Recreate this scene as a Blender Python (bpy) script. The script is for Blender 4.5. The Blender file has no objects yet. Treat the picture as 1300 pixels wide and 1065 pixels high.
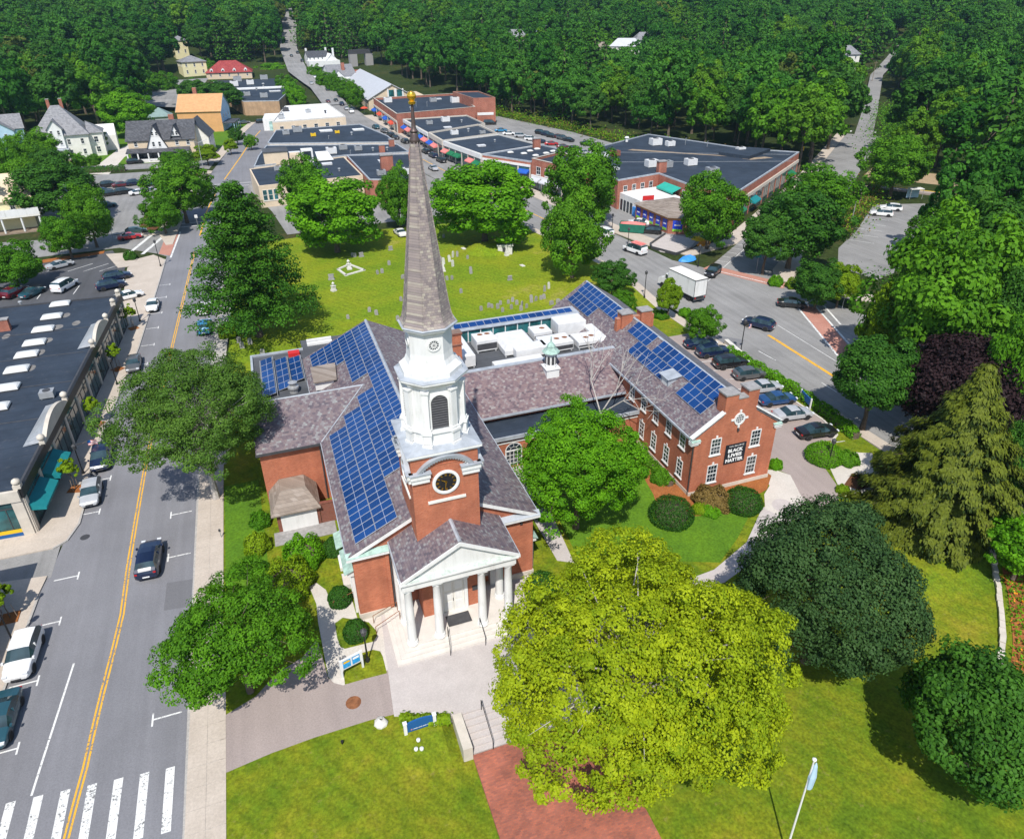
import bpy, bmesh, math, random
import numpy as np
from math import radians, sin, cos, pi, hypot, atan2, sqrt
from mathutils import Matrix, Vector

sc = bpy.context.scene
COL = sc.collection

# ------------------------------------------------------------------ camera
CAM_H = 44.0
F = 901.0                                   # focal length in photo pixels (1300 wide)
YAW, PITCH, ROLL = radians(19.418), radians(28.444), radians(-0.567)
_f = np.array([sin(YAW)*cos(PITCH), cos(YAW)*cos(PITCH), -sin(PITCH)])
_r = np.array([cos(YAW), -sin(YAW), 0.0]); _u = np.cross(_r, _f)
_r2 = cos(ROLL)*_r + sin(ROLL)*_u; _u2 = -sin(ROLL)*_r + cos(ROLL)*_u
CM = np.array([_r2, _u2, -_f])
cam_data = bpy.data.cameras.new('camera'); cam = bpy.data.objects.new('camera', cam_data)
COL.objects.link(cam); sc.camera = cam
cam.matrix_world = Matrix(((_r2[0], _u2[0], -_f[0], 0), (_r2[1], _u2[1], -_f[1], 0), (_r2[2], _u2[2], -_f[2], CAM_H), (0, 0, 0, 1)))
cam_data.sensor_fit = 'HORIZONTAL'; cam_data.sensor_width = 36.0
cam_data.lens = F/1300*36.0; cam_data.shift_y = -45.0/1300
cam_data.clip_start = 0.5; cam_data.clip_end = 6000

# ------------------------------------------------------------------ light
SUN_EL = radians(54); SUN_AZ = atan2(-0.40, -0.917)      # direction towards the sun, from +Y clockwise
w = bpy.data.worlds.new('World'); sc.world = w; w.use_nodes = True
nt = w.node_tree; bg = nt.nodes['Background']
sky = nt.nodes.new('ShaderNodeTexSky'); sky.sky_type = 'NISHITA'; sky.sun_disc = False
sky.sun_elevation = SUN_EL; sky.sun_rotation = SUN_AZ; sky.air_density = 1.0; sky.dust_density = 0.6; sky.ozone_density = 1.2
nt.links.new(sky.outputs[0], bg.inputs[0]); bg.inputs[1].default_value = 0.132
sd = bpy.data.lights.new('sun', 'SUN'); sd.energy = 4.3; sd.angle = radians(0.53); sd.color = (1.0, 0.955, 0.88)
sun = bpy.data.objects.new('sun', sd); COL.objects.link(sun)
sun.rotation_euler = Vector((-sin(SUN_AZ)*cos(SUN_EL), -cos(SUN_AZ)*cos(SUN_EL), -sin(SUN_EL))).to_track_quat('-Z', 'Y').to_euler()
sun.location = (0, 0, 120)
vs = sc.view_settings; vs.view_transform = 'Standard'; vs.look = 'None'; vs.exposure = 0.27; vs.gamma = 1.0; vs.use_curve_mapping = False
sc.cycles.use_denoising = True; sc.cycles.max_bounces = 5; sc.cycles.transparent_max_bounces = 8
sc.cycles.volume_bounces = 0; sc.cycles.diffuse_bounces = 3; sc.cycles.glossy_bounces = 2; sc.cycles.transmission_bounces = 3

random.seed(11); RNG = np.random.default_rng(11)

# ------------------------------------------------------------------ pixels to places
def hz(x, y):                               # height of the land
    r = hypot(x, y)
    t = min(1.0, max(0.0, (r-330.0)/560.0))
    return 46.0*t*t*(3-2*t)
def ray(x, y): return CM.T @ np.array([(x-650)/F, -(y-487.5)/F, -1.0])
def G(x, y, z=0.0):                         # photo pixel on a level plane
    d = ray(x, y); t = (z-CAM_H)/d[2]
    return (d[0]*t, d[1]*t)
def GT(x, y):                               # photo pixel on the land
    d = ray(x, y); t = 40.0
    while t < 3000:
        p = d*t
        if CAM_H+p[2] <= hz(p[0], p[1]): break
        t += 1.5
    return (p[0], p[1], hz(p[0], p[1]))
def GL(pts, z=0.0): return [G(x, y, z) for x, y in pts]
def PXL(p):                                  # world to photo pixel
    c = CM @ (np.array(p, float)-(0, 0, CAM_H)); return (650+F*c[0]/-c[2], 487.5-F*c[1]/-c[2])

# ------------------------------------------------------------------ objects
def thing(name, label, cat, loc=(0, 0, 0), rz=0.0, group=None, kind=None):
    o = bpy.data.objects.new(name, None); COL.objects.link(o)
    o.location = loc; o.rotation_euler = (0, 0, rz); o.empty_display_size = 0.3
    tag(o, label, cat, group, kind); return o
def tag(o, label=None, cat=None, group=None, kind=None):
    if label: o['label'] = label
    if cat: o['category'] = cat
    if group: o['group'] = group
    if kind: o['kind'] = kind
    return o
def link_mesh(name, me, parent=None):
    o = bpy.data.objects.new(name, me); COL.objects.link(o)
    if parent is not None: o.parent = parent
    return o
def copy_tree(o, parent=None):
    c = o.copy(); COL.objects.link(c); c.parent = parent
    for ch in o.children: copy_tree(ch, c)
    return c
def drop_tree(o):
    for ch in list(o.children): drop_tree(ch)
    bpy.data.objects.remove(o)

class MB:
    """collects faces in the frame of a thing, then links them as one mesh"""
    def __init__(s, org=(0, 0, 0)): s.v = []; s.f = []; s.m = []; s.o = org
    def add(s, vs, fs, mi=0):
        b = len(s.v); ox, oy, oz = s.o
        s.v += [(x-ox, y-oy, z-oz) for x, y, z in vs]
        for f in fs: s.f.append(tuple(b+i for i in f)); s.m.append(mi)
        return s
    def box(s, x0, x1, y0, y1, z0, z1, mi=0):
        return s.add([(x0,y0,z0),(x1,y0,z0),(x1,y1,z0),(x0,y1,z0),(x0,y0,z1),(x1,y0,z1),(x1,y1,z1),(x0,y1,z1)],
                     [(3,2,1,0),(4,5,6,7),(0,1,5,4),(1,2,6,5),(2,3,7,6),(3,0,4,7)], mi)
    def prism(s, poly, z0, z1, mi=0):
        a = sum(poly[i][0]*poly[(i+1)%len(poly)][1]-poly[(i+1)%len(poly)][0]*poly[i][1] for i in range(len(poly)))
        if a < 0: poly = poly[::-1]
        n = len(poly)
        zt = z1 if callable(z1) else (lambda x, y: z1)
        zb = z0 if callable(z0) else (lambda x, y: z0)
        return s.add([(x, y, zb(x, y)) for x, y in poly]+[(x, y, zt(x, y)) for x, y in poly],
                     [tuple(range(n-1, -1, -1)), tuple(range(n, 2*n))]+[(i, (i+1)%n, n+(i+1)%n, n+i) for i in range(n)], mi)
    def quad(s, a, b, c, d, mi=0): return s.add([a, b, c, d], [(0, 1, 2, 3)], mi)
    def slab(s, a, b, c, d, t, mi=0):       # a quad given thickness t along its normal
        n = (Vector(b)-Vector(a)).cross(Vector(d)-Vector(a)).normalized()*t
        lo = [tuple(Vector(p)-n) for p in (a, b, c, d)]
        return s.add([a, b, c, d]+lo, [(0,1,2,3),(7,6,5,4),(0,4,5,1),(1,5,6,2),(2,6,7,3),(3,7,4,0)], mi)
    def tube(s, p, q, r0, r1=None, n=8, mi=0, caps=True):
        r1 = r0 if r1 is None else r1
        p = Vector(p); q = Vector(q); d = (q-p)
        if d.length < 1e-6: return s
        d.normalize(); a = d.orthogonal().normalized(); b = d.cross(a)
        vs = []
        for c, r in ((p, r0), (q, r1)):
            for i in range(n):
                t = 2*pi*i/n; vs.append(tuple(c+a*(r*cos(t))+b*(r*sin(t))))
        fs = [(i, (i+1)%n, n+(i+1)%n, n+i) for i in range(n)]
        if caps: fs += [tuple(range(n-1, -1, -1)), tuple(range(n, 2*n))]
        return s.add(vs, fs, mi)
    def lathe(s, cx, cy, prof, n=12, mi=0, ph=0.0, sx=1, sy=1, ax='z'):
        vs = []; fs = []
        for r, z in prof:
            for i in range(n):
                t = ph+2*pi*i/n
                if ax == 'z': vs.append((cx+sx*r*cos(t), cy+sy*r*sin(t), z))
                else: vs.append((cx+r*cos(t), z, cy+r*sin(t)))
        k = len(prof)
        for j in range(k-1):
            for i in range(n):
                f = (j*n+i, j*n+(i+1)%n, (j+1)*n+(i+1)%n, (j+1)*n+i)
                fs.append(f if ax == 'z' else f[::-1])
        if prof[0][0] > 1e-4: fs.append(tuple(range(n-1, -1, -1)) if ax == 'z' else tuple(range(n)))
        if prof[-1][0] > 1e-4: fs.append(tuple(range((k-1)*n, k*n)) if ax == 'z' else tuple(range(k*n-1, (k-1)*n-1, -1)))
        return s.add(vs, fs, mi)
    def mesh(s, name, mats, smooth=False):
        me = bpy.data.meshes.new(name); me.from_pydata(s.v, [], s.f); me.update()
        for m in (mats if isinstance(mats, (list, tuple)) else [mats]): me.materials.append(m)
        if any(s.m): me.polygons.foreach_set('material_index', s.m)
        if smooth:
            me.polygons.foreach_set('use_smooth', [True]*len(me.polygons))
            me.set_sharp_from_angle(angle=radians(38))
        return me
    def build(s, name, mats, parent=None, smooth=False, kind=None, label=None, cat=None, group=None):
        o = link_mesh(name, s.mesh(name, mats, smooth), parent)
        tag(o, label, cat, group, kind); return o

# ------------------------------------------------------------------ materials
MATS = {}
def nmat(name):
    m = bpy.data.materials.new(name); m.use_nodes = True; MATS[name] = m
    t = m.node_tree; b = t.nodes['Principled BSDF']; return m, t, b
def N(t, ty, **k):
    n = t.nodes.new(ty)
    for a, v in k.items(): setattr(n, a, v)
    return n
def ramp(t, fac, stops, interp='LINEAR'):
    r = N(t, 'ShaderNodeValToRGB'); r.color_ramp.interpolation = interp
    e = r.color_ramp.elements
    while len(e) > 1: e.remove(e[0])
    e[0].position = stops[0][0]; e[0].color = (*stops[0][1], 1)
    for p, c in stops[1:]:
        x = e.new(p); x.color = (*c, 1)
    t.links.new(fac, r.inputs[0]); return r.outputs[0]
def noise(t, vec, scale, detail=3, rough=0.55):
    n = N(t, 'ShaderNodeTexNoise'); n.inputs['Scale'].default_value = scale; n.inputs['Detail'].default_value = detail
    n.inputs['Roughness'].default_value = rough
    if vec is not None: t.links.new(vec, n.inputs['Vector'])
    return n.outputs['Fac']
def mixc(t, fac, a, b, mode='MIX'):
    m = N(t, 'ShaderNodeMix', data_type='RGBA', blend_type=mode)
    for s, v in ((m.inputs[0], fac), (m.inputs[6], a), (m.inputs[7], b)):
        if isinstance(v, (int, float)): s.default_value = v
        elif isinstance(v, tuple): s.default_value = (*v, 1)
        else: t.links.new(v, s)
    return m.outputs[2]
def math_(t, op, a, b=0.0, c=0.0):
    m = N(t, 'ShaderNodeMath', operation=op)
    for s, v in zip(m.inputs, (a, b, c)):
        if isinstance(v, (int, float)): s.default_value = v
        else: t.links.new(v, s)
    return m.outputs[0]
def pos(t): return N(t, 'ShaderNodeNewGeometry').outputs['Position']
def objc(t): return N(t, 'ShaderNodeTexCoord').outputs['Object']
def bump(t, b, h, strength=0.3, dist=0.02):
    n = N(t, 'ShaderNodeBump'); n.inputs['Strength'].default_value = strength; n.inputs['Distance'].default_value = dist
    t.links.new(h, n.inputs['Height']); t.links.new(n.outputs[0], b.inputs['Normal'])
def plain(name, c, rough=0.7, var=0.12, scale=2.0, spec=0.3, metal=0.0, bmp=0.0, fine=0.0):
    m, t, b = nmat(name)
    p = objc(t); n = noise(t, p, scale, 4)
    lo = tuple(x*(1-var) for x in c); hi = tuple(min(1, x*(1+var)) for x in c)
    col = ramp(t, n, [(0.3, lo), (0.7, hi)])
    if fine:
        n2 = noise(t, p, scale*14, 2); col = mixc(t, fine, col, ramp(t, n2, [(0.3, tuple(x*0.5 for x in c)), (0.7, tuple(min(1, x*1.5) for x in c))]))
    t.links.new(col, b.inputs['Base Color']); b.inputs['Roughness'].default_value = rough
    b.inputs['Specular IOR Level'].default_value = spec; b.inputs['Metallic'].default_value = metal
    if bmp: bump(t, b, noise(t, p, scale*8, 3), bmp)
    return m
def wallvec(t, ku, kv):                     # (x+y, z) runs along any axis-parallel wall
    s = N(t, 'ShaderNodeSeparateXYZ'); t.links.new(objc(t), s.inputs[0])
    u = math_(t, 'MULTIPLY', math_(t, 'ADD', s.outputs[0], s.outputs[1]), ku); v = math_(t, 'MULTIPLY', s.outputs[2], kv)
    c = N(t, 'ShaderNodeCombineXYZ'); t.links.new(u, c.inputs[0]); t.links.new(v, c.inputs[1])
    return c.outputs[0]
def brickmat(name, c1, c2, mortar, bw=0.22, bh=0.075, ms=0.10):
    m, t, b = nmat(name); v = wallvec(t, 1, 1)
    br = N(t, 'ShaderNodeTexBrick'); t.links.new(v, br.inputs['Vector']); br.inputs['Scale'].default_value = 1.0
    br.inputs['Brick Width'].default_value = bw; br.inputs['Row Height'].default_value = bh
    br.inputs['Mortar Size'].default_value = bh*ms; br.inputs['Mortar Smooth'].default_value = 0.3; br.inputs['Bias'].default_value = 0.0
    br.inputs['Color1'].default_value = (*c1, 1); br.inputs['Color2'].default_value = (*c2, 1); br.inputs['Mortar'].default_value = (*mortar, 1)
    big = noise(t, objc(t), 0.45, 5, 0.6); col = mixc(t, 1.0, br.outputs[0], ramp(t, big, [(0.25, (0.72, 0.70, 0.70)), (0.75, (1.16, 1.10, 1.05))]), 'MULTIPLY')
    st = N(t, 'ShaderNodeMapping'); st.inputs['Scale'].default_value = (1.6, 1.6, 0.12); t.links.new(objc(t), st.inputs[0])
    col = mixc(t, 0.35, col, mixc(t, 1.0, col, ramp(t, noise(t, st.outputs[0], 1.0, 4), [(0.35, (0.7, 0.68, 0.66)), (0.65, (1.1, 1.1, 1.1))]), 'MULTIPLY'))
    t.links.new(col, b.inputs['Base Color']); b.inputs['Roughness'].default_value = 0.88; b.inputs['Specular IOR Level'].default_value = 0.2
    bump(t, b, br.outputs['Fac'], -0.25, 0.01)
    return m
def cellcol(t, vec, su, sv):                # one random number for each slate or tile
    mp = N(t, 'ShaderNodeSeparateXYZ'); t.links.new(vec, mp.inputs[0])
    vv = math_(t, 'DIVIDE', mp.outputs[1], sv); row = math_(t, 'FLOOR', vv)
    uu = math_(t, 'ADD', math_(t, 'DIVIDE', mp.outputs[0], su), math_(t, 'MULTIPLY', math_(t, 'MODULO', row, 2.0), 0.5))
    c = N(t, 'ShaderNodeCombineXYZ'); t.links.new(math_(t, 'FLOOR', uu), c.inputs[0]); t.links.new(row, c.inputs[1])
    wn = N(t, 'ShaderNodeTexWhiteNoise', noise_dimensions='2D'); t.links.new(c.outputs[0], wn.inputs['Vector'])
    edge = math_(t, 'LESS_THAN', math_(t, 'FRACT', vv), 0.14)
    edge2 = math_(t, 'LESS_THAN', math_(t, 'FRACT', uu), 0.06)
    return wn.outputs['Value'], math_(t, 'MAXIMUM', edge, edge2)
def slatemat(name, stops, su=0.32, sv=0.16, dark=0.55, ax=None):
    m, t, b = nmat(name)
    if ax is None: vec = wallvec(t, 1, 1)
    else:
        s = N(t, 'ShaderNodeSeparateXYZ'); t.links.new(objc(t), s.inputs[0]); c = N(t, 'ShaderNodeCombineXYZ')
        t.links.new(s.outputs[ax], c.inputs[0]); t.links.new(s.outputs[2], c.inputs[1]); vec = c.outputs[0]
    val, edge = cellcol(t, vec, su, sv)
    big = noise(t, objc(t), 0.8, 4, 0.7)
    mixv = math_(t, 'ADD', math_(t, 'MULTIPLY', val, 0.8), math_(t, 'MULTIPLY', math_(t, 'SUBTRACT', big, 0.5), 0.9))
    mixv = math_(t, 'ADD', mixv, 0.1)
    col = ramp(t, mixv, stops)
    col = mixc(t, math_(t, 'MULTIPLY', edge, dark), col, tuple(x*0.35 for x in stops[1][1]))
    t.links.new(col, b.inputs['Base Color']); b.inputs['Roughness'].default_value = 0.6; b.inputs['Specular IOR Level'].default_value = 0.35
    bump(t, b, math_(t, 'ADD', math_(t, 'MULTIPLY', val, 0.6), math_(t, 'SUBTRACT', 0.5, edge)), 0.35, 0.02)
    return m
def groundmat(name, stops, scale, fine_scale, fine=0.35, rough=0.95, bmp=0.3, spec=0.15, big=0.05, mow=0.0):
    m, t, b = nmat(name); p = pos(t)
    n1 = noise(t, p, scale, 6, 0.65); n2 = noise(t, p, fine_scale, 3, 0.6); n3 = noise(t, p, big, 3)
    v = math_(t, 'ADD', math_(t, 'MULTIPLY', n1, 0.6), math_(t, 'MULTIPLY', n3, 0.4))
    col = ramp(t, v, stops)
    g = ramp(t, n2, [(0.25, (1-fine,)*3), (0.75, (1+fine,)*3)])
    col = mixc(t, 1.0, col, g, 'MULTIPLY')
    if mow:
        s = N(t, 'ShaderNodeSeparateXYZ'); t.links.new(p, s.inputs[0]); ph = math_(t, 'ADD', math_(t, 'MULTIPLY', s.outputs[0], 4.6), math_(t, 'MULTIPLY', s.outputs[1], 3.1))
        mw = math_(t, 'SINE', math_(t, 'ADD', ph, math_(t, 'MULTIPLY', n1, 3.0))); col = mixc(t, 1.0, col, ramp(t, math_(t, 'ADD', math_(t, 'MULTIPLY', mw, 0.5), 0.5), [(0.3, (1-mow,)*3), (0.7, (1+mow,)*3)]), 'MULTIPLY')
        n4 = noise(t, p, 1.7, 5, 0.75); col = mixc(t, math_(t, 'MULTIPLY', ramp(t, n4, [(0.60, (0, 0, 0)), (0.72, (1, 1, 1))]), 0.45), col, (0.30, 0.235, 0.09))
    t.links.new(col, b.inputs['Base Color']); b.inputs['Roughness'].default_value = rough; b.inputs['Specular IOR Level'].default_value = spec
    if bmp: bump(t, b, n2, bmp, 0.03)
    return m
def asphaltmat(name, c, patch=0.25, crack=True):
    m, t, b = nmat(name); p = pos(t)
    n1 = noise(t, p, 0.12, 5, 0.6); n2 = noise(t, p, 9.0, 3, 0.7)
    mp = N(t, 'ShaderNodeMapping'); mp.inputs['Scale'].default_value = (1.4, 0.05, 1); t.links.new(p, mp.inputs[0])
    n3 = noise(t, mp.outputs[0], 0.8, 3)
    v = math_(t, 'ADD', math_(t, 'MULTIPLY', n1, 0.6), math_(t, 'MULTIPLY', n3, 0.4))
    col = ramp(t, v, [(0.3, tuple(x*(1-patch) for x in c)), (0.5, c), (0.72, tuple(x*(1+patch) for x in c))])
    col = mixc(t, 1.0, col, ramp(t, n2, [(0.2, (0.8,)*3), (0.8, (1.2,)*3)]), 'MULTIPLY')
    if crack:
        vo = N(t, 'ShaderNodeTexVoronoi', feature='DISTANCE_TO_EDGE'); vo.inputs['Scale'].default_value = 0.16
        wv = N(t, 'ShaderNodeVectorMath', operation='ADD'); ns = N(t, 'ShaderNodeTexNoise'); ns.inputs['Scale'].default_value = 0.5; t.links.new(p, ns.inputs['Vector'])
        sc_ = N(t, 'ShaderNodeVectorMath', operation='SCALE'); sc_.inputs['Scale'].default_value = 5.0; t.links.new(ns.outputs['Color'], sc_.inputs[0])
        t.links.new(p, wv.inputs[0]); t.links.new(sc_.outputs[0], wv.inputs[1]); t.links.new(wv.outputs[0], vo.inputs['Vector'])
        ck = math_(t, 'LESS_THAN', vo.outputs['Distance'], 0.006)
        col = mixc(t, math_(t, 'MULTIPLY', ck, 0.18), col, tuple(x*0.45 for x in c))
    t.links.new(col, b.inputs['Base Color']); b.inputs['Roughness'].default_value = 0.85; b.inputs['Specular IOR Level'].default_value = 0.25
    bump(t, b, n2, 0.2, 0.01)
    return m
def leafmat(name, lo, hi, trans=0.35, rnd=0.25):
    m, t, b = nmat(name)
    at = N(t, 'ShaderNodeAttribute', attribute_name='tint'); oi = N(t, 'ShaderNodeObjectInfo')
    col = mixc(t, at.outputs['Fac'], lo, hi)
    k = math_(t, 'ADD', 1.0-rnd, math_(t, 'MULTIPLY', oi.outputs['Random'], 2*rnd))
    kc = N(t, 'ShaderNodeCombineColor'); t.links.new(k, kc.inputs[0]); t.links.new(math_(t, 'ADD', math_(t, 'MULTIPLY', k, 0.6), 0.4), kc.inputs[1]); t.links.new(k, kc.inputs[2])
    col = mixc(t, 1.0, col, kc.outputs[0], 'MULTIPLY')
    t.links.new(col, b.inputs['Base Color']); b.inputs['Roughness'].default_value = 0.6; b.inputs['Specular IOR Level'].default_value = 0.12
    tr = N(t, 'ShaderNodeBsdfTranslucent'); t.links.new(mixc(t, 1.0, col, (1.5, 1.25, 0.5), 'MULTIPLY'), tr.inputs[0])
    ms = N(t, 'ShaderNodeMixShader'); ms.inputs[0].default_value = trans
    t.links.new(b.outputs[0], ms.inputs[1]); t.links.new(tr.outputs[0], ms.inputs[2])
    t.links.new(ms.outputs[0], t.nodes['Material Output'].inputs['Surface'])
    return m
def roofmembrane(name, c, seam=2.0, ang=0.0):
    m, t, b = nmat(name); p = objc(t)
    n1 = noise(t, p, 0.25, 5, 0.65); n2 = noise(t, p, 1.4, 5, 0.7)
    col = ramp(t, n1, [(0.3, tuple(x*0.75 for x in c)), (0.7, tuple(x*1.3 for x in c))])
    col = mixc(t, math_(t, 'MULTIPLY', ramp(t, n2, [(0.58, (0, 0, 0)), (0.74, (1, 1, 1))]), 0.28), col, (0.16, 0.16, 0.165))
    s = N(t, 'ShaderNodeSeparateXYZ'); t.links.new(p, s.inputs[0])
    sm = math_(t, 'LESS_THAN', math_(t, 'FRACT', math_(t, 'DIVIDE', s.outputs[1], seam)), 0.035)
    col = mixc(t, math_(t, 'MULTIPLY', sm, 0.6), col, tuple(x*0.4 for x in c))
    t.links.new(col, b.inputs['Base Color']); b.inputs['Roughness'].default_value = 0.7; b.inputs['Specular IOR Level'].default_value = 0.15
    bump(t, b, n2, 0.15, 0.02)
    return m
def glassmat(name, c=(0.02, 0.03, 0.04), rough=0.06):
    m, t, b = nmat(name); n = noise(t, objc(t), 0.7, 2)
    t.links.new(ramp(t, n, [(0.35, tuple(x*0.6 for x in c)), (0.65, tuple(x*1.6 for x in c))]), b.inputs['Base Color'])
    b.inputs['Roughness'].default_value = rough; b.inputs['Specular IOR Level'].default_value = 0.8; return m
# ------------------------------------------------------------------ the palette
asphalt = asphaltmat('asphalt', (0.20, 0.20, 0.215), 0.2, False); asphalt_old = asphaltmat('old asphalt', (0.25, 0.245, 0.24), 0.3)
asphalt_dark = asphaltmat('dark asphalt', (0.085, 0.087, 0.095), 0.25)
asphalt_pink = asphaltmat('warm driveway asphalt', (0.33, 0.275, 0.255), 0.14, False)
concrete = groundmat('sidewalk concrete', [(0.3, (0.42, 0.36, 0.30)), (0.7, (0.56, 0.49, 0.42))], 0.5, 6, 0.12, bmp=0.1)
concrete_pale = groundmat('pale concrete', [(0.3, (0.50, 0.46, 0.41)), (0.7, (0.62, 0.58, 0.53))], 0.5, 6, 0.1, bmp=0.1)
plaza_m = groundmat('plaza pavers', [(0.3, (0.42, 0.38, 0.365)), (0.7, (0.54, 0.495, 0.475))], 0.9, 9, 0.10, bmp=0.1)
granite = groundmat('kerb granite', [(0.3, (0.32, 0.30, 0.28)), (0.7, (0.48, 0.46, 0.43))], 3, 12, 0.2)
marble = plain('white step stone', (0.62, 0.58, 0.535), 0.5, 0.07, 1.5)
grass = groundmat('lawn grass', [(0.26, (0.050, 0.110, 0.008)), (0.44, (0.105, 0.165, 0.008)), (0.55, (0.165, 0.195, 0.010)), (0.70, (0.27, 0.225, 0.022))], 0.35, 5, 0.42, bmp=0.5, mow=0.06)
grass_green = groundmat('green lawn', [(0.28, (0.055, 0.135, 0.012)), (0.6, (0.10, 0.205, 0.012)), (0.8, (0.19, 0.24, 0.02))], 0.3, 5, 0.35, bmp=0.5)
grass_cem = groundmat('cemetery grass', [(0.27, (0.085, 0.155, 0.008)), (0.45, (0.14, 0.215, 0.010)), (0.58, (0.205, 0.24, 0.012)), (0.68, (0.33, 0.28, 0.08))], 0.10, 3, 0.40, bmp=0.5, big=0.03, mow=0.04)
forest_floor = groundmat('forest floor', [(0.3, (0.018, 0.035, 0.008)), (0.55, (0.035, 0.05, 0.012)), (0.75, (0.09, 0.065, 0.03))], 0.09, 1.2, 0.5, bmp=0.6)
mulch = groundmat('bark mulch', [(0.3, (0.09, 0.04, 0.02)), (0.7, (0.17, 0.075, 0.035))], 1.0, 8, 0.5, bmp=0.6)
rustmulch = groundmat('orange mulch', [(0.3, (0.24, 0.08, 0.025)), (0.7, (0.38, 0.15, 0.05))], 1.2, 8, 0.4, bmp=0.6)
sand = groundmat('dry earth', [(0.3, (0.30, 0.22, 0.13)), (0.7, (0.45, 0.34, 0.22))], 0.3, 4, 0.25)
redwalk = groundmat('red crosswalk', [(0.3, (0.38, 0.17, 0.13)), (0.7, (0.50, 0.26, 0.20))], 0.4, 6, 0.15)
def brickpave(name):
    m, t, b = nmat(name)
    br = N(t, 'ShaderNodeTexBrick'); t.links.new(pos(t), br.inputs['Vector']); br.inputs['Scale'].default_value = 1
    br.inputs['Brick Width'].default_value = 0.24; br.inputs['Row Height'].default_value = 0.12; br.inputs['Mortar Size'].default_value = 0.008
    br.inputs['Color1'].default_value = (0.42, 0.12, 0.07, 1); br.inputs['Color2'].default_value = (0.27, 0.085, 0.06, 1); br.inputs['Mortar'].default_value = (0.22, 0.13, 0.09, 1)
    col = mixc(t, 1.0, br.outputs[0], ramp(t, noise(t, pos(t), 0.8, 4), [(0.3, (0.75,)*3), (0.7, (1.25,)*3)]), 'MULTIPLY')
    t.links.new(col, b.inputs['Base Color']); b.inputs['Roughness'].default_value = 0.85; return m
brick_walk = brickpave('brick paving')
def paint_mat(name, c):
    m, t, b = nmat(name); n = noise(t, pos(t), 6, 4, 0.75); n2 = noise(t, pos(t), 0.9, 3)
    wear = ramp(t, math_(t, 'ADD', math_(t, 'MULTIPLY', n, 0.7), math_(t, 'MULTIPLY', n2, 0.3)), [(0.40, (0.14, 0.14, 0.14)), (0.47, c)])
    t.links.new(wear, b.inputs['Base Color']); b.inputs['Roughness'].default_value = 0.7; return m
white_paint = paint_mat('white road paint', (0.72, 0.72, 0.70)); yellow_paint = paint_mat('yellow road paint', (0.75, 0.40, 0.03))
church_brick = brickmat('church brick', (0.50, 0.165, 0.085), (0.40, 0.115, 0.058), (0.46, 0.27, 0.20))
shop_brick = brickmat('shop brick', (0.42, 0.14, 0.09), (0.32, 0.10, 0.07), (0.42, 0.30, 0.24))
dark_brick = brickmat('dark brick', (0.26, 0.09, 0.06), (0.20, 0.07, 0.05), (0.25, 0.18, 0.15))
SL = [(0.05, (0.099, 0.084, 0.101)), (0.25, (0.142, 0.109, 0.126)), (0.45, (0.176, 0.138, 0.149)), (0.62, (0.194, 0.15, 0.153)), (0.78, (0.215, 0.194, 0.205)), (0.95, (0.267, 0.271, 0.266))]
slate = slatemat('mottled slate', SL, 0.26, 0.10, 0.4, ax=1); slate_x = slatemat('mottled slate crosswise', SL, 0.26, 0.10, 0.4, ax=0)
slate_wing = slatemat('rosy slate', [(p, (c[0]*1.12, c[1]*1.0, c[2]*0.97)) for p, c in SL], 0.27, 0.11, 0.4, ax=0)
slate_spire = slatemat('spire slate', [(0.05, (0.21, 0.175, 0.175)), (0.3, (0.26, 0.22, 0.215)), (0.55, (0.30, 0.25, 0.235)), (0.75, (0.34, 0.29, 0.255)), (0.95, (0.41, 0.375, 0.31))], 0.23, 0.17, 0.5)
slate_dark = slatemat('plain grey slate', [(0.05, (0.11, 0.11, 0.125)), (0.4, (0.15, 0.145, 0.16)), (0.7, (0.19, 0.18, 0.20)), (0.95, (0.23, 0.22, 0.24))], 0.34, 0.14, 0.5, ax=1)
shingle_grey = slatemat('grey shingle', [(0.05, (0.17, 0.17, 0.18)), (0.5, (0.23, 0.23, 0.245)), (0.95, (0.29, 0.29, 0.30))], 0.5, 0.25, 0.35)
shingle_dark = slatemat('charcoal shingle', [(0.05, (0.045, 0.047, 0.055)), (0.5, (0.07, 0.072, 0.082)), (0.95, (0.105, 0.108, 0.12))], 0.5, 0.25, 0.35)
shingle_brown = slatemat('brown shingle', [(0.05, (0.20, 0.16, 0.13)), (0.5, (0.27, 0.22, 0.18)), (0.95, (0.33, 0.28, 0.24))], 0.5, 0.2, 0.35)
shingle_red = slatemat('red tile', [(0.05, (0.22, 0.03, 0.03)), (0.5, (0.30, 0.045, 0.045)), (0.95, (0.36, 0.07, 0.06))], 0.5, 0.3, 0.4)
def whitemat():
    m, t, b = nmat('white paint'); mp = N(t, 'ShaderNodeMapping'); mp.inputs['Scale'].default_value = (2.6, 2.6, 0.22); t.links.new(objc(t), mp.inputs[0])
    v = math_(t, 'ADD', math_(t, 'MULTIPLY', noise(t, mp.outputs[0], 1.0, 5, 0.65), 0.6), math_(t, 'MULTIPLY', noise(t, objc(t), 0.6, 4), 0.4))
    t.links.new(ramp(t, v, [(0.32, (0.56, 0.555, 0.53)), (0.46, (0.71, 0.71, 0.70)), (0.6, (0.76, 0.76, 0.75))]), b.inputs['Base Color']); b.inputs['Roughness'].default_value = 0.55; b.inputs['Specular IOR Level'].default_value = 0.3; return m
white = whitemat(); white_warm = plain('warm white paint', (0.74, 0.72, 0.67), 0.55, 0.07, 0.9)
lead = plain('lead flashing', (0.36, 0.39, 0.43), 0.5, 0.18, 1.2); copper = plain('green copper', (0.33, 0.47, 0.41), 0.65, 0.25, 2.5)
copper_dark = plain('brown copper', (0.10, 0.075, 0.07), 0.45, 0.2, 2.0, metal=0.3)
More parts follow.
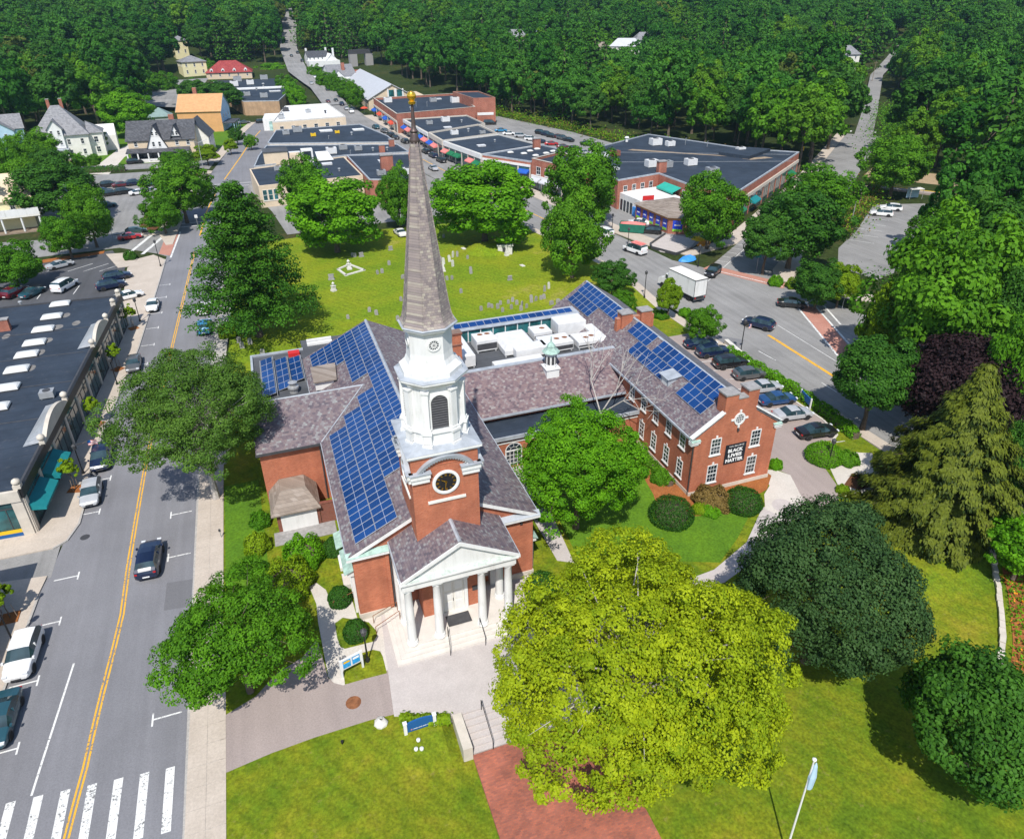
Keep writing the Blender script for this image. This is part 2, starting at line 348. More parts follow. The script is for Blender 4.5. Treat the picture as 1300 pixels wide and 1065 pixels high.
gold = plain('gilding', (0.95, 0.55, 0.06), 0.25, 0.05, 2, metal=0.85); black = plain('black metal', (0.018, 0.018, 0.02), 0.45, 0.2, 3)
stone = plain('cut limestone', (0.56, 0.51, 0.44), 0.8, 0.10, 1.2, bmp=0.1); stone_grey = plain('grey stone', (0.30, 0.29, 0.285), 0.85, 0.2, 3, bmp=0.2)
stone_white = plain('pale marble', (0.62, 0.60, 0.56), 0.7, 0.15, 3); tan_brick = brickmat('tan brick', (0.50, 0.34, 0.20), (0.43, 0.28, 0.165), (0.5, 0.4, 0.3))
cream = plain('cream render', (0.66, 0.54, 0.40), 0.85, 0.07, 0.8); beige = plain('beige siding', (0.62, 0.50, 0.36), 0.8, 0.06, 0.8); yellow_siding = plain('pale yellow siding', (0.72, 0.66, 0.40), 0.7, 0.06, 0.8)
blue_siding = plain('pale blue siding', (0.42, 0.58, 0.72), 0.7, 0.06, 0.8); orange_siding = plain('orange clapboard', (0.62, 0.33, 0.14), 0.75, 0.08, 0.8); grey_siding = plain('grey siding', (0.40, 0.42, 0.45), 0.7, 0.07, 0.8)
green_roof = plain('grey green roofing', (0.20, 0.28, 0.27), 0.7, 0.12, 0.8); pale_metal = plain('pale standing seam roofing', (0.50, 0.51, 0.54), 0.45, 0.07, 0.8)
black_roof = roofmembrane('black roof membrane', (0.034, 0.046, 0.066)); grey_roof = roofmembrane('grey roof membrane', (0.085, 0.09, 0.10)); white_roof = plain('white roof coating', (0.76, 0.76, 0.76), 0.6, 0.10, 0.6)
brown_roof = roofmembrane('brown gravel roof', (0.13, 0.10, 0.085))
hvac_m = plain('white duct metal', (0.66, 0.66, 0.66), 0.45, 0.08, 1.5); galv = plain('galvanised metal', (0.42, 0.43, 0.44), 0.4, 0.12, 2, metal=0.4); dark_metal = plain('dark grey metal', (0.06, 0.06, 0.065), 0.5, 0.2, 2)
glass = glassmat('window glass'); glass_teal = glassmat('teal glass', (0.02, 0.11, 0.12), 0.12); glass_shop = glassmat('shop glass', (0.03, 0.07, 0.075), 0.08)
teal = plain('teal awning cloth', (0.01, 0.20, 0.22), 0.7, 0.1, 1); green_cloth = plain('green awning cloth', (0.015, 0.16, 0.07), 0.7, 0.1, 1); red_cloth = plain('red awning cloth', (0.60, 0.08, 0.04), 0.7, 0.1, 1); blue_cloth = plain('blue awning cloth', (0.02, 0.10, 0.45), 0.7, 0.1, 1); pink_cloth = plain('salmon awning cloth', (0.70, 0.22, 0.20), 0.7, 0.1, 1)
skylight_m = plain('opal skylight plastic', (0.66, 0.66, 0.64), 0.25, 0.04, 0.6, spec=0.5); rust = plain('rusty iron', (0.22, 0.09, 0.04), 0.9, 0.3, 4); wood = plain('grey wood', (0.26, 0.20, 0.15), 0.85, 0.2, 3); bark = plain('bark', (0.13, 0.10, 0.075), 0.95, 0.35, 3, bmp=0.5); bark_pale = plain('pale bark', (0.42, 0.39, 0.36), 0.9, 0.25, 4, bmp=0.4)
sign_blue = plain('blue sign board', (0.015, 0.10, 0.30), 0.45, 0.06, 1); sign_black = plain('black banner', (0.012, 0.014, 0.022), 0.6, 0.1, 1); letter_white = plain('white lettering', (0.82, 0.82, 0.82), 0.6, 0.03, 1)
red_plastic = plain('red plastic', (0.55, 0.03, 0.03), 0.4, 0.1, 1); green_steel = plain('green steel', (0.02, 0.15, 0.10), 0.5, 0.15, 1.5); rubber = plain('tyre rubber', (0.02, 0.02, 0.021), 0.85, 0.2, 6); rim_m = plain('alloy rim', (0.45, 0.46, 0.47), 0.3, 0.08, 4, metal=0.7)
lamp_m = plain('headlight lens', (0.75, 0.77, 0.80), 0.1, 0.04, 4, spec=0.8); tail_m = plain('tail light lens', (0.45, 0.01, 0.01), 0.15, 0.1, 4, spec=0.7); stripe_m = plain('yellow steel', (0.75, 0.48, 0.02), 0.5, 0.08, 1)
orange_cloth = plain('orange tarpaulin', (0.80, 0.30, 0.02), 0.6, 0.1, 1); bluetarp = plain('blue tarpaulin', (0.05, 0.28, 0.75), 0.5, 0.1, 1)
def carpaint():
    m, t, b = nmat('car paint'); oi = N(t, 'ShaderNodeObjectInfo')
    n = noise(t, objc(t), 1.5, 3); k = ramp(t, n, [(0.3, (0.93,)*3), (0.7, (1.05,)*3)])
    t.links.new(mixc(t, 1.0, oi.outputs['Color'], k, 'MULTIPLY'), b.inputs['Base Color']); b.inputs['Roughness'].default_value = 0.28
    b.inputs['Coat Weight'].default_value = 0.6; b.inputs['Coat Roughness'].default_value = 0.05; return m
car_paint = carpaint(); car_glass = glassmat('car glass', (0.025, 0.05, 0.06), 0.04)
def solarmat():
    m, t, b = nmat('solar cells'); s = N(t, 'ShaderNodeSeparateXYZ'); t.links.new(objc(t), s.inputs[0])
    g = None
    for ax, sz, wd in ((0, 0.156, 0.06), (1, 0.143, 0.06)):
        e = math_(t, 'LESS_THAN', math_(t, 'FRACT', math_(t, 'DIVIDE', s.outputs[ax], sz)), wd); g = e if g is None else math_(t, 'MAXIMUM', g, e)
    oi = N(t, 'ShaderNodeObjectInfo'); base = ramp(t, oi.outputs['Random'], [(0.0, (0.004, 0.030, 0.125)), (1.0, (0.008, 0.052, 0.20))])
    col = mixc(t, math_(t, 'MULTIPLY', g, 0.28), base, (0.07, 0.16, 0.38))
    mid = math_(t, 'LESS_THAN', math_(t, 'ABSOLUTE', s.outputs[0]), 0.022); col = mixc(t, math_(t, 'MULTIPLY', mid, 0.6), col, (0.45, 0.5, 0.6))
    t.links.new(col, b.inputs['Base Color']); b.inputs['Roughness'].default_value = 0.18; b.inputs['Specular IOR Level'].default_value = 0.5; return m
solar_cells = solarmat(); solar_frame = plain('panel frame', (0.52, 0.54, 0.58), 0.4, 0.05, 2, metal=0.3)
LEAF = {
 'lime': leafmat('lime leaves', (0.14, 0.24, 0.007), (0.41, 0.495, 0.014), 0.32, 0.05),
 'bright': leafmat('bright green leaves', (0.05, 0.175, 0.006), (0.16, 0.4, 0.01), 0.30, 0.06),
 'mid': leafmat('mid green leaves', (0.036, 0.125, 0.008), (0.125, 0.315, 0.012), 0.30, 0.16),
 'deep': leafmat('deep green leaves', (0.02, 0.078, 0.01), (0.072, 0.2, 0.018), 0.25, 0.18),
 'linden': leafmat('bluish green leaves', (0.016, 0.048, 0.014), (0.062, 0.125, 0.034), 0.15, 0.05),
 'olive': leafmat('olive needles', (0.024, 0.045, 0.007), (0.14, 0.17, 0.016), 0.12, 0.05),
 'pine': leafmat('pine needles', (0.014, 0.066, 0.008), (0.08, 0.22, 0.014), 0.2, 0.10),
 'purple': leafmat('copper leaves', (0.01, 0.006, 0.007), (0.034, 0.017, 0.019), 0.12, 0.05),
 'grey': leafmat('greyish leaves', (0.036, 0.1, 0.012), (0.135, 0.255, 0.036), 0.28, 0.05),
 'box': leafmat('clipped box leaves', (0.012, 0.055, 0.008), (0.045, 0.135, 0.012), 0.12, 0.12),
 'yellowgreen': leafmat('yellow green leaves', (0.09, 0.19, 0.006), (0.25, 0.38, 0.012), 0.30, 0.10),
 'rusty': leafmat('rusty seed leaves', (0.10, 0.075, 0.02), (0.24, 0.17, 0.05), 0.2, 0.1),
 'far': leafmat('far forest leaves', (0.013, 0.072, 0.009), (0.066, 0.215, 0.016), 0.25, 0.42),
 'farrust': leafmat('far brownish leaves', (0.045, 0.08, 0.012), (0.16, 0.2, 0.03), 0.22, 0.25),
 'farlime': leafmat('far sunny leaves', (0.035, 0.115, 0.007), (0.13, 0.285, 0.013), 0.28, 0.25),
}
# ------------------------------------------------------------------ the land
def sstep(a, b, x):
    t = min(1.0, max(0.0, (x-a)/(b-a))); return t*t*(3-2*t)
def ground_z(x, y):
    low = 1.3*(1-sstep(46, 62, y))
    return hz(x, y)-low-0.02
def make_ground():
    xs = np.concatenate([np.arange(-1500, -120, 60), np.arange(-120, 320, 8), np.arange(320, 2000, 60)])
    ys = np.concatenate([np.arange(-60, 360, 8), np.arange(360, 2300, 50)])
    nx, ny = len(xs), len(ys)
    v = [(x, y, ground_z(x, y)) for y in ys for x in xs]
    f = [(j*nx+i, j*nx+i+1, (j+1)*nx+i+1, (j+1)*nx+i) for j in range(ny-1) for i in range(nx-1)]
    b = MB(); b.v = v; b.f = f; b.m = [0]*len(f)
    return b.build('ground', forest_floor, kind='structure', smooth=True)
make_ground()

def sheet(name, poly, z, mat, parent=None, depth=0.3, kind='structure'):
    return MB().prism(list(poly), z-depth, z, 0).build(name, mat, parent, kind=kind if parent is None else None)
def offs(pts, d):                            # parallel polyline, positive to the right of travel
    out = []
    for i, p in enumerate(pts):
        a = pts[max(0, i-1)]; b = pts[min(len(pts)-1, i+1)]
        dx, dy = b[0]-a[0], b[1]-a[1]; l = hypot(dx, dy) or 1
        out.append((p[0]+dy/l*d, p[1]-dx/l*d))
    return out
def resample(pts, step):
    out = [pts[0]]
    for a, b in zip(pts, pts[1:]):
        n = max(1, int(hypot(b[0]-a[0], b[1]-a[1])/step))
        out += [(a[0]+(b[0]-a[0])*k/n, a[1]+(b[1]-a[1])*k/n) for k in range(1, n+1)]
    return out
def strip(name, L, R, z, mat, parent=None, thick=0.0, kind='structure', dz=None):
    dz = dz or (lambda x, y: hz(x, y)+1.6*sstep(325, 400, hypot(x, y))); b = MB()
    n = min(len(L), len(R)); vs = []
    for i in range(n):
        for p in (L[i], R[i]): vs.append((p[0], p[1], dz(*p)+z))
    fs = [(2*i, 2*i+1, 2*i+3, 2*i+2) for i in range(n-1)]
    if thick:
        k = len(vs); vs += [(x, y, zz-thick) for x, y, zz in vs]
        fs += [(2*i, 2*i+2, k+2*i+2, k+2*i) for i in range(n-1)]+[(2*i+1, k+2*i+1, k+2*i+3, 2*i+3) for i in range(n-1)]
        fs += [(0, k, k+1, 1), (2*n-2, 2*n-1, k+2*n-1, k+2*n-2)]
    b.add(vs, fs)
    return b.build(name, mat, parent, kind=kind if parent is None else None)
def road(name, pts, w, z, mat, parent=None, step=12):
    p = resample(pts, step); return strip(name, offs(p, -w/2), offs(p, w/2), z, mat, parent)

LK = [(-25, 8), (-24.2, 30), (-23.6, 45.1), (-23.2, 55.1), (-22.7, 58.6), (-22.0, 66.7), (-21.9, 73.7), (-21.7, 83), (-21, 91.8), (-20.1, 105.7), (-19.3, 136.8), (-18.8, 158.3), (-17.2, 185), (-14, 215), (-5, 280), (0, 310), (5, 335)]
RK = [(-10.4, 8), (-10.6, 30), (-10.75, 45.1), (-10.85, 55.1), (-10.9, 58.6), (-10.9, 66.7), (-10.8, 73.7), (-10.4, 83), (-10.1, 91.8), (-9.6, 105.7), (-8.3, 136.8), (-6.8, 158.3), (-3.8, 185), (0.5, 215), (7.6, 280), (11.5, 310), (17, 335)]
street_w = strip('west_street', LK, RK, 0.02, asphalt)
# the wide crossing and its streets
MAIN_C = [(73, 5), (69, 30), (67.5, 55), (67.3, 75), (66.8, 95), (65.0, 115), (62.5, 135), (59.5, 160), (55.5, 190), (51.5, 220), (47.5, 260), (44, 305), (41, 360)]
main_st = road('main_street', MAIN_C, 14.0, 0.02, asphalt_old); FAR_C = [(41, 360), (40.5, 410)]+[GT(px, py)[:2] for px, py in ((379, 95), (367, 66), (366.5, 48), (368, 34), (366, 22), (366, 14))]; road('far_street', FAR_C, 11.0, 0.3, asphalt_old)
NE_C = [(74, 97.5), (93.2, 112.2), (140.3, 149.4), (171.9, 176.8), (208.7, 209.1)]
ne_st = road('side_street', NE_C, 11.2, 0.024, asphalt_old); NE2 = [(208.7, 209.1), (247.3, 247.1)]+[GT(px, py)[:2] for px, py in ((1112, 100), (1128, 82), (1140, 68), (1152, 55))]; road('hill_lane', NE2, 6.0, 0.05, asphalt_old)
E_C = [(68, 84), (79, 77), (88.5, 70.5), (97, 62), (106, 52), (118, 36)]
e_st = road('side_lane', E_C, 11.5, 0.028, asphalt_old)
sheet('crossing', [(60.5, 100), (60, 76), (61.5, 66), (73.5, 63), (79, 69), (86, 80), (84, 92), (80, 97.5), (74, 109.5), (70, 116), (62.5, 114)], 0.032, asphalt_old)
# ground sheets of the blocks
cem_poly = [(-8.2, 88), (57.2, 88), (59.0, 100), (60, 110), (58.5, 130), (53, 145), (46, 152), (26, 153), (8, 154), (-4.5, 152), (-6.4, 136), (-7.4, 108)]
sheet('cemetery_lawn', cem_poly, 0.11, grass_cem)
def lawn_z(x, y):
    if 6.7 < x < 16.7 and y < 32.4: return -1.0
    return 0.10-0.95*sstep(-1, 6, x)*sstep(32.4, 28.6, y)
def lawn():
    xs = np.arange(-9.2, 73.5, 1.0); ys = np.arange(4, 89.5, 1.0)
    b = MB(); vs = []; idx = {}
    def edge(y): return 58.0 if y > 66 else 59.7 if y > 47 else 60.2+(47-y)*0.37
    for j, y in enumerate(ys):
        for i, x in enumerate(xs):
            idx[i, j] = len(vs); vs.append((min(x, edge(y)), y, lawn_z(x, y)))
    fs = [(idx[i, j], idx[i+1, j], idx[i+1, j+1], idx[i, j+1]) for i in range(len(xs)-1) for j in range(len(ys)-1)]
    b.add(vs, fs); return b.build('church_lawn', grass, kind='structure')
lawn()
sheet('courtyard_lawn', [(21.5, 43.6), (33, 38.8), (36.4, 41.0), (41.2, 44.8), (44.3, 47.9), (35, 47.9), (35, 58), (23.2, 58), (22.2, 52)], 0.122, grass_green)
sheet('strip_lawn', [(-8.2, 50), (-4.6, 50), (-4.9, 66), (-8.3, 66)], 0.118, grass_green)
# pavements along the west street
wk = MB().prism([(-10.75, 8), (-8.3, 8), (-8.45, 62), (-8.0, 100), (-7.4, 112), (-5.6, 150), (-4.2, 158), (-6.9, 158), (-8.4, 136.8), (-9.7, 105.7), (-10.2, 91.8), (-10.95, 66.7), (-10.9, 55), (-10.7, 30)], -1.3, 0.125).build('pavement', granite, kind='structure')
slab = MB().box(-0.585, 0.585, -0.735, 0.735, -0.02, 0.012).mesh('slab', concrete)
k = 0
for j in range(44):
    y = 20+1.5*j
    x0 = -10.62 if y < 40 else -10.78 if y < 70 else -10.5
    for c in range(2):
        o = link_mesh('slab', slab, wk); o.location = (x0+0.62+1.19*c, y, 0.128+0.003*((j*7+c*3) % 3))
lw = MB().prism([(-24.2, 30), (-23.6, 45.1), (-23.2, 55.0), (-22.9, 57.6), (-30, 58.6), (-30, 8), (-25, 8)], -1.3, 0.14).build('pavement', concrete, kind='structure')
lw2 = MB().prism([(-23.2, 61.5), (-22.2, 62.3), (-21.55, 64.6), (-21.55, 66.7), (-21.9, 73.7), (-21.7, 83), (-21, 91.8), (-20.1, 105.7), (-19.6, 125), (-19.3, 137), (-19.1, 148), (-21.5, 152), (-24, 150.5), (-25.5, 145), (-24, 121), (-40, 121), (-40, 61.5)], -1.3, 0.14).build('pavement', concrete, kind='structure')
kb = MB()
for P in (LK[1:4], [(-23.2, 61.5), (-22.2, 62.3), (-21.55, 64.6), (-21.55, 66.7), (-21.9, 73.7), (-21.7, 83), (-21, 91.8), (-20.1, 105.7), (-19.6, 125), (-19.3, 137), (-19.1, 148)]):
    P2 = offs(P, 0.18)
    for i in range(len(P)-1):
        kb.prism([P[i], P[i+1], P2[i+1], P2[i]], -0.1, 0.155)
kb.build('kerb', granite, lw2)
sheet('alley', [(-60, 57.4), (-22.6, 57.4), (-22.6, 62), (-60, 62)], 0.03, asphalt_old)
# church drive, walks and plaza
sheet('church_drive', GL([(280, 913), (325, 885), (352, 856), (385, 835), (403, 812), (417, 862), (436, 870), (492, 850), (504, 907), (470, 915), (400, 937), (345, 957), (310, 972), (280, 985)]), 0.125, asphalt_pink)
walk_a = sheet('church_walk', GL([(393, 746), (402, 741), (414, 750), (424, 775), (447, 762), (455, 790), (505, 775), (510, 846), (436, 871), (424, 868), (417, 860), (404, 790), (402, 768)]), 0.130, concrete_pale)
def blob(cx, cy, rx, ry, n=20, ph=0, p=1.0):
    return [(cx+rx*(abs(cos(a))**p*(1 if cos(a) >= 0 else -1)), cy+ry*(abs(sin(a))**p*(1 if sin(a) >= 0 else -1))) for a in (2*pi*i/n+ph for i in range(n))]
z1 = 7.606
sheet('grass_island', GL([(400+x/z1, 740+y/z1) for x, y in ((195, 400), (270, 345), (520, 390), (600, 480), (600, 520), (565, 575), (290, 645), (245, 625), (215, 540))]), 0.150, grass)
sheet('grass_island', GL([(400+x/z1, 740+y/z1) for x, y in ((268, 790), (290, 745), (360, 715), (560, 655), (630, 670), (655, 720), (695, 880), (480, 935), (290, 990))]), 0.150, grass)
sheet('plaza', [(2.85, 33.5), (6.9, 32.05), (16.2, 32.05), (17.5, 36), (17.5, 43.2), (3.7, 43.2), (3.3, 39)], 0.135, plaza_m, depth=1.4)
sheet('brick_walk', [(7.3, 10), (16.5, 10), (16.5, 29.0), (11, 29.45), (7.3, 29.45)], -0.80, brick_walk, depth=0.5)
sheet('side_walk', [(19.6, 44), (20.9, 43.2), (22.4, 57.8), (23.5, 58.8), (19.5, 58.8), (19.7, 52)], 0.13, plaza_m)
sheet('garden_walk', [(17.2, 37.2), (25, 37.6), (32, 38.2), (36.8, 40.2), (41.3, 43.9), (43.8, 44.2), (44.2, 42.2), (38, 38.6), (32, 36.6), (25, 35.9), (17.2, 35.4)], 0.132, plaza_m)
# school drive and car park
sheet('school_drive', [(46.4, 49.6), (46.6, 82), (57.6, 82), (58.0, 61), (58.3, 53.2), (56.5, 51.2), (53.6, 51.6), (52.0, 48.2), (50.7, 44.4), (49.2, 42.4), (45.0, 41.0), (45.8, 43.4), (47.4, 47.4)], 0.128, asphalt_pink)
sheet('school_walk', [(45.4, 49.2), (46.6, 48.6), (47.4, 47.4), (45.8, 43.4), (44.9, 41.2), (42.6, 41.4), (41.4, 43.6), (42.8, 45.6), (44.2, 46.6)], 0.134, concrete_pale)
sheet('paver_circle', blob(43.4, 43.4, 1.1, 1.1), 0.142, plaza_m)
sheet('island_walk', [(50.8, 44.3), (52.1, 46.9), (56.8, 48.4), (58.4, 47.6), (56.0, 45.0), (57.5, 42.6), (55, 41.9), (52.2, 42.4), (50.0, 42.6)], 0.133, concrete_pale)
sheet('flower_bed', [(51.4, 44.1), (53.6, 45.4), (55.2, 44.3), (54.0, 42.9), (52.0, 42.9)], 0.150, mulch)
sheet('planting_bed', [(31.5, 46.8), (33, 45.4), (36, 44.7), (40, 45.2), (43.6, 46.2), (45.5, 48.0), (45.3, 49.2), (35.6, 48.2), (35.4, 56), (33.5, 56), (32.4, 49.5)], 0.140, rustmulch)
kerbs = MB()
for P in ([(57.75, 80), (57.75, 71), (58.1, 61), (58.3, 55), (57.5, 51.8), (56, 50.9)],):
    q = offs(P, 0.25)
    for i in range(len(P)-1): kerbs.prism([P[i], P[i+1], q[i+1], q[i]], -0.1, 0.26)
kerbs.build('kerb', concrete_pale, kind='structure')
# pavement along main street, church side and far side
ns = [(70.5, 20), (64.5, 36), (61.6, 47), (61.2, 56.7), (60.6, 64.5), (59.8, 74), (59.2, 84), (59.0, 92), (60.2, 103), (60.2, 113), (58.2, 128), (55.0, 145), (52.4, 160)]
sheet('pavement', ns+offs(ns, -1.7)[::-1], 0.145, concrete)
fs_ = [(76.4, 113.5), (74.2, 119), (72.2, 122.5), (69.6, 135), (66.5, 160), (62.5, 190), (58.5, 220), (54.5, 260), (51, 300), (49, 330)]
sheet('pavement', fs_+offs(fs_, 4.0)[::-1], 0.145, concrete)
nl = offs(NE_C, -5.6); nlp = [(76.4, 113.0)]+nl[1:5]
sheet('pavement', nlp+offs(nlp, -3.2)[::-1], 0.15, concrete)
corner = [(83.8, 97.2), (86.4, 101.0), (93, 106.4), (99, 111.2), (100.5, 108.8), (95, 104), (89.5, 97), (90.8, 88), (94.6, 83.6), (92.2, 81.4), (88.8, 84.6), (85.2, 92)]
sheet('pavement', corner, 0.15, concrete)
sheet('wood_verge', [(88.6, 97), (94.5, 103.6), (101, 108.8), (140, 140), (176, 168), (190, 150), (150, 90), (132, 60), (118, 50), (104, 66), (95.2, 83.9), (91.2, 88.4)], 0.10, forest_floor)
sheet('rail_lot', [(98.5, 98), (106.5, 106.8), (118, 114.5), (138, 130.5), (150, 127), (146, 120), (122, 103), (108, 92.5), (100, 90)], 0.14, asphalt_old)
sheet('lane_verge', [(74.6, 60), (80.5, 69), (86, 66), (93, 58), (102, 47), (114, 32), (100, 10), (78, 8), (75.5, 30), (74.4, 45)], 0.10, forest_floor)
# west blocks: two car parks, the back street
sheet('shop_lot', [(-60, 118), (-24.5, 118), (-26.0, 146), (-29.6, 158.5), (-60, 152)], 0.04, asphalt_dark)
sheet('cross_lane', [(-110, 172), (-60, 158), (-28.5, 160), (-21, 153), (-18.7, 150), (-18.2, 166), (-22, 168), (-30.5, 170), (-60, 174), (-110, 192)], 0.036, asphalt_old)
sheet('town_lot', [(-33, 170), (-22.5, 172), (-20, 185), (-19.5, 238), (-48, 240), (-58, 214), (-52, 190)], 0.04, asphalt_old)
sheet('back_street', [(-110, 250), (-60, 247), (-22, 243), (-12.5, 236), (-10.6, 250), (-30, 252), (-60, 256), (-110, 262)], 0.036, asphalt_old)
sheet('pavement', [(-19.6, 158), (-18.3, 158.3), (-16.9, 185), (-13.7, 215), (-11.4, 232), (-13.6, 234), (-16.2, 215), (-19.8, 185), (-22, 170), (-30, 168.5), (-30, 167), (-21.5, 167)], 0.15, concrete)
sheet('pavement', [(-10.9, 246), (-9.9, 246), (-4.7, 280), (0.3, 309), (4, 328), (1.8, 329), (-2.6, 309), (-8, 280), (-13, 252)], 0.15, concrete)
sheet('west_verge', [(-120, 64), (-60, 64), (-60, 150), (-60, 250), (-120, 250)], 0.03, grass_green)
sheet('house_lawn', [(-120, 262), (-60, 257), (-29, 253), (-13.4, 252.6), (-8.2, 280), (-2.8, 309), (1.6, 329), (-40, 334), (-120, 330)], 0.03, grass_green)
sheet('villa_drive', GL([(110, 221), (150, 190), (178, 178), (182, 184), (158, 200), (138, 222)]), 0.06, concrete_pale)
sheet('verge_bed', [(-22.2, 171.5), (-20.2, 186), (-16.5, 214), (-14.2, 233), (-20, 236), (-24.5, 214), (-26, 190), (-26, 172)], 0.10, mulch)
sheet('lot_island', [(-30.5, 156), (-27.2, 146), (-25, 146.2), (-24.2, 150.6), (-27, 155.5)], 0.12, concrete)
sheet('lot_bed', [(-58, 150.6), (-31, 156.8), (-31, 158.4), (-58, 153.8)], 0.12, rustmulch)
# middle block and the yards behind the shops
sheet('middle_block', [(-2.3, 206), (2.5, 178), (4.5, 157), (52, 160.5), (48, 192), (44, 220), (40, 262), (37, 300), (34, 330), (20, 332), (14, 310), (9, 280)], 0.03, asphalt_old)
sheet('market_yard', [(72.6, 124), (76.6, 114.8), (92, 127), (100, 133), (98, 165), (68, 166)], 0.135, asphalt_old)
sheet('rear_lot', [(72, 255), (98, 176), (125, 176), (115, 255), (96, 330), (76, 330)], 0.03, asphalt_old)
# ------------------------------------------------------------------ paint on the roads
def line(name, pts, w, z, mat, parent, step=6):
    p = resample(pts, step); return strip(name, offs(p, -w/2), offs(p, w/2), z, mat, parent)
CL = GL([(84, 1065), (97, 1015), (108, 975), (118, 930), (130, 880), (143, 830), (155, 780), (163, 720), (172, 665), (185, 590), (200, 520), (221, 430), (247, 320)])
line('centre_line', offs(CL, -0.13), 0.13, 0.026, yellow_paint, street_w); line('centre_line', offs(CL, 0.13), 0.13, 0.026, yellow_paint, street_w)
CL2 = [(-13.2, 163), (-12.3, 183), (-10.4, 203)]
CL3 = [(-8.2, 219), (-3, 254), (0.7, 281.2), (5.0, 305)]
for c in (CL2, CL3): line('centre_line', c, 0.35, 0.026, yellow_paint, street_w)
line('lane_line', GL([(40, 1010), (51, 975), (94, 842)]), 0.14, 0.026, white_paint, street_w)
def mark(p, L, dx, T, parent=street_w, z=0.027):  # stall mark: bar out from the kerb, cap along the lane
    a = MB(); x, y = p
    a.box(min(x, x+dx*L), max(x, x+dx*L), y-0.06, y+0.06, z-0.003, z)
    xe = x+dx*L; a.box(xe-0.06, xe+0.06, y-T, y+T, z-0.003, z+0.001)
    return a.build('parking_mark', white_paint, parent)
for px, py in ((247, 648), (246, 701), (236, 902)):
    g = G(px, py); mark((g[0]-0.25, g[1]), 1.9, -1, 0.55)
for y in (84, 90.5, 97): mark((-10.6, y), 1.9, -1, 0.5)
for px, py in ((97, 655), (113, 612), (66, 738), (40, 797), (8, 874), (-22, 962)):
    g = G(px, py); mark((g[0]+0.15, g[1]), 1.9, 1, 0.5)
for y, x in ((94, -20.8), (100, -20.4), (106.5, -20.0), (113, -19.9), (119.3, -19.8), (126.5, -19.6), (133, -19.4)): mark((x+0.2, y), 1.8, 1, 0.45)
for j in range(8):                               # zebra just inside the lower edge
    x = -22.8+1.55*j; MB().box(x, x+0.55, 31.6-0.16*j, 36.0-0.16*j, 0.023, 0.0275).build('crossing_bar', white_paint, street_w)
# brick crossing at the lot entrance
xw = sheet('crossing_band', [(-20.6, 152.5), (-18.4, 150.5), (-17.6, 166), (-20, 167)], 0.045, redwalk, street_w, depth=0.02)
for x0, x1 in ((-27.0, -26.3), (-24.0, -23.3)): MB().prism([(x0, 153.5), (x1, 153.5), (x1+3.6, 167.2), (x0+3.6, 167.2)], 0.04, 0.047).build('crossing_bar', white_paint, street_w)
line('crossing_bar', [(-18.2, 149), (-17.3, 167.5)], 0.35, 0.05, white_paint, street_w)
for y in (210.2, 213.6): line('crossing_bar', [(-14.2, y), (0.0, y-1.0)], 0.35, 0.027, white_paint, street_w)
for y in (171.5, 174.5): line('crossing_bar', [(-18, y), (-5.6, y+0.3)], 0.35, 0.027, white_paint, street_w)
# main street
line('centre_line', [(67.6, 77.5), (67.3, 62)], 0.5, 0.038, yellow_paint, main_st)
line('lane_line', GL([(963, 446), (985, 458)]), 0.13, 0.04, white_paint, main_st); line('lane_line', GL([(1043, 486), (1062, 498)]), 0.13, 0.04, white_paint, main_st)
line('lane_line', [(71.2, 80), (70.6, 62)], 0.10, 0.04, white_paint, main_st)
line('centre_line', [(61.5, 140), (57, 172), (52.5, 208), (47.5, 255), (44, 300)], 0.3, 0.026, yellow_paint, main_st)
band = lambda a, b, w: strip('crossing_band', offs([a, b], -w/2), offs([a, b], w/2), 0.037, redwalk, main_st)
band((80.3, 84.4), (73.4, 67.8), 2.6); band((76.2, 106.8), (83.2, 93.2), 2.8)
for d in (-1.5, 1.5, 2.9): line('crossing_bar', offs([(80.3, 84.6), (73.6, 67.8)], d) if d < 2 else offs([(80.5, 85), (77.6, 78)], -d), 0.3, 0.041, white_paint, main_st)
for d in (1.6,): line('crossing_bar', offs([(77.6, 106.0), (84, 94)], d), 0.25, 0.041, white_paint, main_st)
# stall marks on the side street, in the lots
nlk = offs(NE_C, -3.3)
line('lane_line', [nlk[0], nlk[1], nlk[2]], 0.12, 0.034, white_paint, ne_st)
for k in range(12):
    t = 6+k*3.0; d = (0.785, 0.62); a = (74+d[0]*t-0.62*3.4, 97.5+d[1]*t+0.785*3.4); line('parking_mark', [a, (a[0]-0.62*2.0, a[1]+0.785*2.0)], 0.12, 0.034, white_paint, ne_st)
for px0, py0, px1, py1 in ((60, 345, 88, 335), (86, 345, 118, 335), (106, 345, 138, 335), (126, 345, 157, 335)): line('parking_mark', GL([(px0, py0), (px1, py1)]), 0.14, 0.05, white_paint, bpy.data.objects['shop_lot'])
line('parking_mark', GL([(47, 380), (57, 367)]), 0.14, 0.05, white_paint, bpy.data.objects['shop_lot'])
line('parking_mark', GL([(93, 374), (101, 363)]), 0.14, 0.05, white_paint, bpy.data.objects['shop_lot'])
for j in range(7): line('parking_mark', [(112+j*3.9, 110.8+j*2.95), (115.2+j*3.9, 106.6+j*2.95)], 0.12, 0.15, white_paint, bpy.data.objects['rail_lot'])
for j in range(11): line('parking_mark', [(46.7, 52.2+j*2.75), (50.7, 52.2+j*2.75)][::-1] if False else [(53.2, 51.0+2.75*j+0.2), (57.4, 50.6+2.75*j)], 0.10, 0.134, white_paint, bpy.data.objects['school_drive'])
for j in range(6): line('crossing_bar', [(212.2+1.6*j-4.5, 215.2-1.3*j+2.2), (214.4+1.6*j-4.5, 217.2-1.3*j+2.2)], 0.6, 0.034, white_paint, ne_st)
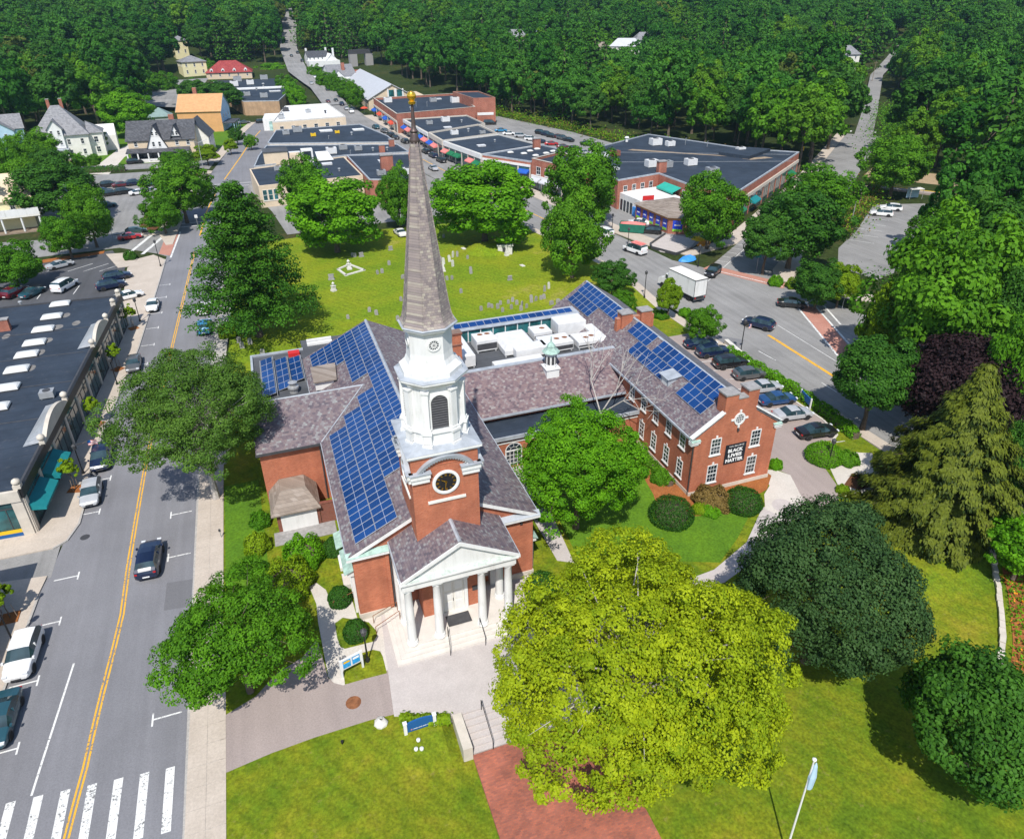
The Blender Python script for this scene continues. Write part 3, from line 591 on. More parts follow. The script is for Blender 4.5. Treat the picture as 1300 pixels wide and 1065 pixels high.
# covers and patches
def cover(px, py, r, mat=rust, parent=street_w, z=0.03):
    x, y = G(px, py); MB().prism(blob(x, y, r, r, 14), z-0.006, z).build('manhole_cover', mat, parent)
cover(108, 682, 0.42, dark_metal); cover(449, 893, 0.55, rust, bpy.data.objects['church_drive'], 0.133)
for px, py in ((892, 356), (872, 375), (888, 383)): cover(px, py, 0.4, dark_metal, main_st, 0.042)
sheet('road_patch', GL([(212, 740), (245, 735), (241, 770), (208, 775)]), 0.0235, asphaltmat('patch asphalt', (0.155, 0.155, 0.165), 0.1, False), street_w, depth=0.003)
sheet('road_patch', GL([(905, 425), (945, 432), (930, 452), (905, 440)]), 0.0355, asphaltmat('patch asphalt two', (0.19, 0.19, 0.20), 0.1, False), main_st, depth=0.003)
# ------------------------------------------------------------------ parts shared by buildings
def gable_walls(b, x0, x1, y0, y1, z0, ze, zr, axis='y', mi=0):
    """closed box with gable ends; the ridge runs along axis"""
    if axis == 'y':
        xm = (x0+x1)/2
        vs = [(x0,y0,z0),(x1,y0,z0),(x1,y1,z0),(x0,y1,z0),(x0,y0,ze),(x1,y0,ze),(x1,y1,ze),(x0,y1,ze),(xm,y0,zr),(xm,y1,zr)]
        fs = [(0,1,5,8,4),(1,2,6,5),(2,3,7,9,6),(3,0,4,7),(4,8,9,7),(5,6,9,8),(3,2,1,0)]
    else:
        ym = (y0+y1)/2
        vs = [(x0,y0,z0),(x1,y0,z0),(x1,y1,z0),(x0,y1,z0),(x0,y0,ze),(x1,y0,ze),(x1,y1,ze),(x0,y1,ze),(x0,ym,zr),(x1,ym,zr)]
        fs = [(0,1,5,4),(1,2,6,9,5),(2,3,7,6),(3,0,4,8,7),(4,5,9,8),(6,7,8,9),(3,2,1,0)]
    return b.add(vs, fs, mi)
def window(parent, face, c, w, h, z, org=(0, 0, 0), rows=4, cols=3, frame=None, pane=None, keystone=True, arch=False, name='window', depth=0.06, sill=True, mid=True):
    """a sash window on a wall; face gives the outward normal as (nx, ny), c the centre along the wall plane"""
    frame = frame or white; pane = pane or glass
    nx, ny = face; tx, ty = -ny, nx; cx, cy = c
    def B(mb, u0, u1, d0, d1, z0, z1):
        pts = [(cx+tx*u0+nx*d0, cy+ty*u0+ny*d0), (cx+tx*u1+nx*d0, cy+ty*u1+ny*d0), (cx+tx*u1+nx*d1, cy+ty*u1+ny*d1), (cx+tx*u0+nx*d1, cy+ty*u0+ny*d1)]
        mb.prism(pts, z0, z1)
    f = MB(org); fw = 0.09 if w > 0.7 else 0.06
    B(f, -w/2, -w/2+fw, -0.02, depth, z, z+h); B(f, w/2-fw, w/2, -0.02, depth, z, z+h)
    B(f, -w/2+fw, w/2-fw, -0.02, depth, z+h-fw, z+h); B(f, -w/2+fw, w/2-fw, -0.02, depth, z, z+fw)
    if mid: B(f, -w/2+fw, w/2-fw, -0.01, depth*0.8, z+h/2-0.035, z+h/2+0.035)
    bt = 0.028
    for i in range(1, cols):
        u = -w/2+fw+(w-2*fw)*i/cols; B(f, u-bt/2, u+bt/2, 0, depth*0.6, z+fw, z+h-fw)
    for j in range(1, rows):
        if mid and abs(j/rows-0.5) < 0.01: continue
        zz = z+fw+(h-2*fw)*j/rows; B(f, -w/2+fw, w/2-fw, 0.001, depth*0.62, zz-bt/2, zz+bt/2)
    o = f.build(name, frame, parent)
    p = MB(org); B(p, -w/2+fw*0.5, w/2-fw*0.5, -0.04, 0.012, z+fw*0.5, z+h-fw*0.5); p.build('pane', pane, o)
    if sill:
        s = MB(org); B(s, -w/2-0.1, w/2+0.1, -0.02, 0.12, z-0.12, z-0.005); s.build('sill', frame, o)
    if keystone:
        s = MB(org); B(s, -0.10, 0.10, -0.02, 0.07, z+h+0.004, z+h+0.30); s.build('keystone', frame, o)
    return o
panel_mesh = {}
def panel(L, W):
    key = (round(L, 2), round(W, 2))
    if key not in panel_mesh:
        b = MB(); b.box(-L/2, L/2, -W/2, W/2, 0.0, 0.05, 1)
        b.quad((-L/2+0.022, -W/2+0.022, 0.0525), (L/2-0.022, -W/2+0.022, 0.0525), (L/2-0.022, W/2-0.022, 0.0525), (-L/2+0.022, W/2-0.022, 0.0525), 0)
        panel_mesh[key] = b.mesh('solar_panel', [solar_cells, solar_frame])
    return panel_mesh[key]
def panels_on(roof, org, x0, z0, k, u0, u1, ya, yb, pitch):
    Ls = sqrt(1+k*k); n = max(1, round((yb-ya)/pitch)); p = (yb-ya)/n; me = panel(u1-u0-0.03, p-0.025); um = (u0+u1)/2
    for i in range(n):
        o = link_mesh('solar_panel', me, roof)
        o.location = (x0+um/Ls-org[0]-k/Ls*0.10, ya+p*(i+0.5)-org[1], z0+um/Ls*k-org[2]+0.10/Ls)
        o.rotation_euler = (0, -math.atan(k), 0)

# ------------------------------------------------------------------ the church
CO = (9.35, 43.0, 0.1)
church = thing('church', 'red brick church with a tall white steeple, slate spire and solar panelled roof', 'church', CO)
C = lambda: MB(CO)
NX0, NX1, NY0, NY1, ZE, ZR = 2.1, 16.9, 43.1, 78.6, 6.95, 10.75
wall = gable_walls(C(), NX0, NX1, NY0, NY1, -1.2, ZE, ZR-0.15).build('wall', church_brick, church)
b = C(); b.box(NX0-0.08, NX1+0.08, NY0-0.08, NY1+0.08, -1.2, 0.75); b.build('base_course', stone, wall)
# nave roof in two slopes
roof = C(); e = 0.42; kN = 3.8/7.7; xm = 9.5
roof.slab((xm, NY0-0.30, 10.82), (xm, NY1+0.3, 10.82), (1.68, NY1+0.3, 10.82-kN*(xm-1.68)), (1.68, NY0-0.30, 10.82-kN*(xm-1.68)), 0.16)
nroof = roof.build('roof', slate, church)
r2 = C(); r2.slab((xm, NY1+0.3, 10.82), (xm, NY0-0.30, 10.82), (17.32, NY0-0.30, 10.82-kN*(17.32-xm)), (17.32, NY1+0.3, 10.82-kN*(17.32-xm)), 0.16)
r2.build('roof', slate, church)
b = C(); b.add([(xm-0.16, NY0-0.3, 10.80), (xm+0.16, NY0-0.3, 10.80), (xm, NY0-0.3, 10.93), (xm-0.16, NY1+0.3, 10.80), (xm+0.16, NY1+0.3, 10.80), (xm, NY1+0.3, 10.93)], [(0,1,2),(3,5,4),(0,2,5,3),(2,1,4,5)]); b.build('ridge_cap', lead, nroof)
zl = 10.82-kN*(xm-1.68)
x_r, z_r = 1.68, zl
for u0, u1, ya, yb in ((1.0, 2.9, 43.55, 59.8), (1.0, 2.9, 74.0, 78.3), (2.9, 4.8, 43.55, 61.6), (2.9, 4.8, 72.2, 78.3), (4.8, 6.7, 49.0, 63.5), (4.8, 6.7, 66.7, 78.3), (6.7, 8.58, 53.6, 78.3)):
    panels_on(nroof, CO, x_r, z_r, kN, u0, u1, ya, yb, 0.858)
# rakes and cornices of the nave front
for s in (-1, 1):
    xe = xm+s*7.85; b = C(); ze = 10.80-kN*7.85
    a0 = (xe, NY0-0.36, ze-0.42); a1 = (xm, NY0-0.36, 10.80-0.42)
    b.add([(xe, NY0-0.36, ze-0.36), (xm, NY0-0.36, 10.80-0.36), (xm, NY0-0.36, 10.80), (xe, NY0-0.36, ze), (xe, NY0-0.05, ze-0.36), (xm, NY0-0.05, 10.80-0.36), (xm, NY0-0.05, 10.80), (xe, NY0-0.05, ze)],
          [(0,1,2,3) if s < 0 else (3,2,1,0), (4,7,6,5) if s < 0 else (5,6,7,4), (0,4,5,1) if s < 0 else (1,5,4,0), (0,3,7,4) if s < 0 else (4,7,3,0)])
    b.build('rake_board', white, church)
    b = C(); x0, x1 = (1.62, 4.9) if s < 0 else (14.1, 17.4)
    b.box(x0, x1, NY0-0.45, NY0+0.05, ZE-0.32, ZE-0.05); b.build('cornice', white, church)
    b = C(); b.add([(x0, NY0-0.48, ZE-0.05), (x1, NY0-0.48, ZE-0.05), (x1, NY0, ZE+0.22), (x0, NY0, ZE+0.22)], [(0,1,2,3)]); b.build('return_flashing', copper if s < 0 else lead, church)
    b = C(); xg = 1.62 if s < 0 else 17.28; b.box(xg, xg+0.12, NY0-0.3, NY1+0.3, zl-0.20, zl-0.02); b.build('gutter', lead, church)
    b = C(); b.box(*((4.55, 4.85) if s < 0 else (14.1, 14.4)), NY0-0.12, NY0-0.002, 0.7, ZE-0.33); b.build('pilaster', church_brick, church)
    b = C(); xx = 4.95 if s < 0 else 14.0; b.tube((xx, NY0-0.1, 0.7), (xx, NY0-0.1, 6.9), 0.06); b.build('downpipe', dark_metal, church)
# side windows of the nave, seen beside the drive
for i, y in enumerate((51.2, 55.2)): window(church, (-1, 0), (NX0, y), 1.3, 3.6, 2.4, CO, rows=8, cols=4)
for i, y in enumerate((50.5, 54.5)): window(church, (1, 0), (NX1, y), 1.3, 3.6, 2.4, CO, rows=8, cols=4)
# ---- tower
TX0, TX1, TY0, TY1 = 6.86, 11.78, 41.0, 45.92
tower = C().box(TX0, TX1, TY0, TY1, -1.0, 16.05).build('tower', church_brick, church)
tc = ((TX0+TX1)/2, (TY0+TY1)/2)
for f in range(4):
    a = f*pi/2; R = Matrix.Rotation(a, 3, 'Z')
    def T(x, y, z): v = R @ Vector((x, y, 0)); return (tc[0]+v.x, tc[1]+v.y, z)
    hw = 2.46
    def bx(mb, x0, x1, d0, d1, z0, z1):
        vs = [T(x, y, z) for z in (z0, z1) for x, y in ((x0, -hw-d1), (x1, -hw-d1), (x1, -hw-d0), (x0, -hw-d0))]
        mb.add(vs, [(3,2,1,0),(4,5,6,7),(0,1,5,4),(1,2,6,5),(2,3,7,6),(3,0,4,7)])
    # corner blocks of the broken pediment and the curved hood
    for s in (-1, 1):
        mb = C(); bx(mb, min(s*2.6, s*1.15), max(s*2.6, s*1.15), -0.1, 0.34, 14.25, 14.62); bx(mb, min(s*2.5, s*1.22), max(s*2.5, s*1.22), -0.1, 0.24, 13.85, 14.25); mb.build('cornice_block', white, tower)
        mb = C(); bx(mb, min(s*2.66, s*1.08), max(s*2.66, s*1.08), -0.1, 0.42, 14.62, 14.72); mb.build('block_flashing', lead, tower)
    mb = C(); n = 22; R0, zc = 2.62, 13.25
    ang0, ang1 = radians(33), radians(147); ring = []
    for i in range(n+1):
        t = ang0+(ang1-ang0)*i/n
        for rr, dd in ((R0, 0.36), (R0, -0.05), (R0-0.26, -0.05), (R0-0.26, 0.30)): ring.append(T(rr*cos(t)*0.98, -hw-dd, zc+rr*sin(t)*0.985))
    for i in range(n):
        for q in range(4):
            a_, b_ = i*4+q, i*4+(q+1) % 4; mb.f.append((a_, b_, b_+4, a_+4)); mb.m.append(0)
    mb.v = [(x-CO[0], y-CO[1], z-CO[2]) for x, y, z in ring]; mb.build('arched_hood', lead, tower, smooth=True)
    mb = C()
    for i in range(1, n):                      # dentils under the hood
        t = ang0+(ang1-ang0)*i/n; x, z = (R0-0.33)*cos(t)*0.98, zc+(R0-0.33)*sin(t)*0.985
        bx(mb, x-0.055, x+0.055, -0.05, 0.2, z-0.07, z+0.07)
    mb.build('dentils', white, tower, kind='stuff')
    # clock
    clk = C()
    for z0, r in ((0.0, 0),):
        vs = []; n = 40
        for rr, dd in ((1.02, -0.02), (1.02, 0.10), (0.95, 0.13), (0.80, 0.10), (0.78, 0.03)):
            for i in range(n): t = 2*pi*i/n; vs.append(T(rr*cos(t), -hw-dd, 13.42+rr*sin(t)))
        fs = [(j*n+i, j*n+(i+1) % n, (j+1)*n+(i+1) % n, (j+1)*n+i) for j in range(4) for i in range(n)]
        clk.add(vs, fs)
    ck = clk.build('clock', white, tower, smooth=True)
    mb = C(); mb.add([T(0.79*cos(2*pi*i/n), -hw-0.04, 13.42+0.79*sin(2*pi*i/n)) for i in range(n)], [tuple(range(n))]); mb.build('clock_face', black, ck)
    mb = C()
    for i in range(12):
        t = 2*pi*i/12; c0 = (0.64*cos(t), 0.64*sin(t)); ux, uz = cos(t)*0.11, sin(t)*0.11; vx, vz = -sin(t)*0.035, cos(t)*0.035
        for off in ((-1.6, 0, 1.6) if i % 3 == 0 else (-0.8, 0.8)):
            cx_, cz_ = c0[0]+vx*off, c0[1]+vz*off
            mb.add([T(cx_+sx*ux+sy*vx*0.5, -hw-0.055, 13.42+cz_+sx*uz+sy*vz*0.5) for sx, sy in ((-1, -1), (1, -1), (1, 1), (-1, 1))], [(0, 1, 2, 3)])
    mb.build('clock_numerals', gold, ck, kind='stuff')
    mb = C()
    for ang, ln, wd in ((radians(145), 0.42, 0.05), (radians(262), 0.60, 0.04)):
        ux, uz = cos(ang), sin(ang)
        mb.add([T(ux*l-uz*w_, -hw-0.065, 13.42+uz*l+ux*w_) for l, w_ in ((-0.08, -wd), (ln, -wd*0.4), (ln, wd*0.4), (-0.08, wd))], [(0, 1, 2, 3)])
    mb.build('clock_hands', gold, ck)
    mb = C(); bx(mb, -1.42, 1.42, -0.03, 0.12, 11.78, 11.98); mb.build('sill', white_warm, tower)
    mb = C(); bx(mb, -1.3, 1.3, -0.03, 0.05, 15.0, 15.06); bx(mb, -1.34, -1.28, -0.03, 0.04, 12.0, 14.9); bx(mb, 1.28, 1.34, -0.03, 0.04, 12.0, 14.9); mb.build('panel_trim', church_brick, tower)
b = C(); b.box(TX0-0.28, TX1+0.28, TY0-0.28, TY1+0.28, 16.02, 16.22); b.box(TX0-0.14, TX1+0.14, TY0-0.14, TY1+0.14, 15.84, 16.02); b.build('tower_cornice', white, tower)
b = C(); b.add([(TX0-0.3, TY0-0.3, 16.225), (TX1+0.3, TY0-0.3, 16.225), (TX1+0.3, TY1+0.3, 16.225), (TX0-0.3, TY1+0.3, 16.225), (tc[0]-1.8, tc[1]-1.8, 16.5), (tc[0]+1.8, tc[1]-1.8, 16.5), (tc[0]+1.8, tc[1]+1.8, 16.5), (tc[0]-1.8, tc[1]+1.8, 16.5)], [(0,1,5,4),(1,2,6,5),(2,3,7,6),(3,0,4,7),(4,5,6,7)]); b.build('tower_flashing', lead, tower)
# ---- octagonal lantern
def octa(hw_, fs): h = fs/2; return [(-h, -hw_), (h, -hw_), (hw_, -h), (hw_, h), (h, hw_), (-h, hw_), (-hw_, h), (-hw_, -h)]
def ostack(mb, levels):
    vs = []
    for hw_, fs_, z in levels: vs += [(tc[0]+x, tc[1]+y, z) for x, y in octa(hw_, fs_)]
    n = len(levels); fs = [(j*8+i, j*8+(i+1) % 8, (j+1)*8+(i+1) % 8, (j+1)*8+i) for j in range(n-1) for i in range(8)]
    fs.append(tuple(range((n-1)*8, n*8))); mb.add(vs, fs); return mb
lantern = ostack(C(), [(2.02, 1.95, 16.2), (2.02, 1.95, 17.35), (1.86, 1.85, 17.42), (1.86, 1.85, 21.1)]).build('lantern', white, church)
ostack(C(), [(2.10, 2.02, 16.2), (2.10, 2.02, 16.55), (2.03, 1.96, 16.62)]).build('plinth_moulding', white, lantern)
ostack(C(), [(1.9, 1.9, 17.30), (2.14, 2.05, 17.36), (2.14, 2.05, 17.48), (1.9, 1.88, 17.56)]).build('plinth_cap', white, lantern)
ostack(C(), [(1.88, 1.86, 20.72), (1.95, 1.9, 20.9), (2.05, 2.0, 21.0), (2.30, 2.12, 21.22), (2.38, 2.16, 21.30), (2.38, 2.16, 21.44), (2.0, 1.9, 21.56)]).build('lantern_cornice', white, lantern)
ostack(C(), [(2.40, 2.18, 21.445), (2.40, 2.18, 21.47), (1.7, 1.7, 21.66)]).build('lantern_flashing', lead, lantern)
corners = octa(1.86, 1.85)
for i, (x, y) in enumerate(corners):           # engaged pilasters with plinth and cap at the eight corners
    l = hypot(x, y); dx, dy = x/l, y/l; mb = C()
    def pil(r0, r1, w_, z0, z1):
        px_, py_ = tc[0]+x, tc[1]+y
        mb.prism([(px_+dx*r0-dy*w_, py_+dy*r0+dx*w_), (px_+dx*r1-dy*w_, py_+dy*r1+dx*w_), (px_+dx*r1+dy*w_, py_+dy*r1-dx*w_), (px_+dx*r0+dy*w_, py_+dy*r0-dx*w_)], z0, z1)
    pil(-0.3, 0.24, 0.24, 17.56, 20.60); pil(-0.3, 0.33, 0.32, 16.62, 17.30); pil(-0.3, 0.30, 0.30, 20.60, 20.72); pil(-0.3, 0.30, 0.29, 17.56, 17.74); pil(-0.3, 0.40, 0.38, 17.36, 17.55); pil(-0.3, 0.42, 0.36, 16.2, 16.56)
    mb.build('pilaster', white, lantern)
for f in range(4):                              # arched louvres
    R = Matrix.Rotation(f*pi/2, 3, 'Z')
    def T(x, y, z): v = R @ Vector((x, y, 0)); return (tc[0]+v.x, tc[1]+v.y, z)
    mb = C(); n = 14; zb, zs, r = 17.66, 19.72, 0.60
    out = [(-r, zb)]+[(r*cos(pi-pi*i/n), zs+r*sin(pi-pi*i/n)) for i in range(n+1)]+[(r, zb)]
    mb.add([T(x, -1.90, z) for x, z in out], [tuple(range(len(out)))[::-1]]); lv = mb.build('louvre_opening', black, lantern)
    mb = C(); o2 = [(x*1.17, zs+(z-zs)*1.12 if z > zs else z) for x, z in out]; o2[0] = (-r*1.17, zb); o2[-1] = (r*1.17, zb); k = len(out)
    mb.add([T(x, -2.0, z) for x, z in o2]+[T(x, -2.0, z) for x, z in out]+[T(x, -1.87, z) for x, z in o2]+[T(x, -1.87, z) for x, z in out], [(i, i+1, k+i+1, k+i) for i in range(k-1)]+[(i+1, i, 2*k+i, 2*k+i+1) for i in range(k-1)]+[(k+i, k+i+1, 3*k+i+1, 3*k+i) for i in range(k-1)])
    mb.build('louvre_frame', white, lantern)
    for i in range(13):
        z = zb+0.1+0.195*i; hwid = r if z < zs else sqrt(max(0.01, r*r-(z-zs)**2))
        mb = C(); mb.add([T(-hwid*0.97, -1.975, z), T(hwid*0.97, -1.975, z), T(hwid*0.97, -1.905, z+0.10), T(-hwid*0.97, -1.905, z+0.10), T(-hwid*0.97, -1.975, z-0.03), T(hwid*0.97, -1.975, z-0.03)], [(0,1,2,3),(4,5,1,0)]); mb.build('louvre_slat', dark_metal, lv)
    for s in (-1, 1):                           # sunk panels beside the louvre faces
        R45 = Matrix.Rotation(f*pi/2+s*pi/4, 3, 'Z')
# ---- drum with the round window and the spire
drum = ostack(C(), [(2.05, 1.7, 21.5), (2.05, 1.7, 21.9), (1.9, 1.6, 22.02), (1.66, 1.40, 22.25), (1.52, 1.30, 22.6), (1.47, 1.26, 23.1), (1.47, 1.26, 24.55), (1.55, 1.3, 24.6), (1.62, 1.38, 24.75), (1.80, 1.52, 24.86), (1.80, 1.52, 24.98)]).build('drum', white, church)
ostack(C(), [(1.86, 1.57, 24.985), (1.90, 1.60, 25.03), (1.84, 1.55, 25.09)]).build('spire_gutter', lead, drum)
for f in range(4):
    R = Matrix.Rotation(f*pi/2, 3, 'Z')
    def T(x, y, z): v = R @ Vector((x, y, 0)); return (tc[0]+v.x, tc[1]+v.y, z)
    mb = C(); n = 24
    mb.add([T(r*cos(2*pi*i/n), -1.47-d, 23.85+r*sin(2*pi*i/n)) for r, d in ((0.46, 0.0), (0.46, 0.07), (0.34, 0.07), (0.33, 0.02)) for i in range(n)], [(j*n+i, j*n+(i+1) % n, (j+1)*n+(i+1) % n, (j+1)*n+i) for j in range(3) for i in range(n)])
    rw = mb.build('round_window', white, drum)
    mb = C(); mb.add([T(0.34*cos(2*pi*i/n), -1.47-0.03, 23.85+0.34*sin(2*pi*i/n)) for i in range(n)], [tuple(range(n))]); mb.build('pane', glass, rw)
    mb = C()
    for i in range(6):
        t = pi*i/6; mb.add([T(a_*0.34*cos(t)-b_*sin(t)*0.022, -1.47-0.045, 23.85+a_*0.34*sin(t)+b_*cos(t)*0.022) for a_, b_ in ((-1, -1), (1, -1), (1, 1), (-1, 1))], [(0,1,2,3)])
    mb.add([T(r*cos(2*pi*i/n), -1.47-0.05, 23.85+r*sin(2*pi*i/n)) for r in (0.2, 0.15) for i in range(n)], [(i, (i+1) % n, n+(i+1) % n, n+i) for i in range(n)])
    mb.build('tracery', white, rw)
sp = [(1.80, 25.04), (1.62, 25.35), (1.50, 25.8), (1.39, 26.5), (0.97, 30.0), (0.62, 33.0), (0.40, 35.0), (0.25, 36.6)]
spire = ostack(C(), [(r, r*0.8284, z) for r, z in sp]).build('spire', slate_spire, church)
mb = C(); c8 = [octa(r, r*0.8284) for r, z in sp]
for i in range(8):
    for j in range(len(sp)-1):
        a_ = c8[j][i]; d_ = c8[j+1][i]; mb.tube((tc[0]+a_[0], tc[1]+a_[1], sp[j][1]), (tc[0]+d_[0], tc[1]+d_[1], sp[j+1][1]), 0.035, n=4, caps=False)
mb.build('hip_roll', slate_spire, spire)
fin = C(); fin.lathe(tc[0], tc[1], [(0.26, 36.5), (0.31, 36.62), (0.31, 36.75), (0.24, 36.85), (0.25, 37.0), (0.19, 37.1), (0.26, 37.2), (0.15, 37.35), (0.13, 37.6), (0.075, 38.7)], 12); finial = fin.build('finial', copper_dark, spire, smooth=True)
b = C(); b.lathe(tc[0], tc[1], [(0.10, 38.65), (0.2, 38.7), (0.22, 38.82), (0.14, 38.88), (0.2, 38.95), (0.265, 39.08), (0.265, 39.2), (0.19, 39.34), (0.02, 39.41)], 16); b.build('gilded_ball', gold, finial, smooth=True)
# ---- portico
PX0, PX1, PY0 = 4.95, 13.95, 38.35
px_m = (PX0+PX1)/2; kp = (9.95-7.45)/(px_m-PX0)
for s in (-1, 1):
    b = C(); xe = PX0 if s < 0 else PX1
    q = [(px_m, PY0, 9.98), (px_m, NY0+0.2, 9.98), (xe, NY0+0.2, 7.48), (xe, PY0, 7.48)]
    b.slab(*(q if s < 0 else [q[1], q[0], q[3], q[2]]), 0.12); b.build('portico_roof', slate, church)
    b = C(); q = [(px_m, PY0-0.10, 9.90), (xe-s*-0.08, PY0-0.10, 7.40), (xe-s*-0.08, PY0-0.10, 7.12), (px_m, PY0-0.10, 9.58)]
    q2 = [(x, y+0.35, z) for x, y, z in q]; fsx = [(0,1,2,3),(7,6,5,4),(0,4,5,1),(2,6,7,3),(1,5,6,2)]
    b.add(q+q2, fsx if s < 0 else [f_[::-1] for f_ in fsx]); b.build('raking_cornice', white, church)
    b = C(); b.box(xe-0.08 if s < 0 else xe-0.04, xe+0.04 if s < 0 else xe+0.08, PY0, NY0, 7.28, 7.42); b.build('gutter', lead, church)
    b = C(); b.box(*((4.95, 5.75) if s < 0 else (13.0, 13.8)), PY0+0.75, NY0-0.02, 6.45, 7.35); b.build('entablature', white, church)
b = C(); b.add([(px_m-0.14, PY0, 9.93), (px_m+0.14, PY0, 9.93), (px_m, PY0, 10.03), (px_m-0.14, NY0, 9.93), (px_m+0.14, NY0, 9.93), (px_m, NY0, 10.03)], [(0,1,2),(3,5,4),(0,2,5,3),(2,1,4,5)]); b.build('ridge_cap', lead, church)
b = C(); b.add([(5.2, PY0+0.22, 7.3), (13.7, PY0+0.22, 7.3), (px_m, PY0+0.22, 9.65), (5.2, PY0+0.6, 7.3), (13.7, PY0+0.6, 7.3), (px_m, PY0+0.6, 9.65)], [(0,1,2),(5,4,3),(0,2,5,3),(1,4,5,2)]); b.build('tympanum', white, church)
b = C(); b.box(4.98, 13.72, PY0+0.05, PY0+0.75, 6.45, 6.95); b.box(4.9, 13.8, PY0-0.02, PY0+0.75, 6.95, 7.12); b.box(4.80, 13.90, PY0-0.14, PY0+0.70, 7.12, 7.26); b.build('entablature', white, church)
b = C(); b.add([(5.0, PY0-0.12, 7.265), (13.9, PY0-0.12, 7.265), (13.5, PY0+0.23, 7.45), (5.4, PY0+0.23, 7.45)], [(0,1,2,3)]); b.build('cornice_copper', plain('stained cornice lead', (0.47, 0.53, 0.49), 0.6, 0.3, 3.0), church)
b = C(); b.box(5.3, 13.4, PY0+0.4, NY0-0.05, 7.10, 7.18); b.build('portico_ceiling', white, church)
colm = MB(); colm.lathe(0, 0, [(0.44, 0.0), (0.44, 0.12), (0.40, 0.14), (0.42, 0.22), (0.40, 0.30), (0.335, 0.34), (0.33, 1.8), (0.31, 3.6), (0.275, 5.25), (0.30, 5.30), (0.30, 5.36), (0.27, 5.40), (0.36, 5.50), (0.36, 5.55)], 24); colm.box(-0.40, 0.40, -0.40, 0.40, 5.55, 5.70)
colmesh = colm.mesh('column', white, True)
for x, y in ((5.44, 38.85), (7.60, 38.85), (11.08, 38.85), (13.22, 38.85), (5.40, 41.15), (13.24, 41.15)):
    o = link_mesh('column', colmesh, church); o.location = (x-CO[0], y-CO[1], 0.75-CO[2])
b = C(); b.box(5.05, 5.75, 42.55, 43.05, 0.75, 6.45); b.box(12.9, 13.6, 42.55, 43.05, 0.75, 6.45); b.build('respond', white, church)
# steps and floor of the portico
for i in range(4):
    z = 0.135+0.155*i; d = 0.36*i
    b = C(); b.box(3.95+d, 14.7-d, 37.5+d, 43.0, z-0.6, z+0.155); b.build('step', marble, church)
# doors of the tower front
d = C(); d.box(8.15, 8.42, 40.80, 41.02, 0.75, 4.0); d.box(10.2, 10.47, 40.80, 41.02, 0.75, 4.0); d.box(8.05, 10.57, 40.72, 41.02, 4.0, 4.55); d.box(7.95, 10.67, 40.60, 41.02, 4.55, 4.72); dr = d.build('door_surround', white, church)
for x in (8.43, 9.32):
    b = C(); b.box(x, x+0.87, 40.93, 41.0, 0.75, 3.99); lf = b.build('door', white_warm, dr)
for x in (8.43, 9.32):
    for z in (1.0, 2.0, 3.0):
        b = C(); b.box(x+0.14, x+0.73, 40.905, 40.935, z, z+0.8); b.build('door_panel', white, dr)
b = C(); b.tube((9.27, 40.88, 1.85), (9.27, 40.88, 2.15), 0.025); b.build('handle', black, dr)
b = C(); b.box(7.95, 10.67, 40.3, 40.6, 4.73, 4.80); mb_ = b.build('transom_hood', lead, dr)
for i in range(8):
    b = C(); x = 8.0+i*0.33; b.box(x, x+0.24, 40.945, 40.998, 4.9, 5.6); b.build('transom_pane', glass, dr)
b = C(); b.box(10.9, 11.35, 40.93, 41.0, 2.3, 2.75); b.build('plaque', dark_metal, church)
b = C(); b.box(6.1, 6.6, 42.95, 43.08, 1.9, 2.6); b.box(12.2, 12.9, 42.95, 43.08, 1.5, 2.5); b.build('notice_box', galv, church)
# ---- north-west transept with its flat roof and hipped porch
tw = C(); tw.box(-4.0, 2.1, 60.25, 66.0, -0.6, 6.9); twall = tw.build('transept_wall', church_brick, church)
b = C(); b.add([(-4.0, 60.25, 6.9), (-4.0, 66.0, 6.9), (-4.0, 65.2, 9.35)], [(0, 2, 1)]); b.add([(-4.0, 66.0, 6.9), (2.1, 66.0, 6.9), (6.5, 66.0, 9.3), (-4.0, 65.3, 9.35), (6.6, 65.3, 9.4)], [(0,1,2,4,3)]); b.build('transept_gable', church_brick, church)
b = C(); b.slab((-4.25, 59.85, 6.93), (1.85, 59.85, 6.93), (6.85, 65.25, 9.5), (-4.25, 65.25, 9.5), 0.14); tr = b.build('transept_roof', slate_x, church)
b = C(); b.tube((-4.25, 65.25, 9.5), (6.9, 65.25, 9.5), 0.09, n=6); b.tube((1.75, 59.85, 7.02), (6.85, 65.25, 9.56), 0.06, n=6); b.build('ridge_cap', lead, tr)
b = C(); b.box(-4.3, 1.75, 59.72, 59.86, 6.70, 6.92); b.build('gutter', dark_metal, tr)
b = C(); b.tube((1.55, 60.1, 0.3), (1.55, 60.1, 6.8), 0.07); b.build('downpipe', dark_metal, church)
b = C(); b.box(-4.0, 2.1, 66.0, 81.8, -0.6, 6.72); b.box(2.1, 7.0, 78.6, 84.5, -0.6, 6.72); b.build('annex_wall', church_brick, church)
b = C(); b.box(-4.1, 2.1, 65.45, 81.9, 6.72, 6.86); b.box(1.9, 7.1, 78.95, 84.6, 6.70, 6.85); fl = b.build('flat_roof', grey_roof, church)
b = C(); b.box(-4.1, -3.85, 65.5, 81.9, 6.86, 7.08); b.box(-3.85, 2.0, 81.65, 81.9, 6.86, 7.08); b.build('parapet', lead, church)
pm = panel(1.9, 1.0)
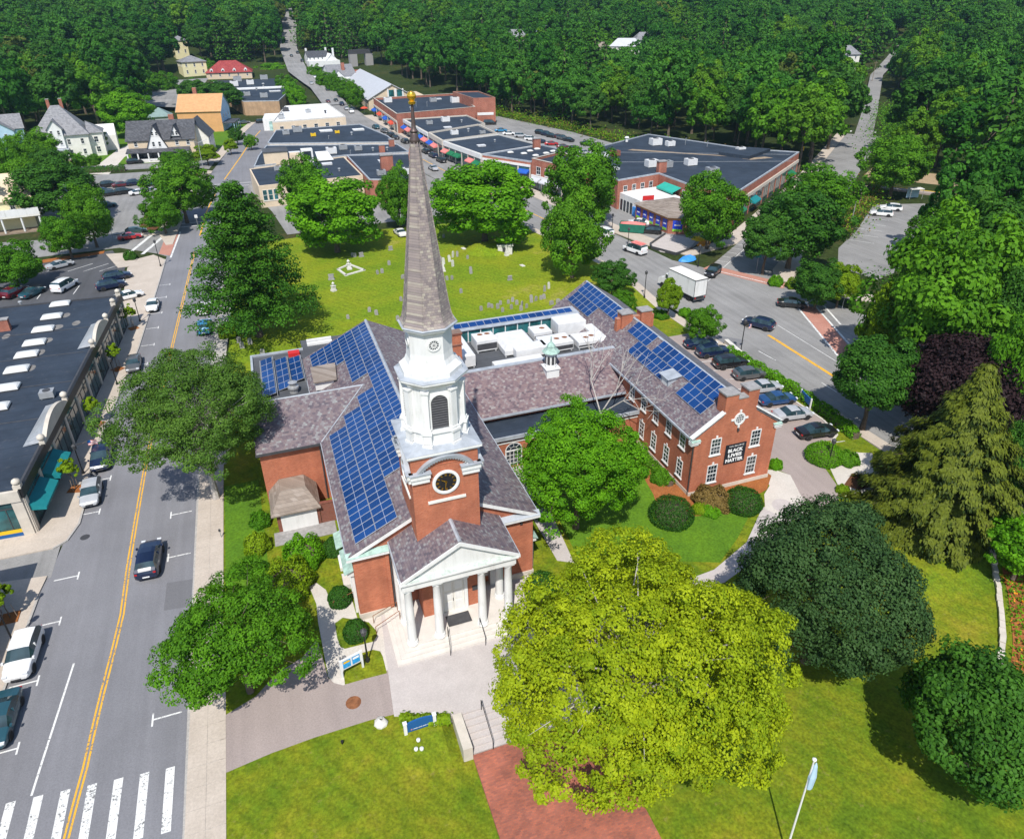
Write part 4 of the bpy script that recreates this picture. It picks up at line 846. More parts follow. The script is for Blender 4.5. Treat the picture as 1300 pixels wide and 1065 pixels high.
for i, (x, n, y0) in enumerate(((-2.35, 6, 71.6), (-0.75, 5, 72.6), (0.75, 4, 74.0))):
    for j in range(n):
        o = link_mesh('solar_panel', panel(1.35, 1.5), fl); o.location = (x-CO[0], y0+1.55*j-CO[1], 7.15-CO[2]); o.rotation_euler = (0, radians(-14), 0)
    b = C(); b.box(x+0.72, x+0.80, y0-0.8, y0+1.55*n-0.7, 6.87, 7.34); b.box(x-0.78, x-0.70, y0-0.8, y0+1.55*n-0.7, 6.87, 7.0); b.build('panel_rack', galv, fl)
b = C(); b.lathe(0.1, 71.2, [(0.45, 6.86), (0.45, 7.3), (0.6, 7.4), (0.6, 7.6), (0.35, 7.7), (0.35, 8.0), (0.5, 8.1), (0.1, 8.25)], 12); b.build('roof_fan', galv, fl)
b = C(); b.box(0.2, 1.5, 80.2, 81.1, 6.87, 7.3); b.build('roof_hatch', red_plastic, fl)
b = C(); b.box(2.6, 5.6, 82.6, 83.0, 6.86, 7.15); b.box(2.6, 5.6, 83.4, 83.7, 6.86, 7.3); b.build('roof_pipes', white, fl)
dm = C(); dm.add([(2.35, 69.3, 7.6), (4.3, 69.3, 7.6), (4.3, 69.3, 8.7), (2.35, 69.3, 8.7), (4.9, 72.4, 8.5), (2.35, 72.4, 7.6), (4.4, 72.4, 8.75), (2.35, 72.4, 8.7)], [(0,1,2,3),(0,3,7,5),(1,6,2)]); dr2 = dm.build('dormer', white, nroof)
b = C(); b.slab((2.2, 69.0, 8.72), (4.6, 69.0, 8.72), (4.9, 72.5, 9.0), (2.2, 72.5, 8.9), 0.1); b.build('dormer_roof', shingle_brown, dr2)
# porch
b = C(); b.box(-3.4, 0.5, 56.5, 60.25, -0.5, 2.35); pw = b.build('porch', dark_brick, church)
b = C(); b.box(-3.05, 0.22, 56.42, 56.55, 0.1, 2.25); b.build('porch_door', white, pw)
b = C(); z0, z1_ = 2.36, 3.55; b.add([(-3.85, 56.05, z0), (0.65, 56.05, z0), (0.65, 60.3, z0), (-3.85, 60.3, z0), (-2.7, 58.2, z1_), (-0.4, 58.2, z1_), (-0.4, 60.2, z1_), (-2.7, 60.2, z1_), (-3.85, 56.05, z0-0.12), (0.65, 56.05, z0-0.12), (0.65, 60.3, z0-0.12), (-3.85, 60.3, z0-0.12)], [(0,1,5,4),(1,2,6,5),(3,0,4,7),(4,5,6,7),(8,9,1,0),(9,10,2,1),(11,8,0,3),(11,10,9,8)]); b.build('porch_roof', shingle_brown, pw)
b = C(); b.box(0.55, 2.08, 56.5, 56.75, 0.0, 2.35); b.box(0.5, 2.08, 56.45, 56.8, 2.35, 2.45); b.build('yard_wall', dark_brick, pw)
b = C(); b.box(-3.9, 1.7, 54.6, 56.5, 0.0, 0.16); b.build('porch_slab', stone_grey, pw)
# side porch with white pilasters near the front corner
b = C(); b.box(1.3, 2.1, 46.9, 48.4, 0.1, 0.6); b.build('side_step', marble, church)
b = C(); b.box(1.85, 2.1, 44.0, 44.3, 0.1, 4.2); b.box(1.85, 2.1, 45.9, 46.2, 0.1, 4.2); b.box(1.6, 2.1, 43.8, 46.4, 4.2, 4.65); b.box(1.95, 2.12, 44.3, 45.9, 0.6, 3.4); b.build('side_door', white, church)
b = C(); b.slab((1.35, 43.6, 4.66), (2.1, 43.6, 4.95), (2.1, 46.6, 4.95), (1.35, 46.6, 4.66), 0.06); b.build('door_hood', copper, church)
b = C(); b.slab((1.2, 49.2, 2.7), (2.1, 49.2, 3.0), (2.1, 51.4, 3.0), (1.2, 51.4, 2.7), 0.06); b.build('door_hood', copper, church)
b = C(); b.box(1.3, 2.1, 49.3, 51.3, 0.1, 0.45); b.box(1.95, 2.1, 49.4, 51.2, 0.4, 2.6); b.build('side_bay', white, church)
# chimney behind the tower
b = C(); b.box(17.25, 18.35, 68.6, 69.6, 5.0, 11.9); ch = b.build('chimney', church_brick, church)
b = C(); b.box(17.15, 18.45, 68.5, 69.7, 11.9, 12.1); b.box(17.15, 18.45, 68.5, 69.7, 10.6, 10.75); b.build('chimney_cap', dark_brick, ch)
for s in (-1, 1):
    xx = 16.9 if s > 0 else 2.1
    if s > 0:
        b = C(); b.box(16.9, 17.3, 44.0, 44.3, 0.1, 3.2); b.box(16.9, 17.3, 46.0, 46.3, 0.1, 3.2); b.box(16.9, 17.5, 43.8, 46.5, 3.2, 3.5); b.box(16.92, 17.0, 44.3, 46, 0.4, 3.0); b.build('side_door', white, church)
        b = C(); b.slab((16.9, 43.7, 3.85), (17.65, 43.7, 3.52), (17.65, 46.6, 3.52), (16.9, 46.6, 3.85), 0.06); b.build('door_hood', copper, church)
b = C(); b.box(15.75, 15.95, 42.95, 43.1, 6.05, 6.2); b.build('wall_lamp', dark_metal, church)
# ------------------------------------------------------------------ connecting wing
WO = (27.0, 60.0, 0.1)
wing = thing('parish_wing', 'brick wing under a rosy slate roof linking the church to the gabled school', 'building', WO)
W = lambda: MB(WO)
b = W(); b.box(18.6, 35.5, 59.0, 62.4, -0.5, 3.85); b.build('front_wall', church_brick, wing)
b = W(); b.box(18.3, 35.5, 58.75, 62.6, 3.85, 4.05); fr = b.build('front_flat_roof', black_roof, wing)
b = W(); b.box(18.2, 35.5, 58.62, 58.76, 3.75, 4.2); b.box(18.2, 18.34, 58.76, 62.0, 3.75, 4.2); b.build('parapet', lead, wing)
b = W(); b.box(18.6, 35.5, 58.9, 59.02, 3.2, 3.35); b.build('string_course', white, wing)
b = W(); b.box(16.9, 35.5, 62.4, 79.0, -0.5, 5.0); b.build('wall', church_brick, wing)
b = W(); b.slab((16.6, 61.85, 4.95), (37.2, 61.85, 4.95), (37.2, 67.3, 7.78), (16.6, 67.3, 7.78), 0.15); wr = b.build('roof', slate_wing, wing)
b = W(); b.box(16.6, 36.6, 67.2, 67.75, 7.62, 7.84); b.build('ridge_strip', lead, wr)
b = W(); b.box(16.6, 35.4, 61.7, 61.86, 4.70, 4.92); b.build('gutter', lead, wr)
b = W(); b.box(16.9, 36.0, 67.75, 79.0, 5.0, 6.45); b.build('rear_wall', church_brick, wing)
b = W(); b.box(17.0, 36.4, 67.75, 79.2, 6.45, 6.55); fl2 = b.build('flat_roof', grey_roof, wing)
# clerestory with glazing and panels along the back
b = W(); b.box(19.8, 36.2, 77.3, 79.3, 6.55, 8.3); cl = b.build('clerestory', lead, wing)
for i in range(10):
    b = W(); x = 20.0+i*1.62; b.box(x, x+1.45, 77.22, 77.32, 6.75, 8.1); b.build('glass_pane', glass_teal, cl)
    b = W(); b.box(x+1.47, x+1.59, 77.14, 77.30, 6.6, 8.2); b.build('mullion', white, cl)
b = W(); b.box(19.5, 36.5, 76.95, 79.5, 8.3, 8.42); b.build('clerestory_roof', lead, cl)
for i in range(8):
    o = link_mesh('solar_panel', panel(1.95, 1.0), cl); o.location = (20.9+i*1.98-WO[0], 78.0-WO[1], 8.55-WO[2]); o.rotation_euler = (radians(12), 0, 0)
# ducts and air handlers on the flat roof
def duct(name, x0, x1, y0, y1, z0, z1, bev=0.25, parent=wing, mat=None):
    b = W(); b.box(x0, x1, y0, y1, z0+0.25, z1-bev); b.add([(x0,y0,z1-bev),(x1,y0,z1-bev),(x1,y1,z1-bev),(x0,y1,z1-bev),(x0+bev,y0+bev,z1),(x1-bev,y0+bev,z1),(x1-bev,y1-bev,z1),(x0+bev,y1-bev,z1)], [(0,1,5,4),(1,2,6,5),(2,3,7,6),(3,0,4,7),(4,5,6,7)])
    b.box(x0+0.1, x0+0.25, y0+0.1, y1-0.1, z0, z0+0.25); b.box(x1-0.25, x1-0.1, y0+0.1, y1-0.1, z0, z0+0.25)
    return b.build(name, mat or hvac_m, parent)
def cond(x0, x1, y0, y1, z0, z1, fans):
    o = duct('condenser', x0, x1, y0, y1, z0, z1, 0.06)
    b = W(); b.box(x0+0.05, x1-0.05, y0-0.012, y0+0.01, z0+0.4, z1-0.45); b.build('coil_grille', dark_metal, o)
    for fx, fy in fans:
        b = W(); b.lathe(x0+fx*(x1-x0), y0+fy*(y1-y0), [(0.42, z1), (0.42, z1+0.07), (0.36, z1+0.07), (0.34, z1+0.01)], 16); b.build('fan_shroud', hvac_m, o)
        b = W(); b.prism(blob(x0+fx*(x1-x0), y0+fy*(y1-y0), 0.35, 0.35, 14), z1+0.004, z1+0.03); b.build('fan_grille', rust, o)
Z0 = 6.55
duct('duct', 18.2, 20.4, 70.4, 76.6, Z0, 8.3, 0.12); cond(21.6, 24.2, 73.8, 76.2, Z0, 8.2, ((0.35, 0.7), (0.7, 0.7)))
duct('duct', 24.4, 28.6, 71.6, 76.4, Z0, 7.9, 0.5); duct('duct', 25.4, 29.4, 70.4, 72.2, Z0, 7.9, 0.1); duct('duct', 22.2, 28.2, 68.7, 69.9, Z0, 7.3, 0.08)
cond(29.2, 31.6, 74.4, 76.6, Z0, 7.8, ((0.6, 0.5),)); cond(28.9, 32.8, 70.6, 73.2, Z0, 7.9, ((0.55, 0.45), (0.82, 0.45))); cond(33.4, 36.2, 70.4, 73.0, Z0, 7.6, ((0.5, 0.4), (0.8, 0.5)))
duct('duct', 32.4, 36.2, 74.4, 76.8, Z0, 8.6, 0.15); duct('duct', 36.0, 37.4, 69.8, 74.6, Z0, 8.0, 0.35)
# cupola with green copper roof
cx, cy = 27.8, 65.7
b = W(); b.box(cx-0.75, cx+0.75, cy-0.75, cy+0.75, 5.6, 7.55); b.box(cx-0.85, cx+0.85, cy-0.85, cy+0.85, 7.55, 7.68); cu = b.build('cupola', white, wing)
b = W(); b.lathe(cx, cy, [(0.72, 7.68), (0.72, 7.95), (0.66, 8.0), (0.66, 9.25), (0.74, 9.3), (0.95, 9.42), (0.95, 9.52)], 8, ph=pi/8); b.build('cupola_drum', white, cu)
for i in range(8):
    t = 2*pi*i/8-pi/2; r = 0.625; tx, ty = -sin(t)*0.15, cos(t)*0.15; b = W(); dx, dy = cos(t)*(r+0.012), sin(t)*(r+0.012)
    b.add([(cx+dx-tx, cy+dy-ty, 8.1), (cx+dx+tx, cy+dy+ty, 8.1), (cx+dx+tx, cy+dy+ty, 9.0), (cx+dx+tx*0.5, cy+dy+ty*0.5, 9.12), (cx+dx-tx*0.5, cy+dy-ty*0.5, 9.12), (cx+dx-tx, cy+dy-ty, 9.0)], [(0,1,2,3,4,5)]); b.build('louvre_opening', dark_metal, cu)
b = W(); b.lathe(cx, cy, [(1.02, 9.52), (0.98, 9.6), (0.62, 9.85), (0.50, 10.05), (0.50, 10.2), (0.34, 10.45), (0.16, 10.62), (0.10, 10.7), (0.05, 11.2), (0.09, 11.28), (0.0, 11.36)], 8, ph=pi/8); b.build('cupola_roof', copper, cu)
# arched french doors in the court
def french(x):
    b = W(); b.box(x-0.95, x-0.82, 58.93, 59.02, 0.1, 2.2); b.box(x+0.82, x+0.95, 58.93, 59.02, 0.1, 2.2); b.box(x-0.95, x+0.95, 58.90, 59.02, 2.1, 2.25)
    for k in (-0.42, 0.0, 0.42): b.box(x+k-0.03, x+k+0.03, 58.94, 59.0, 0.1, 2.1)
    for z in (0.6, 1.1, 1.6): b.box(x-0.82, x+0.82, 58.945, 59.0, z-0.025, z+0.025)
    o = b.build('french_door', white, wing)
    b = W(); b.box(x-0.85, x+0.85, 58.965, 59.01, 0.3, 2.1); b.build('pane', glass, o)
    n = 14; b = W(); b.add([(x, 58.96, 2.25)]+[(x+0.85*cos(pi*i/n), 58.96, 2.25+0.8*sin(pi*i/n)) for i in range(n+1)], [(0, i+1, i+2) for i in range(n)][::-1]); b.build('fanlight', glass, o)
    b = W()
    for i in range(n):
        p = [(x+r*cos(pi*(i+q)/n), 58.94, 2.25+r*0.94*sin(pi*(i+q)/n)) for r in (0.95, 0.84) for q in (0, 1)]; b.add(p, [(0, 1, 3, 2)][::-1])
        p = [(x+r*cos(pi*(i+q)/n), 58.94, 2.25+r*0.94*sin(pi*(i+q)/n)) for r in (0.42, 0.37) for q in (0, 1)]; b.add(p, [(0, 1, 3, 2)][::-1])
    for t in (pi/4, pi/2, 3*pi/4): b.tube((x+0.4*cos(t), 58.94, 2.25+0.38*sin(t)), (x+0.88*cos(t), 58.94, 2.25+0.82*sin(t)), 0.02, n=4)
    b.build('fanlight_bars', white, o)
for x in (20.9, 24.2, 27.5, 30.8): french(x)

# ------------------------------------------------------------------ school house
SO = (40.2, 48.0, 0.1)
school = thing('school_house', 'two storey brick gabled school with a black lettered banner on its end wall', 'building', SO)
S = lambda: MB(SO)
SX0, SX1, SY0, SY1, sze, szr = 35.5, 44.9, 48.0, 83.0, 6.8, 10.05
swall = gable_walls(S(), SX0, SX1, SY0, SY1, -0.6, sze, szr).build('wall', church_brick, school)
b = S(); b.box(SX0-0.06, SX1+0.06, SY0-0.06, SY1, -0.6, 0.55); b.build('base_course', stone, swall)
xm2 = (SX0+SX1)/2; ks = (10.2-6.9)/(xm2-35.25); zs0 = 10.2-ks*(xm2-35.25)
b = S(); b.slab((xm2, SY0-0.0, 10.2), (xm2, SY1+0.3, 10.2), (35.2, SY1+0.3, zs0-0.03), (35.2, SY0-0.0, zs0-0.03), 0.14); sr = b.build('roof', slate, school)
b = S(); b.slab((xm2, SY1+0.3, 10.2), (xm2, SY0, 10.2), (45.2, SY0, zs0-0.03), (45.2, SY1+0.3, zs0-0.03), 0.14); b.build('roof', slate_dark, school)
b = S(); b.add([(xm2-0.18, SY0, 10.17), (xm2+0.18, SY0, 10.17), (xm2, SY0, 10.3), (xm2-0.18, SY1, 10.17), (xm2+0.18, SY1, 10.17), (xm2, SY1, 10.3)], [(0,1,2),(3,5,4),(0,2,5,3),(2,1,4,5)]); b.build('ridge_cap', lead, sr)
for u0, u1, ya, yb in ((4.12, 5.95, 50.2, 62.3), (4.12, 5.95, 63.5, 68.1), (2.28, 4.10, 49.9, 54.5), (2.28, 4.10, 57.6, 65.1), (4.12, 5.95, 71.2, 82.4), (2.28, 4.10, 75.8, 82.2)):
    panels_on(sr, SO, 35.2, zs0-0.03, ks, u0, u1, ya, yb, 1.12)
# gable parapet with twin chimneys, stone copings and shoulders
for s in (-1, 1):
    b = S(); x0, x1 = (35.0, 38.4) if s < 0 else (45.4, 42.0)
    za, zb = (zs0-0.05 if True else 0), 10.2-ks*(xm2-38.4)
    q = [(x0, SY0-0.12, za+0.18), (x1, SY0-0.12, zb+0.30), (x1, SY0+0.35, zb+0.30), (x0, SY0+0.35, za+0.18)]
    b.slab(*(q if s < 0 else [q[1], q[0], q[3], q[2]]), 0.14); b.build('coping', white, school)
    b = S(); b.box(min(x0, x0-s*0.95), max(x0, x0-s*0.95), SY0-0.22, SY0+0.4, 6.42, 6.62); b.box(min(x0, x0-s*0.8), max(x0, x0-s*0.8), SY0-0.14, SY0+0.35, 6.2, 6.42); b.build('kneeler', white, school)
    b = S(); b.slab(*[(x, y, z) for x, y, z in ((min(x0, x0-s*1.0), SY0-0.26, 6.66), (max(x0, x0-s*1.0), SY0-0.26, 6.66), (max(x0, x0-s*1.0), SY0+0.4, 6.95), (min(x0, x0-s*1.0), SY0+0.4, 6.95))], 0.05); b.build('kneeler_copper', copper, school)
    b = S(); xa, xb = (38.35, 39.75) if s < 0 else (40.85, 42.05); b.box(xa, xb, SY0-0.003, SY0+1.25, 8.6, 11.0 if s < 0 else 11.15); cw = b.build('chimney', church_brick, school)
    b = S(); zt = 11.0 if s < 0 else 11.15; b.box(xa-0.1, xb+0.1, SY0-0.1, SY0+1.35, zt, zt+0.16); b.build('chimney_cap', stone_grey, cw)
b = S(); b.box(39.75, 40.85, SY0-0.002, SY0+0.7, 8.8, 10.45); b.build('parapet', church_brick, school)
b = S(); b.box(39.75, 40.85, SY0-0.08, SY0+0.78, 10.45, 10.6); b.build('parapet_cap', stone_grey, school)
b = S(); b.box(38.4, 42.0, SY0-0.0025, SY0+0.1, 8.6, 9.3); b.build('gable_brick', church_brick, school)
# middle fire wall chimneys
for xa, xb in ((38.4, 39.8), (41.0, 42.4)):
    b = S(); b.box(xa, xb, 69.2, 70.4, 8.4, 10.9); cw = b.build('chimney', church_brick, school)
    b = S(); b.box(xa-0.1, xb+0.1, 69.1, 70.5, 10.9, 11.05); b.build('chimney_cap', stone_grey, cw)
b = S(); b.box(37.9, 42.9, 69.5, 70.1, 8.6, 10.3); b.build('fire_wall', church_brick, school)
# dormer vent
b = S(); b.box(37.1, 38.6, 56.1, 57.6, 7.6, 9.05); dv = b.build('roof_vent', lead, sr)
b = S(); b.slab((36.9, 55.9, 9.06), (38.9, 55.9, 9.3), (38.9, 57.8, 9.3), (36.9, 57.8, 9.06), 0.08); b.build('vent_cap', lead, dv)
b = S(); b.box(37.06, 37.1, 56.4, 57.3, 8.1, 8.9); b.build('vent_pane', white, dv)
# windows
for x in (37.9, 42.5):
    window(school, (0, -1), (x, SY0), 1.15, 1.9, 4.55, SO, rows=4, cols=3); window(school, (0, -1), (x, SY0), 1.15, 2.1, 1.25, SO, rows=4, cols=3)
for i in range(5):
    y = 50.05+2.6*i
    window(school, (-1, 0), (SX0, y), 1.05, 1.9, 4.65, SO, rows=4, cols=2); window(school, (-1, 0), (SX0, y), 1.05, 2.0, 1.25, SO, rows=4, cols=2)
for i in range(6): window(school, (1, 0), (SX1, 50.5+3.2*i), 1.05, 1.9, 4.65, SO, rows=4, cols=2)
n = 28; b = S(); Tn = lambda r, d, t: (40.2+r[0]*cos(t), SY0-d, 8.2+r[1]*sin(t))
b.add([Tn(r, d, 2*pi*i/n) for r, d in (((0.62, 0.68), -0.01), ((0.62, 0.68), 0.10), ((0.44, 0.50), 0.10), ((0.43, 0.49), 0.02)) for i in range(n)], [(j*n+i, j*n+(i+1) % n, (j+1)*n+(i+1) % n, (j+1)*n+i) for j in range(3) for i in range(n)])
ov = b.build('oval_window', white, school)
b = S(); b.add([Tn((0.45, 0.51), 0.03, 2*pi*i/n) for i in range(n)], [tuple(range(n))]); b.build('pane', glass, ov)
b = S()
for u in (-0.2, 0, 0.2): b.box(40.2+u-0.02, 40.2+u+0.02, SY0-0.06, SY0-0.035, 8.2-0.44, 8.2+0.44)
for u in (-0.25, 0, 0.25): b.box(40.2-0.4, 40.2+0.4, SY0-0.062, SY0-0.036, 8.2+u-0.02, 8.2+u+0.02)
b.build('glazing_bars', white, ov)
b = S(); b.box(40.1, 40.3, SY0-0.1, SY0, 8.88, 9.2); b.box(40.1, 40.3, SY0-0.1, SY0, 7.2, 7.52); b.box(39.25, 39.58, SY0-0.1, SY0, 8.1, 8.3); b.box(40.82, 41.15, SY0-0.1, SY0, 8.1, 8.3); b.build('keystone', white, ov)
b = S(); b.box(40.12, 40.28, SY0-0.2, SY0, 6.85, 7.1); b.build('wall_lamp', dark_metal, school)
b = S(); b.box(35.42, 35.52, SY0+0.1, SY0+0.2, 0.2, 6.7); b.build('downpipe', dark_metal, school)
b = S(); b.box(35.05, 35.2, SY0, SY1, zs0-0.26, zs0-0.04); b.build('gutter', lead, school)
# banner
bn = S().box(39.12, 41.48, SY0-0.09, SY0-0.04, 3.1, 5.35).build('banner', sign_black, school)
def text(body, parent, org, c, h, mat, width=None, normal=(0, -1), bold=0.02, name='lettering'):
    """flat lettering standing on a wall, centred at c"""
    cu = bpy.data.curves.new(name, 'FONT'); cu.body = body; cu.size = 1.0; cu.align_x = 'CENTER'; cu.align_y = 'CENTER'; cu.offset = bold; cu.resolution_u = 2
    tmp = bpy.data.objects.new(name, cu); COL.objects.link(tmp)
    dg = bpy.context.evaluated_depsgraph_get(); me = bpy.data.meshes.new_from_object(tmp.evaluated_get(dg)); bpy.data.objects.remove(tmp)
    me.materials.clear(); me.materials.append(mat)
    co = np.empty(len(me.vertices)*3); me.vertices.foreach_get('co', co); co = co.reshape(-1, 3)
    wd = np.ptp(co[:, 0]); ht = np.ptp(co[:, 1]); co[:, 0] -= (co[:, 0].max()+co[:, 0].min())/2; co[:, 1] -= (co[:, 1].max()+co[:, 1].min())/2
    sy_ = h/ht; sx_ = (width/wd) if width else sy_
    nx, ny = normal; tx, ty = -ny, nx
    out = np.stack([c[0]+tx*co[:, 0]*sx_-org[0], c[1]+ty*co[:, 0]*sx_-org[1], c[2]+co[:, 1]*sy_-org[2]], 1)
    me.vertices.foreach_set('co', out.ravel()); me.update()
    return link_mesh(name, me, parent)
for body, z, h, wd in (('BLACK', 4.62, 0.42, 1.75), ('LIVES', 4.05, 0.42, 1.6), ('MATTER', 3.47, 0.42, 2.05)): text(body, bn, SO, (40.3, SY0-0.096, z), h, letter_white, wd, bold=0.05)
text('WE BELIEVE', bn, SO, (40.35, SY0-0.096, 5.12), 0.17, letter_white, 1.75, bold=0.0)
# ------------------------------------------------------------------ trees
def leaf_mesh(name, P, Nn, size, tint, mats, elong=1.0, midx=None):
    """one four-sided leaf for each point"""
    n = len(P); rng = RNG
    Nn = Nn/np.maximum(1e-6, np.linalg.norm(Nn, axis=1, keepdims=True))
    ref = rng.normal(size=(n, 3)); t = np.cross(Nn, ref); t /= np.maximum(1e-6, np.linalg.norm(t, axis=1, keepdims=True)); s = np.cross(Nn, t)
    sz = size if np.ndim(size) else np.full(n, size)
    a = (sz*(0.75+0.5*rng.random(n)))[:, None]*0.62*elong; c = (sz*(0.75+0.5*rng.random(n)))[:, None]*0.42
    V = np.stack([P-t*a, P-s*c+Nn*c*0.25, P+t*a, P+s*c+Nn*c*0.25], 1).reshape(-1, 3)
    return quads_mesh(name, V, np.repeat(tint, 4), mats, midx)
def quads_mesh(name, V, tint, mats, midx=None):
    n = len(V)//4; me = bpy.data.meshes.new(name)
    me.vertices.add(n*4); me.vertices.foreach_set('co', V.astype(np.float32).ravel())
    me.loops.add(n*4); me.loops.foreach_set('vertex_index', np.arange(n*4, dtype=np.int32))
    me.polygons.add(n); me.polygons.foreach_set('loop_start', np.arange(0, n*4, 4, dtype=np.int32)); me.polygons.foreach_set('loop_total', np.full(n, 4, dtype=np.int32))
    if midx is not None: me.polygons.foreach_set('material_index', midx.astype(np.int32))
    at = me.attributes.new('tint', 'FLOAT', 'POINT'); at.data.foreach_set('value', np.clip(tint, 0, 1).astype(np.float32))
    for m in (mats if isinstance(mats, list) else [mats]): me.materials.append(m)
    me.update(calc_edges=True); return me
def sph(rng, n):
    v = rng.normal(size=(n, 3)); return v/np.linalg.norm(v, axis=1, keepdims=True)
def crown_pts(seed, R, H, z0, ncl, nlf, cr=(0.15, 0.25), shell=0.6, flat=0.8, lobes=0.2, top=0.0, low=-0.55, cyl=0.0):
    """clump centres through an uneven ellipsoid, leaves over each clump"""
    rng = np.random.default_rng(seed); cs = []
    d = sph(rng, ncl*4); d = d[d[:, 2] > low][:ncl]; ncl = len(d)
    r = shell+(1-shell)*np.sqrt(rng.random(ncl))
    ph = rng.random(6)*6.28; az = np.arctan2(d[:, 1], d[:, 0])
    lob = 1+lobes*(0.5*np.sin(3*az+ph[0])+0.35*np.sin(5*az+ph[1]+2*d[:, 2])+0.4*np.sin(4*d[:, 2]+2*az+ph[2]))
    crr = R*(cr[0]+(cr[1]-cr[0])*rng.random(ncl))
    hr = 1-top*np.clip(d[:, 2], 0, 1)
    rad = (r*lob)[:, None]*np.stack([(R-crr)*hr, (R-crr)*hr, np.full(ncl, H/2)-crr*flat], 1)
    c = d*rad; c[:, 2] += z0+H/2
    q = sph(rng, ncl*nlf).reshape(ncl, nlf, 3); out = d[:, None, :]
    back = (q*out).sum(2) < -0.25; q[back] *= -1
    P = c[:, None, :]+q*(crr[:, None, None]*(0.62+0.43*rng.random((ncl, nlf, 1))))*np.array([1, 1, flat])
    Nn = 0.95*q+0.15*out+0.42*rng.normal(size=q.shape)+np.array([0, 0, 0.30])
    tint = np.clip(0.15+0.5*rng.random((ncl, 1))+0.45*rng.random((ncl, nlf))-0.1, 0, 1)
    return c, P.reshape(-1, 3), Nn.reshape(-1, 3), tint.ravel()
def trunk_mb(seed, h, r0, tips, base_split=0.35, n=8, nl=14, rl=0.35):
    rng = np.random.default_rng(seed+99); b = MB(); k = 5; pts = []
    for i in range(k+1):
        t = i/k; pts.append((rng.normal()*0.02*h*t, rng.normal()*0.02*h*t, h*t-0.15 if i == 0 else h*t))
    for i in range(k): b.tube(pts[i], pts[i+1], r0*(1.25 if i == 0 else 1-0.75*i/k), r0*(1-0.75*(i+1)/k), n=n, caps=False)
    if len(tips):
        idx = rng.permutation(len(tips))[:nl]
        for q in idx:
            t = base_split+(0.95-base_split)*rng.random(); j = min(k-1, int(t*k)); f = t*k-j
            a = Vector(pts[j]).lerp(Vector(pts[j+1]), f); e = Vector(tips[q]); m = a.lerp(e, 0.5)+Vector((rng.normal()*0.3, rng.normal()*0.3, 0.25*(e-a).length*0.4))
            rr = r0*rl*(1-0.5*t); b.tube(a, m, rr, rr*0.6, n=5, caps=False); b.tube(m, e, rr*0.6, rr*0.12, n=5, caps=False)
    return b
def tree(name, label, x, y, z, R, H, z0, leaf, seed, ncl=120, nlf=160, ls=0.26, trunk_r=None, barkm=None, group=None, nl=14, rz=0.0, **kw):
    t = thing(name, label, 'tree', (x, y, z), rz, group)
    c, P, Nn, tint = crown_pts(seed, R, H, z0, ncl, nlf, **kw)
    tr = trunk_mb(seed, z0+H*0.62, trunk_r or R*0.055, c, base_split=max(0.15, z0/(z0+H*0.62)*0.8), nl=nl)
    tr.build('trunk', barkm or bark, t, smooth=True)
    link_mesh('crown', leaf_mesh('crown', P, Nn, ls, tint, LEAF[leaf]), t)
    return t
def spot(px, py, zc): x, y = G(px, py, zc); return x, y

# the big ones round the church
x, y = spot(811, 834, 7.0)
tree('maple_tree', 'huge lime yellow maple with pale twigs spreading beside the church plaza', x, y, -0.85, 9.6, 12.6, 1.6, 'lime', 1, 1000, 140, 0.16, 0.42, bark_pale, nl=60, shell=0.44, lobes=0.2, cr=(0.05, 0.12), flat=0.65)
x, y = spot(1046, 752, 6.6)
tree('linden_tree', 'dense dark bluish green round tree on the lawn below the school walk', x, y, -0.3, 6.5, 13.4, 0.3, 'linden', 2, 560, 150, 0.17, 0.35, shell=0.66, lobes=0.2, cr=(0.09, 0.19), nl=20)
x, y = spot(734, 598, 6.6)
tree('courtyard_tree', 'bright green broad tree filling the courtyard between church and school', x, y, 0.1, 5.8, 12.6, 0.4, 'bright', 3, 480, 150, 0.165, 0.3, shell=0.42, lobes=0.28, cr=(0.08, 0.18), nl=30)
x, y = spot(250, 540, 9.0)
tree('locust_tree', 'airy grey green tree leaning over the street with gaps and bare twigs', x, y+0.5, 0.1, 7.5, 12.0, 4.0, 'grey', 4, 560, 150, 0.15, 0.32, bark_pale, nl=170, shell=0.35, lobes=0.25, cr=(0.09, 0.17), flat=0.6)
x, y = spot(303, 822, 4.6)
tree('honey_locust', 'fresh green spreading tree overhanging the street and the church drive', x, y, 0.1, 5.3, 6.6, 2.4, 'mid', 5, 300, 130, 0.16, 0.24, nl=50, shell=0.36, lobes=0.38, cr=(0.1, 0.19), flat=0.55)['group'] = 'trees by the church'
x, y = spot(1112, 478, 7.0)
tree('round_tree', 'rounded green tree between the main street and the copper beech', x, y, 0.1, 4.9, 9.4, 2.2, 'deep', 6, 190, 140, 0.26, 0.28, shell=0.55, lobes=0.18)
x, y = G(1207, 556)
tree('copper_beech', 'dark purple copper beech standing behind the drooping spruce', x, y, 0.1, 8.0, 11.5, 1.0, 'purple', 7, 260, 120, 0.30, 0.4, shell=0.6, lobes=0.2)
x, y = spot(1252, 915, 4.5)
tree('corner_tree', 'green leafy tree shading the lawn near the stone edging', x, y, -0.85, 5.0, 8.4, 1.2, 'deep', 8, 260, 120, 0.24, 0.25, shell=0.55, lobes=0.25)
x, y = spot(1305, 690, 3.5)
tree('young_tree', 'bright young tree over the brick path beyond the spruce', x, y, -0.3, 3.4, 5.6, 0.8, 'bright', 9, 120, 110, 0.22, 0.16, shell=0.5)
